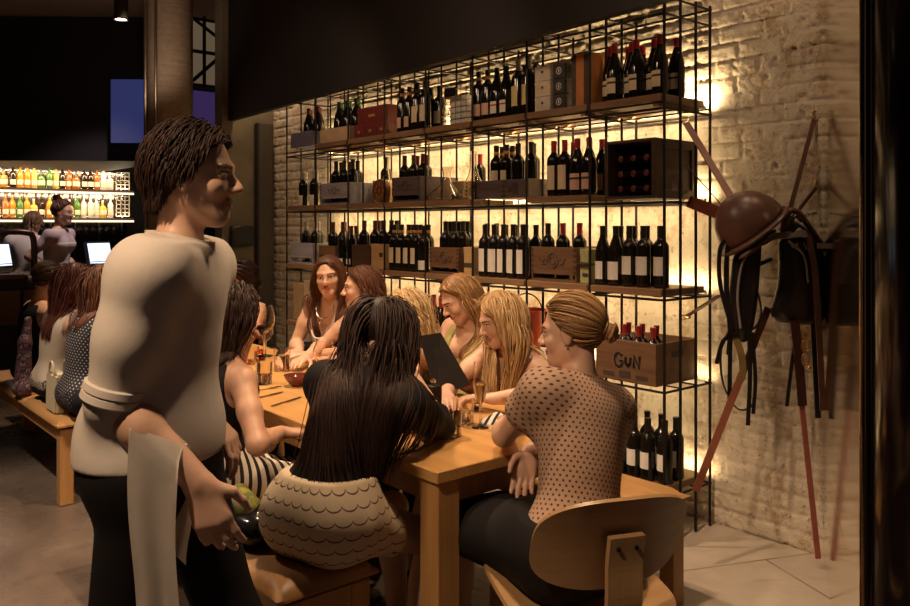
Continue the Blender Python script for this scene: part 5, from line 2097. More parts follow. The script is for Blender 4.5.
def scoop(p, deep=0.02, wide=0.075, back=0.02):
    """Neck opening of a vest: what is cut away round the neck, deeper in front."""
    J = p.J
    return [(cone(J['N'] + J['u'] * 0.10, J['N'] - J['u'] * back - J['fs'] * 0.01, wide, wide * 0.85, 0, ''), 0.01),
            (cone(J['N'] + J['fs'] * 0.06, J['C'] + J['u'] * (0.06 - deep) + J['fs'] * 0.15, wide * 0.95, wide * 0.6, 0, ''), 0.015)]


def armholes(p, r=0.068):
    J = p.J
    return [(ell(J['sh'][n] + J['rs'] * s * 0.012 - J['u'] * 0.03, V3(r * 0.8, r, r * 1.25), frame(J['rs'], J['fs'], J['u']), 0, ''), 0.01) for n, s in (('L', -1), ('R', 1))]


def vest(p, mat, name='vest', deep=0.02, hem=-0.05, off=0.007, uv=None):
    return p.wear(name, TRUNK, off, mat, clips=[(p.J['hip'] + UP * hem, -UP)], cuts=scoop(p, deep) + armholes(p), uv=uv)


def trousers(p, mat=None, shin=True, uv=None):
    mat = mat or C_DARK
    return p.wear('trousers', ['pelvis', 'thigh*'] + (['shank*'] if shin else []), 0.010, mat, clips=[(p.J['hip'] + UP * 0.10, UP)], uv=uv)


TB = 0.755            # table top, plus a hair


def on_table(x, y, z=0.795):
    return (x, y, z)


# ------------------------------------------------------------------ near end of the table
p = Person('woman with long dark hair, black top and scalloped cream skirt leaning over the table corner', (1.335, 2.195, 0.600), (1.625, 2.285, 1.130), 16, 34, pitch=22, twist=16, S=0.98, step=0.0065,
           arms={'R': dict(to=(1.81, 2.37, 0.96), pole=(0.55, -0.15, -0.75), hand=(0.1, 0.7, 0.5), palm=(-0.6, 0.3, 0.3), curl=0.7), 'L': dict(to=(1.80, 2.58, 0.805), pole=(-0.4, 0.6, 0.1))},
           legs={'R': dict(to=(1.56, 2.06, 0.085)), 'L': dict(to=(1.70, 2.30, 0.085))})
p.wear('black_top', LONG + ['neck'], 0.010, C_BLACK, clips=[(p.J['hip'] + UP * 0.075, -UP + p.fwd * 0.2), (p.J['N'] + p.J['u'] * 0.02, p.J['u'])], kadd=0.025)
p.wear('skirt', ['pelvis', 'belly', 'thigh*'], 0.014, C_SCALLOP, clips=[(p.J['hip'] + UP * 0.13, UP), (p.J['hip'] + p.fwd * 0.17, p.fwd)], kadd=0.05, uv=p.around(axis=UP, R=0.20), step=0.007)
p.shoes(M_SHOE)
p.hair_long(H_BLACK, 0.60, n=2424, back=0.55, seed=3, vol=0.024, hug=0.35, hug_f=-0.12, side=0.35, front_len=0.5, width=0.0031, open_face=0.06)
BH = p

p = Person('woman in a brown dotted blouse with her fair hair pinned up on the plywood chair', (1.815, 1.60, 0.555), (1.965, 1.735, 1.160), 84, 118, pitch=6, roll=0, S=0.98, step=0.0065,
           arms={'L': dict(to=(2.00, 2.06, 0.80), pole=(-0.75, 0.3, -0.9)), 'R': dict(to=(1.905, 1.845, 0.775), pole=(0.6, -0.4, -0.7), hand=(-0.45, -0.05, -0.9), palm=(-0.4, -0.7, 0.2), curl=0.25)},
           legs={'L': dict(to=(1.77, 2.04, 0.10), pole=(-0.05, 0.8, 0.5)), 'R': dict(to=(1.95, 2.05, 0.10), pole=(0.1, 0.8, 0.5))})
puff = []
for nm in 'LR':
    sh, el = p.J['sh'][nm], p.J['el'][nm]
    puff.append(cone(sh + (el - sh) * 0.05, sh + (el - sh) * 0.40, 0.054, 0.060, 0.02))
p.wear('dotted_blouse', TRUNK + ['shoulder', 'shoulderL', 'shoulderR'], 0.010, C_DOTS, extra=puff, clips=[(p.J['N'] + p.J['u'] * 0.012, p.J['u']), (p.J['hip'] - UP * 0.03, -UP)], kadd=0.025, uv=p.around(R=0.135))
for nm in 'LR':
    sh, el = p.J['sh'][nm], p.J['el'][nm]
    bm = bmesh.new()
    d = nrm(el - sh)
    e1 = nrm(np.cross(d, UP))
    e2 = np.cross(d, e1)
    c = sh + (el - sh) * 0.52
    tube(bm, [c + (e1 * math.cos(a) + e2 * math.sin(a)) * (0.049 + 0.003 * math.cos(5 * a)) for a in (2 * math.pi * k / 30 for k in range(30))], 0.010, 6, closed=True)
    p.child('sleeve_cuff', bm, cloth('blouse_cuff', (0.44, 0.285, 0.195)))
p.wear('skirt', ['pelvis', 'thigh*'], 0.014, C_BLACK, clips=[(p.J['hip'] + UP * 0.10, UP)], kadd=0.05, extra=[cone(p.J['hip'] + p.fwd * 0.08, (p.J['kn']['L'] + p.J['kn']['R']) / 2 - p.fwd * 0.03, 0.09, 0.07, 0.06)])
p.shoes(M_SHOE)
p.hair_up(H_DBLONDE, bun=(0, -0.112, 0.000), n=1640, seed=5, bun_r=0.034, width=0.0026, bump_=0.020)
for s in (-1, 1):
    bm = bmesh.new()
    ball(bm, tuple(p.hp(s * 0.080, -0.004, -0.036)), 0.0045, 10)
    p.child('earring', bm, M_SILVER)
PD = p

# ------------------------------------------------------------------ wall side, near to far
p = Person('woman with long straight blonde hair and bare shoulders in a dark flowered top', (2.66, 2.62, 0.594), (2.43, 2.545, 1.095), 176, 158, pitch=20, twist=6, S=0.98, step=0.0065,
           arms={'L': dict(to=(2.24, 2.38, 0.805), pole=(0.5, -0.6, 0.15)), 'R': dict(to=(2.14, 2.56, 0.80), pole=(0.4, 0.6, -0.1))},
           legs={'L': dict(to=(2.24, 2.66, 0.10)), 'R': dict(to=(2.14, 2.80, 0.10), toe=(-0.8, -0.3, -0.5))})
p.wear('flowered_top', TRUNK, 0.009, C_PRINT, clips=[(p.J['N'] - p.J['u'] * 0.105, p.J['u']), (p.J['hip'] - UP * 0.02, -UP)])
p.wear('skirt', ['pelvis', 'thigh*'], 0.012, C_DARK, clips=[(p.J['hip'] + UP * 0.08, UP)], kadd=0.05)
p.shoes(M_SHOE, open_=True)
p.hair_long(H_BLONDE, 0.46, n=2189, back=0.25, seed=11, vol=0.018, hug=0.6, hug_f=0.07, hug_x=0.03, width=0.0029, part=0.0, bring=0.3, open_face=0.05)

p = Person('blonde woman in an olive vest looking down at the open menu', (2.67, 3.03, 0.594), (2.575, 2.98, 1.145), 184, 158, pitch=30, S=0.98, step=0.0065,
           arms={'L': dict(to=(2.31, 2.80, 0.835), pole=(0.4, -0.6, -0.7), hand=(-0.5, -0.8, 0.1), palm=(0.2, -0.1, 1), curl=0.5), 'R': dict(to=(2.28, 3.00, 0.86), pole=(0.4, 0.7, -0.6))})
vest(p, C_OLIVE, deep=0.07)
trousers(p)
p.shoes(M_SHOE)
p.hair_long(H_DBLONDE, 0.40, face_y=0.012, n=1876, back=0.30, seed=12, vol=0.012, hug=0.9, hug_f=-0.08, width=0.0027, open_face=0.058)

p = Person('woman with wavy pale blonde hair half hidden behind the dark-haired woman', (2.68, 3.40, 0.594), (2.44, 3.23, 1.06), 182, 150, pitch=25, twist=0, S=0.97, step=0.0075,
           arms={'L': dict(to=on_table(2.24, 3.22), pole=(0.4, -0.6, 0.3)), 'R': dict(to=on_table(2.18, 3.44), pole=(0.4, 0.6, -0.12))})
vest(p, C_CREAM, deep=0.03)
trousers(p)
p.shoes(M_SHOE)
p.hair_long(H_LBLONDE, 0.30, n=1640, back=0.35, seed=13, vol=0.022, hug=0.7, hug_f=-0.05, wave=0.35, width=0.0027, open_face=0.056)

p = Person('woman with straight brown hair in profile leaning towards the woman in pink', (2.66, 3.79, 0.594), (2.46, 3.665, 1.165), 180, 146, pitch=3, twist=-10, S=0.98, step=0.0065,
           arms={'L': dict(to=on_table(2.27, 3.66), pole=(0.4, -0.7, 0.2)), 'R': dict(to=on_table(2.20, 3.80), pole=(0.4, 0.6, -0.12))})
vest(p, C_CORAL, deep=0.02)
trousers(p)
p.shoes(M_SHOE)
p.hair_long(H_BROWN, 0.40, face_y=0.012, n=1876, back=0.65, seed=14, vol=0.012, hug=0.9, hug_f=-0.09, width=0.0029, part=0.01, open_face=0.060)
bm = bmesh.new()
wr, el = p.J['wr']['L'], p.J['el']['L']
d = nrm(el - wr)
e1 = nrm(np.cross(d, UP))
e2 = np.cross(d, e1)
tube(bm, [wr + d * 0.02 + (e1 * math.cos(a) + e2 * math.sin(a)) * 0.032 for a in (2 * math.pi * k / 20 for k in range(20))], 0.004, 6, closed=True)
p.child('bracelet', bm, M_SILVER)

p = Person('woman with long centre-parted brown hair in a draped pale pink vest facing the camera', (2.64, 4.22, 0.594), (2.475, 4.015, 1.21), 196, 226, pitch=4, roll=-5, S=0.98, step=0.006,
           arms={'L': dict(to=on_table(2.30, 3.90), pole=(0.5, -0.7, -0.12), hand=(-0.7, 0.3, 0.0), curl=0.18), 'R': dict(to=on_table(2.30, 4.04), pole=(0.3, 0.8, -0.12), hand=(-0.7, -0.3, 0.0), curl=0.18)})
v_ = vest(p, C_PINK, deep=0.025)
bm = bmesh.new()
J = p.J
for k in range(5):
    a, b_ = J['C'] + J['fs'] * 0.085 + J['u'] * 0.09, J['C']
    pts = []
    for i in range(13):
        t_ = -1 + i / 6
        pts.append(J['C'] + J['rs'] * t_ * (0.085 + 0.006 * k) + J['fs'] * (0.160 - 0.055 * t_ * t_ - 0.006 * k) + J['u'] * (0.055 - 0.028 * k + 0.055 * (t_ * t_ - 1)))
    tube(bm, pts, 0.007, 6)
p.child('draped_folds', bm, C_PINK)
trousers(p)
p.shoes(M_SHOE)
p.hair_long(H_BROWN, 0.42, n=2033, back=0.25, seed=15, vol=0.009, hug=0.7, hug_f=0.03, hug_x=0.085, hug_fr=-0.12, part=0.012, width=0.0028, bring=0.2, open_face=0.060)
bm = bmesh.new()
nk = [J['N'] + J['rs'] * math.sin(a) * 0.062 + J['fs'] * (0.020 + 0.075 * (0.5 + 0.5 * math.cos(a))) + J['u'] * (0.035 - 0.10 * (0.5 + 0.5 * math.cos(a))) for a in (math.pi * 2 * k / 24 for k in range(24))]
tube(bm, nk, 0.0022, 5, closed=True)
ball(bm, tuple(J['N'] + J['fs'] * 0.102 - J['u'] * 0.085), (0.007, 0.007, 0.014), 8)
p.child('necklace', bm, M_SILVER)

p = Person('woman in a black vest with short dark curls at the far table, back turned', (2.62, 5.18, 0.594), (2.50, 5.20, 1.13), 172, 150, pitch=8, twist=10, S=0.97, step=0.0085,
           arms={'L': dict(to=on_table(2.22, 5.03), pole=(0.3, -0.8, -0.12)), 'R': dict(to=on_table(2.2, 5.36), pole=(0.4, 0.6, -0.12))})
vest(p, C_BLACK)
trousers(p)
p.shoes(M_SHOE)
p.hair_up(H_BLACK, bun=(0, -0.09, -0.03), n=1016, seed=16, bun_r=0.045, bump_=0.03)

p = Person('woman with a dark topknot in profile at the far table by the column', (2.62, 5.80, 0.594), (2.56, 5.80, 1.17), 180, 142, pitch=2, S=0.98, step=0.0085,
           arms={'L': dict(to=on_table(2.24, 5.62), pole=(0.3, -0.8, -0.12)), 'R': dict(to=on_table(2.2, 5.95), pole=(0.4, 0.6, -0.12))})
vest(p, C_BLACK)
trousers(p)
p.shoes(M_SHOE)
p.hair_up(H_BROWN, bun=(0, -0.085, 0.085), n=1016, seed=17, bun_r=0.042)

# ------------------------------------------------------------------ aisle side
p = Person('woman with a dark bob, bare arm and striped trousers raising a wine glass', (1.27, 2.88, 0.602), (1.345, 2.85, 1.165), 4, 10, pitch=8, S=0.97, step=0.0065, skin=SKIN2,
           arms={'R': dict(to=(1.44, 2.67, 0.745), pole=(-0.25, -0.75, -0.6), hand=(0.9, -0.25, -0.1)), 'L': dict(to=(1.43, 2.97, 0.99), pole=(0.1, 0.7, -0.8), hand=(0.35, -0.1, 0.9), palm=(0.5, -0.85, -0.2), curl=0.9)},
           legs={'R': dict(to=(1.72, 2.66, 0.085)), 'L': dict(to=(1.76, 2.90, 0.085))})
vest(p, C_BLACK, 'black_vest', deep=0.0)
uvf = lambda V, o=p.J['hip'], f=p.fwd: np.stack([V[:, 2], (V - o) @ f], 1)
trousers(p, C_STRIPE, uv=uvf)
p.shoes(M_SHOE)
p.hair_long(H_BLACK, 0.20, n=1640, back=0.4, seed=18, vol=0.016, hug=0.5, hug_f=-0.03, width=0.0029)
SW = p

p = Person('woman in a black vest with dark hair at the far end of the wooden bench', (1.37, 5.80, 0.584), (1.43, 5.78, 1.145), 4, 5, pitch=14, S=0.97, step=0.0085,
           arms={'R': dict(to=on_table(1.72, 5.66), pole=(-0.3, -0.8, -0.12)), 'L': dict(to=on_table(1.74, 5.95), pole=(-0.3, 0.7, -0.12))})
vest(p, C_BLACK)
trousers(p)
p.shoes(M_SHOE)
p.hair_up(H_BLACK, bun=(0, -0.10, -0.01), n=1016, seed=19, bun_r=0.036)

p = Person('woman with long auburn hair in a cream sleeveless top on the wooden bench', (1.36, 5.25, 0.584), (1.42, 5.15, 1.16), 4, 8, pitch=10, S=0.97, step=0.0085,
           arms={'R': dict(to=on_table(1.73, 5.12), pole=(-0.3, -0.8, -0.12)), 'L': dict(to=on_table(1.74, 5.36), pole=(-0.3, 0.7, -0.12))})
vest(p, C_CREAM, deep=0.0, off=0.010)
trousers(p)
p.shoes(M_SHOE)
p.hair_long(H_RED, 0.36, n=1405, back=0.6, seed=20, vol=0.016, hug=0.6, hug_f=-0.08, width=0.0036)

p = Person('woman in a navy dotted top on the wooden bench right behind the waiter', (1.37, 4.74, 0.584), (1.44, 4.71, 1.16), 4, 15, pitch=10, S=0.97, step=0.0085,
           arms={'R': dict(to=on_table(1.72, 4.64), pole=(-0.3, -0.8, -0.12)), 'L': dict(to=on_table(1.74, 4.84), pole=(-0.3, 0.7, -0.12))})
p.wear('dotted_top', TEE, 0.010, C_NAVY, clips=[(p.J['N'], p.J['u']), (p.J['hip'] - UP * 0.08, -UP)], uv=p.around(R=0.13))
trousers(p)
p.shoes(M_SHOE)
p.hair_long(H_BROWN, 0.26, n=1251, back=0.5, seed=21, vol=0.018, width=0.0036)

# ------------------------------------------------------------------ standing staff
p = Person('waitress with a dark topknot and white lace top standing at the bar', (2.25, 8.74, 0.965), (2.285, 8.70, 1.635), -42, -42, pitch=4, S=1.03, step=0.009,
           legs={'L': dict(to=(2.36, 8.82, 0.09)), 'R': dict(to=(2.16, 8.66, 0.09))},
           arms={'R': dict(to=(2.16, 8.62, 1.05), pole=(-0.8, 0.2, -0.3)), 'L': dict(to=(2.46, 8.80, 1.05))})
p.wear('lace_top', TEE, 0.010, C_LACE, clips=[(p.J['N'], p.J['u']), (p.J['hip'] + UP * 0.10, -UP)])
p.wear('white_camisole', TRUNK, 0.014, C_WHITE, clips=[(p.J['N'] - p.J['u'] * 0.13, p.J['u']), (p.J['hip'] + UP * 0.10, -UP)])
p.wear('skirt', ['pelvis', 'belly', 'thigh*'], 0.014, C_BLACK, clips=[(p.J['hip'] + UP * 0.13, UP), (p.J['hip'] - UP * 0.42, -UP)], kadd=0.05)
p.shoes(M_SHOE)
p.hair_up(H_BROWN, bun=(0, -0.06, 0.120), n=858, seed=22, bun_r=0.040)

p = Person('barman in a white shirt seen from behind at the bottle shelves', (2.10, 9.25, 0.92), (2.15, 9.30, 1.53), 65, 65, pitch=20, S=1.0, male=True, step=0.009,
           legs={'L': dict(to=(1.99, 9.27, 0.09)), 'R': dict(to=(2.20, 9.20, 0.09))},
           arms={'R': dict(to=(2.38, 9.36, 1.05)), 'L': dict(to=(2.02, 9.55, 1.05))})
p.wear('white_shirt', LONG, 0.012, C_WHITE, clips=[(p.J['N'] + p.J['u'] * 0.02, p.J['u']), (p.J['hip'] - UP * 0.02, -UP)])
p.wear('trousers', ['pelvis', 'thigh*', 'shank*'], 0.012, C_BLACK, clips=[(p.J['hip'] + UP * 0.08, UP)])
p.shoes(M_SHOE)
p.hair_long(hair_mat('hair_sandy', (0.14, 0.07, 0.035), (0.36, 0.21, 0.11)), 0.06, n=1016, back=0.5, seed=23, vol=0.010, width=0.0034, steps=10)

p = Person('waiter in a white shirt and dark trousers striding past the benches in front', (0.70, 1.86, 0.975), (0.760, 1.815, 1.615), -40, -38, pitch=2, S=1.0, male=True, step=0.0065,
           legs={'R': dict(to=(0.49, 2.00, 0.10), toe=(0.6, -0.5, -0.5), pole=(0.76, -0.65, 0)), 'L': dict(to=(0.88, 1.74, 0.09), pole=(0.76, -0.65, 0.2))},
           arms={'R': dict(to=(0.695, 1.645, 0.965), pole=(-0.75, 0.6, -0.3), hand=(0.25, -0.22, -0.9), palm=(0.4, 0.6, 0), curl=0.35), 'L': dict(to=(0.86, 1.99, 1.02), pole=(-0.4, 0.6, -0.7))})
p.wear('white_shirt', TRUNK + ['shoulder', 'shoulderL', 'shoulderR', 'uparm*'], 0.014, C_WHITE, clips=[(p.J['N'] + p.J['u'] * 0.022, p.J['u'] + p.J['fs'] * 0.15), (p.J['hip'] + UP * 0.005, -UP)], kadd=0.03,
       extra=[ell(p.J['hip'] - p.fwd * 0.03 + UP * 0.07, V3(0.155, 0.115, 0.09), frame(p.right, p.fwd, UP), 0.06)])
bm = bmesh.new()
J = p.J
for sgn in (-1, 1):
    pts = [J['N'] + J['rs'] * 0.070 * math.cos(a) * sgn + J['fs'] * (0.076 * math.sin(a) + 0.004) + J['u'] * (0.014 - 0.016 * max(0, math.sin(a))) for a in (-math.pi / 2 + math.pi * k / 12 for k in range(13))]
    ribbon(bm, pts, 0.030, 0.006, side=tuple(J['u'] - J['fs'] * 0.25))
p.child('collar', bm, C_WHITE)
for nm in 'LR':
    bm = bmesh.new()
    sh, el = J['sh'][nm], J['el'][nm]
    d = nrm(el - sh)
    e1 = nrm(np.cross(d, UP + V3(0.1, 0, 0)))
    e2 = np.cross(d, e1)
    for q in (0.90, 0.97):
        tube(bm, [sh + (el - sh) * q + (e1 * math.cos(a) + e2 * math.sin(a)) * 0.052 for a in (2 * math.pi * k / 24 for k in range(24))], 0.014, 6, closed=True)
    p.child('rolled_cuff', bm, C_WHITE)
p.wear('trousers', ['pelvis', 'thigh*', 'shank*'], 0.014, C_BLACK, clips=[(p.J['hip'] + UP * 0.10, UP)], kadd=0.02)
p.shoes(M_SHOE)
p.hair_long(H_BLACK, 0.060, n=3600, back=0.8, seed=24, vol=0.014, width=0.0016, steps=10, side=0.4)
WA = p
# ================================================================== on the tables
M_WATER = glass('water', (0.95, 0.97, 0.95), 0.0, 1.33)
M_WINE = plain('red_wine', (0.10, 0.006, 0.010), 0.05)
M_CHAMP = glass('pale_wine', (1.0, 0.86, 0.55), 0.0, 1.33)
M_CHINA = plain('dark_red_glaze', (0.13, 0.025, 0.02), 0.15)
M_CUTLERY = plain('cutlery_steel', (0.35, 0.30, 0.26), 0.25, 1.0)
M_NAPKIN = stripes_cloth('striped_napkin', (0.72, 0.66, 0.58), (0.02, 0.018, 0.018), 0.026)
TZ = 0.7508


def shell_of_glass(name, prof, th, loc, label, cat, group=None, parent_mat=None, seg=28):
    r = empty(name, loc)
    tag(r, label, cat, group)
    bm = bmesh.new()
    inner = [(max(rr - th, 0.0), zz) for rr, zz in prof[1:]]
    inner = [(0.0, prof[0][1] + th * 2.2)] + [(rr, max(zz, prof[0][1] + th * 2.2)) for rr, zz in inner]
    lathe(bm, prof + inner[::-1], seg)
    obj('glass', bm, parent_mat or M_CLEAR, r)
    return r


def tumbler(x, y, label, fill=0.0, r=0.037, h=0.095, group='water tumblers on the near table'):
    g = shell_of_glass('tumbler', [(0, 0), (r * 0.86, 0), (r * 0.90, 0.004), (r, h)], 0.0022, (x, y, TZ), label, 'glass', group)
    if fill:
        bm = bmesh.new()
        lathe(bm, [(0, 0.0075), (r * 0.80, 0.0075), (r * 0.90 - 0.003 + r * 0.1 * fill, h * fill), (0, h * fill)], 24)
        obj('water', bm, M_WATER, g)
    return g


def stem_glass(x, y, z, label, bowl, stem, foot, fill=None, fillmat=None, name='wine_glass', group=None, tilt=None):
    r = empty(name, (x, y, z))
    tag(r, label, 'glass', group)
    if tilt:
        r.rotation_euler = tilt
    bm = bmesh.new()
    lathe(bm, [(0, 0), (foot, 0), (foot, 0.0015), (0.008, 0.005), (0.0042, 0.012), (0.0038, stem * 0.7), (0.006, stem), (0, stem)], 24)
    obj('stem', bm, M_CLEAR, r)
    bm = bmesh.new()
    prof = [(0.0, stem + 0.0005)] + [(rr, stem + zz) for rr, zz in bowl]
    inner = [(max(rr - 0.0012, 0), zz + 0.0012 if i == 0 else zz) for i, (rr, zz) in enumerate(prof)]
    lathe(bm, prof + inner[::-1], 28)
    obj('bowl', bm, M_CLEAR, r)
    if fill:
        bm = bmesh.new()
        pf = [(rr - 0.002, stem + zz) for rr, zz in bowl if zz < fill]
        lathe(bm, [(0, stem + 0.004)] + [(max(a, 0.001), b + 0.003) for a, b in pf] + [(pf[-1][0], stem + fill), (0, stem + fill)], 24)
        obj('wine', bm, fillmat, r)
    return r


WINE = [(0.012, 0.002), (0.030, 0.015), (0.041, 0.040), (0.0425, 0.06), (0.038, 0.085), (0.032, 0.108)]
BALLOON = [(0.015, 0.002), (0.038, 0.018), (0.052, 0.045), (0.053, 0.065), (0.046, 0.09), (0.038, 0.112)]
FLUTE = [(0.008, 0.002), (0.020, 0.03), (0.0255, 0.07), (0.0245, 0.12), (0.022, 0.16)]

tumbler(1.873, 2.209, 'water tumbler nearest the corner of the near table by the black sleeve', 0.35)
tumbler(2.02, 2.315, 'water tumbler behind the champagne flute on the near table', 0.5, 0.041, 0.10)
tumbler(2.044, 3.771, 'water tumbler in front of the hands of the woman in pink', 0.7, 0.044, 0.115)
tumbler(1.811, 3.516, 'water tumbler beside the folded striped napkin at the aisle side', 0.45, 0.041, 0.105)
tumbler(1.981, 3.308, 'empty tumbler beside the dark red bowl', 0.0)
tumbler(2.021, 4.06, 'small tumbler behind the others towards the far table', 0.3)
stem_glass(2.03, 2.232, TZ, 'champagne flute half full on the near table', FLUTE, 0.085, 0.032, 0.075, M_CHAMP, 'champagne_flute')
stem_glass(2.087, 3.43, TZ, 'empty balloon wine glass standing by the dark red bowl', BALLOON, 0.075, 0.036)
stem_glass(2.20, 4.25, TZ, 'wine glass of red wine standing past the hands of the woman in pink', WINE, 0.09, 0.035, 0.045, M_WINE)
for i, (x, y) in enumerate(((1.95, 4.85), (2.15, 5.3), (1.85, 5.6), (2.1, 6.05))):
    stem_glass(x, y, TZ, f'wine glass on the far table, {ORD[i]} from the near table', WINE, 0.09, 0.035, 0.03, M_WINE, group='wine glasses on the far table')
# the glass in the striped woman's raised hand
hw = SW.J['wr']['L'] + nrm(V3(0.35, -0.1, 0.9)) * 0.085 + V3(0.042, -0.045, -0.05)
stem_glass(hw[0], hw[1], hw[2] - 0.03, 'wine glass held up by the woman in striped trousers', WINE, 0.09, 0.035, 0.03, M_WINE)

bw = empty('bowl', (1.906, 3.372, TZ))
tag(bw, 'small dark red glazed bowl beside the empty tumbler', 'bowl')
bm = bmesh.new()
lathe(bm, [(0, 0), (0.026, 0), (0.030, 0.006), (0.052, 0.03), (0.062, 0.052), (0.0595, 0.052), (0.049, 0.031), (0.026, 0.010), (0, 0.008)], 32)
obj('body', bm, M_CHINA, bw)
bm = bmesh.new()
lathe(bm, [(0, 0.0225), (0.0405, 0.0225), (0.0405, 0.019), (0, 0.018)], 24)
obj('sauce', bm, plain('dark_sauce', (0.06, 0.015, 0.01), 0.3), bw)


def knife_at(p0, p1, label):
    a, b = Vector((*p0, TZ + 0.0025)), Vector((*p1, TZ + 0.0025))
    r = empty('table_knife', a)
    tag(r, label, 'knife')
    d = b - a
    bm = bmesh.new()
    ribbon(bm, [d * 0.0, d * 0.2, d * 0.42], [0.010, 0.012, 0.009], 0.004, side=(-d.y, d.x, 0))
    obj('handle', bm, M_CUTLERY, r)
    bm = bmesh.new()
    ribbon(bm, [d * 0.42, d * 0.5, d * 0.85, d * 1.0], [0.009, 0.017, 0.018, 0.004], 0.002, side=(-d.y, d.x, 0))
    obj('blade', bm, M_CUTLERY, r)


def fork_at(p0, p1, label):
    a, b = Vector((*p0, TZ + 0.003)), Vector((*p1, TZ + 0.003))
    r = empty('table_fork', a)
    tag(r, label, 'fork')
    d = b - a
    s = Vector((-d.y, d.x, 0)).normalized()
    bm = bmesh.new()
    ribbon(bm, [d * 0.0, d * 0.25, d * 0.6, d * 0.72], [0.012, 0.010, 0.006, 0.014], 0.003, side=tuple(s))
    obj('handle', bm, M_CUTLERY, r)
    bm = bmesh.new()
    ribbon(bm, [d * 0.72, d * 0.80], [0.014, 0.022], 0.0025, side=tuple(s))
    for q in (-1.5, -0.5, 0.5, 1.5):
        tube(bm, [d * 0.79 + s * q * 0.006, d * 0.9 + s * q * 0.006 + Vector((0, 0, 0.003)), d * 1.0 + s * q * 0.005 + Vector((0, 0, 0.001))], 0.0014, 5)
    obj('tines', bm, M_CUTLERY, r)


knife_at((1.605, 3.05), (1.79, 3.13), 'table knife lying nearest the edge between the dark-haired women')
knife_at((1.62, 3.23), (1.785, 3.28), 'table knife lying between the fork and the nearer knife')
fork_at((1.655, 3.376), (1.833, 3.392), 'fork lying towards the dark red bowl')


def folded_napkin(x, y, rz, label, seed):
    rr = random.Random(seed)
    bm = bmesh.new()
    uvl = []
    n = 22
    layers = []
    P = [[None] * (n + 1) for _ in range(n + 1)]
    for i in range(n + 1):
        for j in range(n + 1):
            u, v = -1 + 2 * i / n, -1 + 2 * j / n
            z = 0.014 + 0.010 * math.cos(u * 4.2 + v) + 0.008 * math.sin(v * 6 + 1.5 * u) * (1 - abs(u)) + 0.006 * math.cos(3 * u * v)
            z *= (1 - u ** 6) * (1 - v ** 6)
            P[i][j] = (u * 0.055 + 0.006 * math.sin(v * 5), v * 0.085 + 0.008 * math.sin(u * 4), max(z, 0.0) + 0.004)
    top = [[bm.verts.new(P[i][j]) for j in range(n + 1)] for i in range(n + 1)]
    bot = [[bm.verts.new((P[i][j][0], P[i][j][1], 0.0)) for j in range(n + 1)] for i in range(n + 1)]
    L_ = bm.loops.layers.uv.new('UVMap')
    for i in range(n):
        for j in range(n):
            for g, rev in ((top, False), (bot, True)):
                q = [(i, j), (i + 1, j), (i + 1, j + 1), (i, j + 1)]
                if rev:
                    q = q[::-1]
                f = bm.faces.new([g[a][b] for a, b in q])
                for lp, (a, b) in zip(f.loops, q):
                    lp[L_].uv = (P[a][b][0], P[a][b][1] + 0.6 * P[a][b][2])
    edge = [(i, 0) for i in range(n)] + [(n, j) for j in range(n)] + [(i, n) for i in range(n, 0, -1)] + [(0, j) for j in range(n, 0, -1)]
    for k in range(len(edge)):
        a, b = edge[k], edge[(k + 1) % len(edge)]
        f = bm.faces.new((top[a[0]][a[1]], bot[a[0]][a[1]], bot[b[0]][b[1]], top[b[0]][b[1]]))
    o = obj('napkin', bm, M_NAPKIN, None, (x, y, TZ), (0, 0, rz), angle=60)
    tag(o, label, 'napkin', None)


folded_napkin(2.14, 2.225, math.radians(40), 'crumpled black and white striped napkin by the champagne flute', 1)
folded_napkin(1.74, 3.575, math.radians(70), 'folded black and white striped napkin at the aisle edge of the near table', 2)

# square pepper mill and tealight behind the black sleeve
pm = empty('pepper_mill', (1.955, 2.417, TZ))
tag(pm, 'square dark wooden pepper mill with a metal knob beside the red tealight', 'mill')
bm = bmesh.new()
box(bm, -0.025, 0.025, -0.025, 0.025, 0, 0.14, 0.004)
obj('body', bm, plain('stained_wood', (0.020, 0.010, 0.008), 0.35), pm)
bm = bmesh.new()
lathe(bm, [(0.004, 0.14), (0.004, 0.146), (0.010, 0.150), (0.011, 0.158), (0.006, 0.165), (0, 0.166)], 16)
obj('knob', bm, M_SILVER, pm)


def tealight(x, y, label):
    r = empty('tealight', (x, y, TZ))
    tag(r, label, 'candle', 'red glass tealights')
    bm = bmesh.new()
    lathe(bm, [(0, 0), (0.024, 0), (0.030, 0.008), (0.031, 0.055), (0.0285, 0.055), (0.027, 0.010), (0, 0.006)], 24)
    obj('glass', bm, glass('ruby_glass', (0.85, 0.06, 0.03)), r)
    bm = bmesh.new()
    lathe(bm, [(0, 0.0075), (0.019, 0.0075), (0.019, 0.020), (0, 0.020)], 16)
    obj('wax', bm, LABELS['white'], r)
    bm = bmesh.new()
    lathe(bm, [(0, 0.021), (0.004, 0.026), (0.0035, 0.033), (0, 0.042)], 10)
    obj('flame', bm, emit('flame', (1.0, 0.42, 0.10), 14), r)


tealight(1.905, 2.50, 'red tealight glowing beside the square pepper mill')
tealight(2.12, 4.16, 'red tealight glowing beside the glass of red wine')
tealight(1.78, 4.92, 'red tealight glowing on the far table')

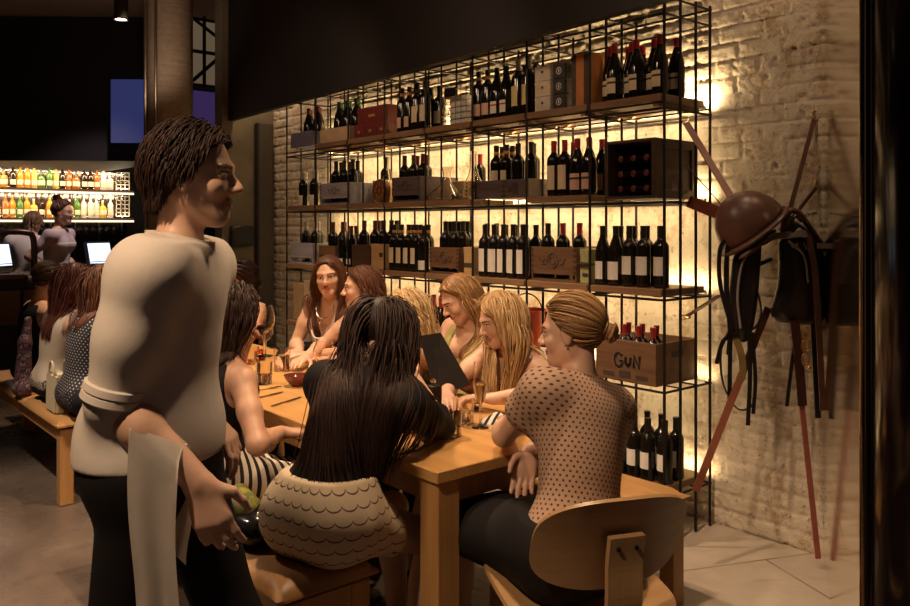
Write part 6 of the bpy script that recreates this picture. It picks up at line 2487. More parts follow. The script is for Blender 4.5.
# open menu folder held by the woman in olive
mn = empty('menu_folder', (2.205, 2.665, 0.92))
tag(mn, 'tall black menu folder held open above the near table', 'menu')
fm = Matrix(((0, 0, 0), (0, 0, 0), (0, 0, 0)))
A_, B_, C_, D_ = (Vector(v) - mn.location for v in ((2.131, 2.735, 1.030), (2.225, 2.700, 1.040), (2.300, 2.590, 0.822), (2.165, 2.655, 0.785)))
n_ = (B_ - A_).cross(D_ - A_).normalized() * 0.0025
bm = bmesh.new()
v1 = [bm.verts.new(v + n_) for v in (A_, B_, C_, D_)]
v2 = [bm.verts.new(v - n_) for v in (A_, B_, C_, D_)]
bm.faces.new(v1)
bm.faces.new(v2[::-1])
for k in range(4):
    bm.faces.new((v1[k], v2[k], v2[(k + 1) % 4], v1[(k + 1) % 4]))
obj('cover', bm, plain('menu_board', (0.014, 0.011, 0.010), 0.45), mn, smooth=False)
bm = bmesh.new()
off = (B_ - A_).normalized() * 0.002 + n_.normalized() * (0.012 if n_.x > 0 else -0.012)
inn = n_.normalized() * (0.006 if n_.x > 0 else -0.006)
q = [A_ * 0.93 + inn, B_ * 0.93 + inn, C_ * 0.93 + inn, D_ * 0.93 + inn]
v1 = [bm.verts.new(v + n_ * 0.3) for v in q]
v2 = [bm.verts.new(v - n_ * 0.3) for v in q]
bm.faces.new(v1)
bm.faces.new(v2[::-1])
for k in range(4):
    bm.faces.new((v1[k], v2[k], v2[(k + 1) % 4], v1[(k + 1) % 4]))
obj('page', bm, LABELS['cream'], mn, smooth=False)
# a second menu lying flat
bm = bmesh.new()
box(bm, -0.10, 0.10, -0.15, 0.15, 0, 0.008, 0.002)
tag(obj('menu_board', bm, plain('menu_board_brown', (0.10, 0.045, 0.025), 0.45), None, (2.12, 2.60, TZ), (0, 0, math.radians(75)), smooth=False), 'flat dark menu board lying on the table under the open menu', 'menu')

# ================================================================== bags on the benches
hb = empty('handbag', (1.215, 2.47, 0.487))
tag(hb, 'shiny black handbag with a bright scarf on the leather bench', 'bag')
B = [ell((1.215, 2.47, 0.530), (0.088, 0.14, 0.055), None, 0.03), cone((1.20, 2.38, 0.52), (1.22, 2.56, 0.52), 0.045, 0.05, 0.03), cone((1.23, 2.42, 0.555), (1.22, 2.53, 0.55), 0.03, 0.03, 0.03)]
solid_obj('body', B, 0.006, plain('black_patent', (0.012, 0.011, 0.012), 0.12), hb, (1.215, 2.47, 0.487), clips=[((0, 0, 0.489), (0, 0, -1))])
B = [ell((1.205, 2.49, 0.585), (0.045, 0.075, 0.035), None, 0.03), cone((1.19, 2.44, 0.575), (1.22, 2.54, 0.605), 0.028, 0.030, 0.03), cone((1.17, 2.50, 0.60), (1.24, 2.46, 0.575), 0.022, 0.018, 0.02)]
t = NT('bright_scarf')
n = t.noise(t.coord(), 16, 3)
t.set(Base_Color=t.ramp(n, [(0.30, (0.05, 0.20, 0.28)), (0.42, (0.42, 0.36, 0.06)), (0.55, (0.10, 0.16, 0.05)), (0.68, (0.30, 0.08, 0.12))]), Roughness=0.5)
solid_obj('scarf', B, 0.006, t.m, hb, (1.215, 2.47, 0.487))

tb = empty('tote_bag', (1.27, 4.93, 0.455))
tag(tb, 'cream tote bag with twin handles standing on the wooden bench', 'bag')
bm = bmesh.new()
for z0, z1, w0, w1 in ((0.0, 0.22, 0.045, 0.035),):
    lo = [(-w0, -0.10), (w0, -0.10), (w0, 0.10), (-w0, 0.10)]
    hi = [(-w1, -0.12), (w1, -0.12), (w1, 0.12), (-w1, 0.12)]
    a = [bm.verts.new((x, y, z0)) for x, y in lo]
    b = [bm.verts.new((x, y, z1)) for x, y in hi]
    bm.faces.new(a[::-1])
    bm.faces.new(b)
    for k in range(4):
        bm.faces.new((a[k], a[(k + 1) % 4], b[(k + 1) % 4], b[k]))
bmesh.ops.bevel(bm, geom=bm.edges[:], offset=0.012, segments=2, affect='EDGES')
obj('body', bm, cloth('tote_canvas', (0.60, 0.50, 0.33)), tb)
for s in (-1, 1):
    bm = bmesh.new()
    tube(bm, [(s * 0.036, 0.05 * math.cos(a), 0.21 + 0.075 * math.sin(a)) for a in (math.pi * k / 12 for k in range(13))], 0.006, 6)
    obj('handle', bm, cloth('tote_canvas', (0.60, 0.50, 0.33)), tb)
B = [cone((1.22, 5.53, 0.51), (1.23, 5.52, 0.78), 0.055, 0.036, 0.04), cone((1.22, 5.49, 0.50), (1.22, 5.57, 0.50), 0.045, 0.045, 0.04), cone((1.23, 5.52, 0.78), (1.25, 5.53, 0.92), 0.034, 0.022, 0.03)]
o = solid_obj('shoulder_bag', B, 0.008, blotch_cloth('dark_floral', [(0.035, 0.020, 0.030), (0.30, 0.20, 0.20), (0.030, 0.018, 0.028), (0.14, 0.06, 0.08)], 26), None, (0, 0, 0), clips=[((0, 0, 0.4545), (0, 0, -1))])
tag(o, 'dark flowered soft bag standing between the two women on the wooden bench', 'bag')
# white cloth draped over the waiter's forearm, hanging down on both sides of it
J = WA.J
el_, wr_ = J['el']['R'], J['wr']['R']
ax_ = nrm(wr_ - el_)
o_ = nrm(WA.right - ax_ * (WA.right @ ax_))
n, m = 18, 30
rows = []
for j in range(n + 1):
    u_ = j / n
    base = el_ + (wr_ - el_) * (0.30 + 0.55 * u_)
    rw = []
    for i in range(m + 1):
        v_ = -1 + 2 * i / m                       # -1 outer hem, +1 inner hem
        a = max(-1.0, min(1.0, v_ / 0.22))        # round the arm first, then straight down
        ang = a * math.pi / 2
        drop = max(0.0, abs(v_) - 0.22) / 0.78
        R_ = 0.050
        side = -math.sin(ang) * R_ + (-1 if v_ > 0 else 1) * (0.010 * math.sin(u_ * 8.5 + v_) * drop + 0.006 * drop)
        if v_ > 0:
            side = max(side, -0.056)
        lift = math.cos(ang) * R_
        rw.append(base + o_ * side + UP * lift - UP * drop * (0.36 if v_ < 0 else 0.24) + ax_ * (0.02 * math.sin(v_ * 5) * drop))
    rows.append(rw)
bm = bmesh.new()
A_ = [[bm.verts.new(v) for v in rw] for rw in rows]
for j in range(n):
    for i in range(m):
        bm.faces.new((A_[j][i], A_[j][i + 1], A_[j + 1][i + 1], A_[j + 1][i]))
bmesh.ops.solidify(bm, geom=bm.faces[:], thickness=0.004)
tag(obj('service_cloth', bm, C_WHITE, angle=70), 'white service cloth draped over the forearm of the waiter', 'cloth')
# ================================================================== saddle slung on straps, polished panel, dark pillar
SR = math.radians(-40.5)
sd = empty('saddle', (3.414, 1.884, 1.55), SR)
tag(sd, 'brown leather saddle with black flaps slung on straps between rack and brick wall', 'saddle')
M_SADDLE = plain('saddle_brown', (0.17, 0.085, 0.065), 0.36, var=0.2, scale=9)
M_BLKLTH = plain('black_harness_leather', (0.014, 0.012, 0.014), 0.32)
M_REDLTH = plain('red_brown_strap_leather', (0.20, 0.050, 0.032), 0.42)
M_TANLTH = plain('brown_strap_leather', (0.13, 0.055, 0.035), 0.45)
M_PAD = plain('grey_pad', (0.36, 0.31, 0.29), 0.6)
M_BRASS = plain('brass', (0.62, 0.42, 0.16), 0.3, 1.0)
cl = lambda x, z: (x, 0.0, z)


def local_solid(name, prims, mat, step=0.006, **kw):
    return solid_obj(name, prims, step, mat, sd, (0, 0, 0), **kw)


Rz = lambda deg: np.array([[math.cos(math.radians(deg)), 0, math.sin(math.radians(deg))], [0, 1, 0], [-math.sin(math.radians(deg)), 0, math.cos(math.radians(deg))]])
# the domed seat and its turned-down rim
e1 = nrm((-0.66, 0.0, 0.75))
RD = np.stack([e1, V3(0, 1, 0), np.cross(e1, V3(0, 1, 0))])
en = nrm((0.62, 0.0, -0.78))                     # the open underside looks down towards the pillar
RB = np.stack([en, V3(0, 1, 0), np.cross(en, V3(0, 1, 0))])
local_solid('seat', [ell((-0.030, 0.0, -0.062), (0.182, 0.140, 0.158), RD, 0.02)], M_SADDLE, clips=[((-0.030, 0.0, -0.062), en)], smooth=3)
brim = V3(-0.034, -0.02, -0.074)
local_solid('brim', [ell(brim, (0.011, 0.150, 0.172), RB, 0.02)], M_SADDLE)
bm = bmesh.new()
tube(bm, [brim + RB[2] * 0.172 * math.cos(a) + V3(0, 1, 0) * 0.150 * math.sin(a) for a in (2 * math.pi * k / 48 for k in range(48))], 0.009, 8, closed=True)
obj('brim_edge', bm, M_SADDLE, sd)
local_solid('skirt_flap', [ell((-0.055, -0.120, -0.130), (0.016, 0.030, 0.105), RB, 0.02)], M_SADDLE)
# pommel arch
bm = bmesh.new()
tube(bm, smooth_path([(0.075, -0.07, -0.085), (0.085, -0.07, -0.02), (0.115, -0.06, 0.018), (0.16, -0.05, 0.0), (0.22, -0.03, -0.07), (0.27, -0.01, -0.13)], 6), 0.014, 10)
obj('pommel', bm, M_SADDLE, sd)
bm = bmesh.new()
tube(bm, smooth_path([(0.10, -0.09, -0.09), (0.105, -0.09, -0.03), (0.13, -0.08, -0.005), (0.155, -0.08, -0.03)], 6), 0.009, 8)
ribbon(bm, smooth_path([(0.09, -0.06, -0.075), (0.14, -0.05, -0.04), (0.21, -0.03, -0.09), (0.28, 0.0, -0.16)], 6), 0.09, 0.012, side=(0, 1, 0.3))
obj('gullet', bm, M_BLKLTH, sd)
bm = bmesh.new()
ribbon(bm, smooth_path([(-0.03, -0.10, -0.125), (0.02, -0.105, -0.098), (0.10, -0.10, -0.088), (0.16, -0.09, -0.082), (0.20, -0.06, -0.10)], 6), 0.028, 0.010, side=(0, 0.3, 1))
box(bm, 0.225, 0.275, -0.075, -0.068, -0.15, -0.125)
obj('pad_strip', bm, M_PAD, sd)


def flap(name, outline, depth, th, mat, bulge):
    """A thick leather flap: outline of (x, z), swelling towards the room."""
    bm = bmesh.new()
    pts = smooth_path([(x, 0, z) for x, z in outline] + [(outline[0][0], 0, outline[0][1])], 5)[:-1]
    cx_, cz_ = sum(p.x for p in pts) / len(pts), sum(p.z for p in pts) / len(pts)
    rings = []
    for q, y in ((1.0, 0.0), (1.0, -th), (0.93, -th - bulge * 0.4), (0.7, -th - bulge * 0.8), (0.35, -th - bulge)):
        rings.append([bm.verts.new((cx_ + (p.x - cx_) * q, depth + y, cz_ + (p.z - cz_) * q)) for p in pts])
    n = len(pts)
    for a, b in zip(rings, rings[1:]):
        for k in range(n):
            bm.faces.new((a[k], a[(k + 1) % n], b[(k + 1) % n], b[k]))
    bm.faces.new(rings[0][::-1])
    bm.faces.new(rings[-1])
    return obj(name, bm, mat, sd, angle=50)


flap('flap', [(-0.135, -0.20), (-0.10, -0.135), (-0.04, -0.105), (-0.012, -0.115), (-0.02, -0.26), (-0.035, -0.42), (-0.06, -0.54), (-0.10, -0.565), (-0.135, -0.52), (-0.15, -0.38)], -0.03, 0.02, M_BLKLTH, 0.03)
flap('flap', [(0.075, -0.13), (0.11, -0.095), (0.20, -0.105), (0.27, -0.17), (0.285, -0.30), (0.275, -0.46), (0.24, -0.49), (0.13, -0.485), (0.06, -0.47), (0.045, -0.42), (0.075, -0.30)], -0.01, 0.02, M_BLKLTH, 0.035)
bm = bmesh.new()
tube(bm, smooth_path([(-0.055, -0.075, -0.13), (-0.11, -0.085, -0.22), (-0.13, -0.085, -0.36), (-0.115, -0.08, -0.50)], 6), 0.006, 8)
tube(bm, smooth_path([(0.10, -0.07, -0.115), (0.165, -0.075, -0.18), (0.185, -0.075, -0.30)], 6), 0.005, 8)
obj('piping', bm, M_PAD, sd)
bm = bmesh.new()
tube(bm, [(-0.085, -0.05, -0.245), (0.05, 0.0, -0.20)], 0.010, 8)
obj('spacer_rod', bm, M_BLKLTH, sd)


def strap(name, pts, w, th, mat, side=(1, 0, 0), buckle=None):
    bm = bmesh.new()
    ribbon(bm, smooth_path(pts, 5), w, th, side=side)
    o = obj(name, bm, mat, sd, smooth=False)
    return o


strap('stirrup_strap', [(0.18, -0.085, -0.085), (0.205, -0.095, -0.25), (0.222, -0.095, -0.50), (0.245, -0.085, -0.86)], 0.026, 0.006, M_TANLTH)
strap('girth_strap', [(0.130, -0.06, -0.47), (0.145, -0.065, -0.62), (0.165, -0.06, -0.845)], 0.040, 0.008, plain('oxblood_leather', (0.06, 0.016, 0.016), 0.4))
strap('girth_strap', [(0.215, -0.06, -0.48), (0.225, -0.06, -0.70), (0.235, -0.06, -0.90)], 0.026, 0.006, M_BLKLTH)
strap('girth_strap', [(0.135, -0.05, -0.57), (0.115, -0.05, -0.72), (0.10, -0.05, -0.85)], 0.016, 0.005, M_BLKLTH)
bm = bmesh.new()
for z in (-0.52, -0.58, -0.64):
    tube(bm, [(0.175 + 0.016 * math.cos(a), -0.07, z + 0.026 * math.sin(a)) for a in (2 * math.pi * k / 14 for k in range(14))], 0.005, 6, closed=True)
ball(bm, (0.19, -0.07, -0.675), 0.012, 8)
obj('brass_buckle', bm, M_BRASS, sd)
# bridle hanging by the left flap
bm = bmesh.new()
ribbon(bm, smooth_path([(-0.145, -0.04, -0.11), (-0.165, -0.05, -0.17), (-0.17, -0.06, -0.35), (-0.155, -0.06, -0.50), (-0.16, -0.06, -0.62)], 6), 0.022, 0.006, side=(1, 0, 0))
ribbon(bm, smooth_path([(-0.155, -0.04, -0.10), (-0.195, -0.05, -0.15), (-0.20, -0.06, -0.30), (-0.155, -0.06, -0.48)], 6), 0.018, 0.006, side=(1, 0, 0))
ribbon(bm, smooth_path([(-0.155, -0.06, -0.50), (-0.195, -0.06, -0.60), (-0.185, -0.06, -0.75), (-0.12, -0.06, -0.86), (-0.05, -0.06, -0.83), (-0.045, -0.06, -0.70), (-0.075, -0.06, -0.55)], 7), 0.014, 0.006, side=(0, 1, 0))
ribbon(bm, smooth_path([(-0.055, -0.06, -0.28), (-0.02, -0.06, -0.40), (-0.03, -0.06, -0.48), (-0.075, -0.06, -0.52)], 7), 0.012, 0.006, side=(0, 1, 0))
ribbon(bm, smooth_path([(-0.075, -0.07, -0.50), (-0.07, -0.07, -0.70), (-0.08, -0.07, -0.93)], 6), 0.018, 0.006, side=(1, 0, 0))
ribbon(bm, smooth_path([(-0.06, -0.065, -0.52), (-0.045, -0.065, -0.72), (-0.055, -0.065, -0.88)], 6), 0.016, 0.006, side=(1, 0, 0))
ribbon(bm, smooth_path([(-0.155, -0.065, -0.55), (-0.16, -0.065, -0.84)], 6), 0.018, 0.006, side=(1, 0, 0))
ribbon(bm, smooth_path([(-0.215, -0.06, -0.66), (-0.185, -0.06, -0.56), (-0.13, -0.06, -0.53), (-0.08, -0.06, -0.53)], 6), 0.018, 0.006, side=(1, 0, 1))
obj('bridle', bm, M_BLKLTH, sd, smooth=False)
bm = bmesh.new()
ribbon(bm, smooth_path([(-0.13, -0.055, -0.54), (-0.105, -0.06, -0.62), (-0.10, -0.06, -0.71), (-0.12, -0.055, -0.75)], 6), 0.030, 0.005, side=(1, 0, 0))
obj('brow_band', bm, plain('worn_tan_leather', (0.28, 0.18, 0.07), 0.5), sd, smooth=False)


# straps that carry it, each running to its own hook
def to_local(p):
    d = Vector(p) - sd.location
    return d @ Matrix.Rotation(SR, 3, 'Z')


def carrier(name, a, b, w, mat, hook=True, sag=0.0):
    bm = bmesh.new()
    A_, B_ = Vector(a), to_local(b)
    mid = (A_ + B_) / 2 + Vector((0, 0, -sag))
    ribbon(bm, smooth_path([A_, mid, B_], 5), w, 0.006, side=(0.3, 0.2, 1) if abs((B_ - A_).x) > abs((B_ - A_).z) else (1, 0, 0.0))
    o = obj(name, bm, mat, sd, smooth=False)
    if hook:
        bm = bmesh.new()
        d = (B_ - A_).normalized()
        s = d.cross(Vector((0, 1, 0))).normalized()
        c = B_ + d * 0.022
        tube(bm, [c + (d * math.cos(t_) + s * math.sin(t_)) * 0.020 for t_ in (2 * math.pi * k / 14 for k in range(14))], 0.004, 6, closed=True)
        tube(bm, smooth_path([B_ + d * 0.04, B_ + d * 0.06 + s * 0.010, B_ + d * 0.085 + s * 0.002, B_ + d * 0.09 - s * 0.010], 4), 0.004, 6)
        obj('snap_hook', bm, M_BRASS, o)
    return o


carrier('carrying_strap', (-0.115, 0.0, 0.055), (3.405, 2.262, 2.00), 0.034, M_REDLTH)
carrier('carrying_strap', (-0.165, 0.0, 0.0), (3.425, 2.262, 1.62), 0.058, M_REDLTH)
carrier('carrying_strap', (0.10, -0.05, -0.03), (3.64, 1.745, 1.985), 0.020, M_TANLTH)
carrier('carrying_strap', (0.12, -0.05, -0.02), (3.64, 1.735, 1.675), 0.016, M_TANLTH)
carrier('carrying_strap', (-0.20, -0.05, -0.36), (3.42, 2.262, 1.065), 0.022, M_TANLTH)
carrier('ground_strap', (0.045, 0.02, -0.42), (3.05, 1.98, 0.36), 0.032, plain('rust_strap_leather', (0.26, 0.085, 0.045), 0.45), hook=False)
carrier('ground_strap', (0.165, -0.05, -0.83), (3.50, 1.66, 0.05), 0.024, plain('rose_strap_leather', (0.36, 0.11, 0.085), 0.5), hook=False)
bm = bmesh.new()
A_, B_ = Vector((0.13, -0.05, -0.015)), to_local((3.64, 1.733, 1.56))
for k in range(9):
    c = A_.lerp(B_, (k + 0.5) / 9)
    d = (B_ - A_).normalized()
    s = Vector((0, 0, 1)) if k % 2 else Vector((0, 1, 0))
    tube(bm, [c + d * 0.011 * math.cos(t_) + s * 0.006 * math.sin(t_) for t_ in (2 * math.pi * q / 10 for q in range(10))], 0.002, 5, closed=True)
obj('chain', bm, M_STEEL, sd)
bm = bmesh.new()
tube(bm, [Vector((-0.16, 0.0, 0.03)), to_local((3.40, 2.262, 1.80))], 0.003, 6)
obj('cord', bm, M_BLKLTH, sd)

# ------------------------------------------------------------------ polished steel panel set at an angle to the brick, and a dark glazed pillar
t = NT('polished_steel_panel')
v = t.coord('Object', (0.15, 0.15, 7))
n = t.noise(v, 2.0, 3)
t.set(Base_Color=(0.88, 0.80, 0.68), Roughness=0.09, Metallic=1.0)
t.bump(n, 0.05, 0.02)
M_POLISH = t.m
P0, P1 = Vector((3.66, 1.712)), Vector((2.07, 0.858))
dv = (P1 - P0).normalized()
nv = Vector((dv.y, -dv.x))
if nv.y > 0:
    nv = -nv
bm = bmesh.new()
vs_ = []
for p in (P0, P1, P1 + nv * 0.03, P0 + nv * 0.03):
    vs_.append((bm.verts.new((p.x, p.y, 0)), bm.verts.new((p.x, p.y, 3.75))))
for k in range(4):
    a, b = vs_[k], vs_[(k + 1) % 4]
    bm.faces.new((a[0], b[0], b[1], a[1]))
bm.faces.new([a[0] for a in vs_])
bm.faces.new([a[1] for a in vs_][::-1])
struct(obj('wall_panel', bm, M_POLISH, smooth=False))
bm = bmesh.new()
tube(bm, [(P1.x - 0.004, P1.y + 0.006, 0), (P1.x - 0.004, P1.y + 0.006, 3.75)], 0.012, 12)
struct(obj('trim_edge', bm, plain('bronze_edge', (0.50, 0.36, 0.20), 0.2, 1.0)))
bm = bmesh.new()
lathe(bm, [(0, 0), (0.26, 0), (0.26, 3.75), (0, 3.75)], 64)
struct(obj('column_glazed', bm, plain('dark_glaze', (0.012, 0.008, 0.009), 0.14, 0.0), None, (2.174, 0.612, 0)))

bm = bmesh.new()
box(bm, 2.30, 2.40, -1.5, 0.55, 0.0, 3.75)
struct(obj('wall_front', bm, M_BLACK, smooth=False))

# crumpled yellow-green bag on the floor by the chair
B = [ell((2.36, 1.50, 0.03), (0.06, 0.05, 0.035), None, 0.02), cone((2.33, 1.46, 0.03), (2.42, 1.56, 0.05), 0.02, 0.03, 0.02), cone((2.38, 1.47, 0.03), (2.33, 1.56, 0.07), 0.018, 0.012, 0.01), cone((2.40, 1.52, 0.05), (2.36, 1.50, 0.10), 0.02, 0.006, 0.01)]
o = solid_obj('plastic_bag', B, 0.006, plain('yellow_green_plastic', (0.45, 0.42, 0.03), 0.3), None, (0, 0, 0), clips=[((0, 0, 0.002), (0, 0, -1))])
tag(o, 'crumpled yellow-green plastic bag on the pale slabs by the plywood chair', 'bag')
# ================================================================== the bar at the far end
BB = empty('back_bar', (1.3, 10.7, 0))
tag(BB, 'lit back bar of bottle shelves behind the bar counter', 'shelf unit')
BW = 2.36                       # runs from x = 1.3 to the end by the column
M_BARWOOD = wood('bar_wood', (0.045, 0.020, 0.012), (0.12, 0.055, 0.03), 1.0, 0, 0.4)
bm = bmesh.new()
box(bm, 0, BW, 0.26, 0.30, 0.0, 2.195)
obj('back_panel', bm, plain('smoked_mirror', (0.16, 0.12, 0.10), 0.15, 0.8), BB, smooth=False)
for z in (1.60, 1.955):
    bm = bmesh.new()
    box(bm, 0, BW, 0.0, 0.26, z - 0.03, z, 0.002)
    obj('shelf_board', bm, M_BARWOOD, BB, smooth=False)
    bm = bmesh.new()
    box(bm, 0, BW, -0.012, -0.002, z - 0.052, z - 0.026)
    obj('light_strip', bm, emit('bar_led', (1.0, 0.80, 0.56), 1.5), BB, smooth=False)
bm = bmesh.new()
box(bm, 0, BW, -0.1, 0.26, 0.0, 1.02)
obj('base_cabinet', bm, M_BARWOOD, BB, smooth=False)
bm = bmesh.new()
for k in range(9):
    x = 0.0 + k * BW / 8.3
    tube(bm, [(x, 0.20, 1.02), (x, 0.20, 2.195)], 0.008, 6)
obj('upright', bm, plain('bar_steel', (0.6, 0.55, 0.5), 0.25, 1.0), BB)
bm = bmesh.new()
for z in (1.72, 2.08, 2.17):
    tube(bm, [(0, 0.20, z), (BW, 0.20, z)], 0.007, 6)
obj('bottle_rail', bm, plain('bar_steel', (0.6, 0.55, 0.5), 0.25, 1.0), BB)
bm = bmesh.new()
for z in np.arange(1.62, 2.20, 0.052):
    box(bm, BW - 0.15, BW + 0.02, 0.215, 0.235, z, z + 0.012)
for x in np.arange(BW - 0.15, BW + 0.03, 0.055):
    box(bm, x, x + 0.008, 0.215, 0.235, 1.62, 2.2)
obj('lattice', bm, plain('pale_lattice', (0.55, 0.48, 0.40), 0.5), BB, smooth=False)
for z in (1.60, 1.955):
    area_light('back_bar_led', (1.3 + BW / 2, 10.9, z + 0.02), (0, -0.25, 1), BW, 0.03, 12, (1.0, 0.78, 0.50))
    area_light('back_bar_led', (1.3 + BW / 2, 10.62, z + (0.235 if z > 1.9 else 0.29)), (0, 0.75, -1), BW, 0.03, 15, (1.0, 0.78, 0.50))

LIQ = {'amber': plain('amber_spirit', (0.75, 0.30, 0.03), 0.08), 'golden': plain('golden_spirit', (0.85, 0.55, 0.10), 0.08), 'dark': plain('dark_spirit', (0.03, 0.014, 0.010), 0.08),
       'clear': plain('clear_spirit', (0.80, 0.74, 0.64), 0.06), 'green': plain('green_spirit', (0.10, 0.22, 0.04), 0.08), 'copper': plain('copper_spirit', (0.50, 0.15, 0.04), 0.08)}
SP = {'tall': [(0, 0), (0.034, 0), (0.036, 0.01), (0.036, 0.17), (0.030, 0.19), (0.014, 0.215), (0.013, 0.27)], 'squat': [(0, 0), (0.045, 0), (0.048, 0.01), (0.048, 0.12), (0.040, 0.145), (0.015, 0.16), (0.014, 0.20)]}
for m_ in LIQ.values():
    m_.node_tree.nodes['Principled BSDF'].inputs['Transmission Weight'].default_value = 0.35
_sp = {}


def spirit(x, y, z, shape, col, label, group):
    if (shape, col) not in _sp:
        bm = bmesh.new()
        lathe(bm, SP[shape] + [(0, SP[shape][-1][1])], 14)
        body = bm_mesh('spirit_bottle', bm, LIQ[col])
        bm = bmesh.new()
        h = SP[shape][-1][1]
        lathe(bm, [(0, h + 0.03), (0.015, h + 0.03), (0.015, h + 0.001), (0, h + 0.001)], 10)
        cap_ = bm_mesh('stopper', bm, CAPS['silver'] if col in ('clear', 'golden') else CAPS['black'])
        bm = bmesh.new()
        R = SP[shape][2][0] + 0.0008
        rows = [[bm.verts.new((R * math.sin(a), -R * math.cos(a), zz)) for a in (-1.1 + 2.2 * k / 8 for k in range(9))] for zz in (0.04, 0.10)]
        for k in range(8):
            bm.faces.new((rows[0][k], rows[0][k + 1], rows[1][k + 1], rows[1][k]))
        lb = bm_mesh('paper_label', bm, LABELS['cream'])
        _sp[(shape, col)] = (body, cap_, lb)
    body, cap_, lb = _sp[(shape, col)]
    o = link_mesh('spirit_bottle', body, None, (x, y, z))
    tag(o, label, 'bottle', group)
    link_mesh('stopper', cap_, o)
    link_mesh('paper_label', lb, o)


SEQ = [['dark', 'copper', 'dark', 'clear', 'golden', 'golden', 'amber', 'dark', 'amber', 'amber', 'golden', 'green', 'green', 'golden', 'dark', 'copper', 'copper', 'dark', 'dark', 'copper', 'clear', 'clear'],
       ['amber', 'copper', 'amber', 'dark', 'golden', 'green', 'copper', 'amber', 'green', 'amber', 'golden', 'dark', 'amber', 'golden', 'amber', 'golden', 'green', 'clear', 'clear', 'clear', 'golden', 'clear']]
rb = random.Random(4)
for lv, z in ((0, 1.9555), (1, 1.6005)):
    x = 3.48
    cnt = {}
    for i, col in enumerate(reversed(SEQ[lv])):
        shape = 'squat' if (i * 7 + lv * 3) % 5 == 0 else 'tall'
        x -= 0.094 if shape == 'squat' else 0.077
        k = cnt.get(col, 0)
        cnt[col] = k + 1
        n_same = SEQ[lv].count(col)
        where = 'upper' if lv == 0 else 'lower'
        pos = f', {ORD[k]} from the column end' if n_same > 1 else ''
        spirit(x, 10.80 + rb.uniform(-0.02, 0.02), z, shape, col, f'{col} spirit bottle{pos} on the {where} back bar shelf', f'{col} spirit bottles on the {where} bar shelf')

# stemware hanging under the lower shelf
gl = None
for i in range(18):
    x = 3.45 - i * 0.085
    if gl is None:
        bm = bmesh.new()
        lathe(bm, [(0.030, 0), (0.004, -0.004), (0.003, -0.075), (0.018, -0.085), (0.036, -0.12), (0.030, -0.165), (0.0285, -0.165), (0.034, -0.12), (0.016, -0.088), (0, -0.08)], 14)
        gl = bm_mesh('wine_glass', bm, glass('bar_glass', (0.95, 0.95, 1.0)))
    o = link_mesh('wine_glass', gl, None, (x, 10.82, 1.569))
    tag(o, f'wine glass hanging upside down under the bar shelf, {ordinal(i)} from the column end', 'glass', 'wine glasses hanging under the bar shelf')

# counter
bc_ = empty('bar_counter', (0.6, 8.0, 0))
tag(bc_, 'dark wooden bar counter with a panelled front', 'counter')
CW = 2.35
bm = bmesh.new()
box(bm, 0, CW, -0.02, 0.42, 1.03, 1.075, 0.004)
obj('worktop', bm, M_BARWOOD, bc_, smooth=False)
bm = bmesh.new()
box(bm, 0.02, CW - 0.02, 0.06, 0.40, 0.0, 1.03)
obj('carcass', bm, M_BLACK, bc_, smooth=False)
for k in range(4):
    bm = bmesh.new()
    box(bm, 0.02 + k * 0.58, 0.57 + k * 0.58, 0.02, 0.06, 0.62, 0.93, 0.004)
    obj('front_panel', bm, wood('bar_panel', (0.10, 0.045, 0.022), (0.20, 0.10, 0.05), 1.0, 0, 0.4), bc_, smooth=False)
bm = bmesh.new()
tube(bm, [(0.05, -0.06, 0.22), (CW - 0.05, -0.06, 0.22)], 0.025, 10)
for k in range(4):
    tube(bm, [(0.2 + k * 0.62, -0.06, 0.22), (0.2 + k * 0.62, 0.06, 0.22)], 0.012, 8)
obj('foot_rail', bm, M_BRASS, bc_)


def till(x, y, rz, label):
    r = empty('till_screen', (x, y, 1.076), rz)
    tag(r, label, 'screen')
    bm = bmesh.new()
    box(bm, -0.10, 0.10, 0.0, 0.14, 0, 0.015, 0.004)
    box(bm, -0.03, 0.03, 0.05, 0.08, 0.015, 0.10)
    obj('stand', bm, MATS['black_plastic'], r, smooth=False)
    M = Matrix.Translation((0, 0.05, 0.16)) @ Matrix.Rotation(math.radians(-12), 4, 'X')
    bm = bmesh.new()
    box(bm, -0.16, 0.16, -0.012, 0.02, -0.115, 0.115, 0.005, M=M)
    obj('casing', bm, MATS['black_plastic'], r, smooth=False)
    bm = bmesh.new()
    box(bm, -0.142, 0.142, -0.014, -0.0125, -0.098, 0.098, M=M)
    obj('display', bm, emit('till_display', (0.72, 0.82, 1.0), 1.6), r, smooth=False)
    bm = bmesh.new()
    box(bm, -0.142, 0.142, -0.0155, -0.0142, -0.085, -0.078, M=M)
    obj('task_bar', bm, plain('screen_bar', (0.05, 0.07, 0.12), 0.4), r, smooth=False)


till(1.62, 8.12, math.radians(35), 'lit till screen at the end of the bar counter nearest the barman')
till(2.49, 8.12, math.radians(30), 'lit till screen on the bar counter behind the waiter')
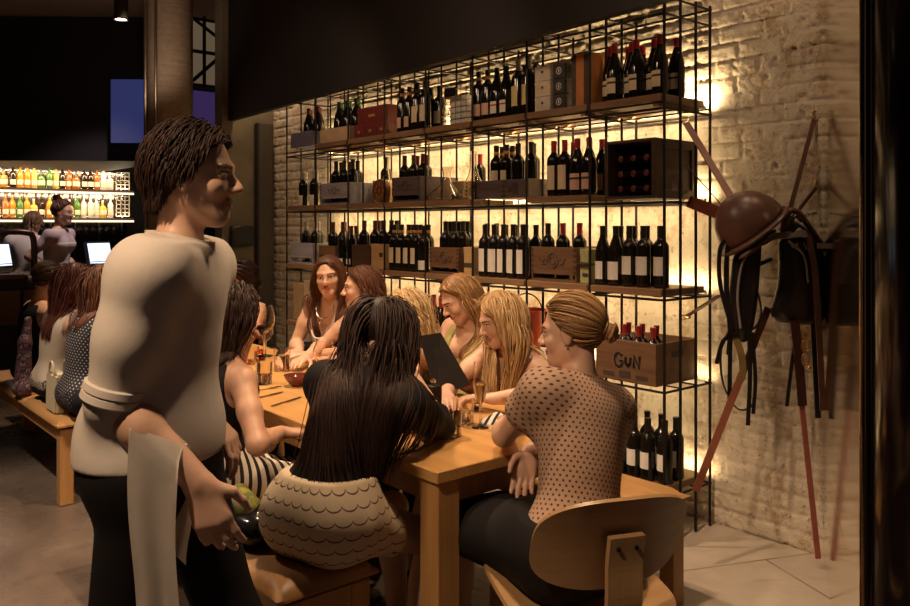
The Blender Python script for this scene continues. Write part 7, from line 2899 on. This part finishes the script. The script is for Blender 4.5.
# swan-necked tap column
bm = bmesh.new()
tube(bm, smooth_path([(1.62, 8.34, 1.075), (1.62, 8.34, 1.38), (1.67, 8.34, 1.44), (1.86, 8.34, 1.44), (1.93, 8.34, 1.38), (1.94, 8.34, 1.075)], 5), 0.028, 10)
tag(obj('beer_tower', bm, plain('bronze_pipe', (0.06, 0.035, 0.025), 0.3, 0.8)), 'arched dark metal beer tower on the bar counter beside the till', 'beer tower')

# can spotlight under the ceiling
cs = empty('can_spotlight', (1.853, 5.665, 2.9))
tag(cs, 'black can spotlight hanging under the ceiling towards the bar', 'lamp')
bm = bmesh.new()
lathe(bm, [(0.042, 0.0), (0.046, 0.0), (0.046, 0.20), (0.012, 0.22), (0.012, 0.849), (0, 0.849)], 20)
lathe(bm, [(0.042, 0.0), (0.040, 0.03), (0, 0.03)], 20)
obj('can', bm, plain('lamp_black', (0.02, 0.016, 0.014), 0.5), cs)
bm = bmesh.new()
lathe(bm, [(0, 0.012), (0.036, 0.012), (0.036, 0.006), (0, 0.004)], 20)
obj('bulb', bm, emit('lamp_glow', (1.0, 0.82, 0.6), 25), cs)

# blue and violet glows of the far rooms: lit translucent panels
bm = bmesh.new()
P_, Q_ = Vector((2.80, 8.88, 0)), Vector((3.12, 8.61, 0))
d_ = (Q_ - P_).normalized()
n_ = Vector((d_.y, -d_.x, 0)) * 0.02
vb = [bm.verts.new(p + Vector((0, 0, z))) for z in (2.38, 3.05) for p in (P_, Q_, Q_ - n_, P_ - n_)]
bm.faces.new(vb[:4][::-1])
bm.faces.new(vb[4:])
for k in range(4):
    bm.faces.new((vb[k], vb[(k + 1) % 4], vb[4 + (k + 1) % 4], vb[4 + k]))
o = obj('blue_screen', bm, emit('blue_glow', (0.16, 0.20, 0.75), 0.14), None, smooth=False)
tag(o, 'blue lit panel high up beside the concrete column', 'panel')
bm = bmesh.new()
box(bm, 3.46, 4.2, yw + 0.05, yw + 0.0995, 2.45, 2.95)
o = obj('violet_screen', bm, emit('violet_glow', (0.22, 0.12, 0.50), 0.14), None, smooth=False)
tag(o, 'violet lit panel beyond the concrete column under the high window', 'panel')
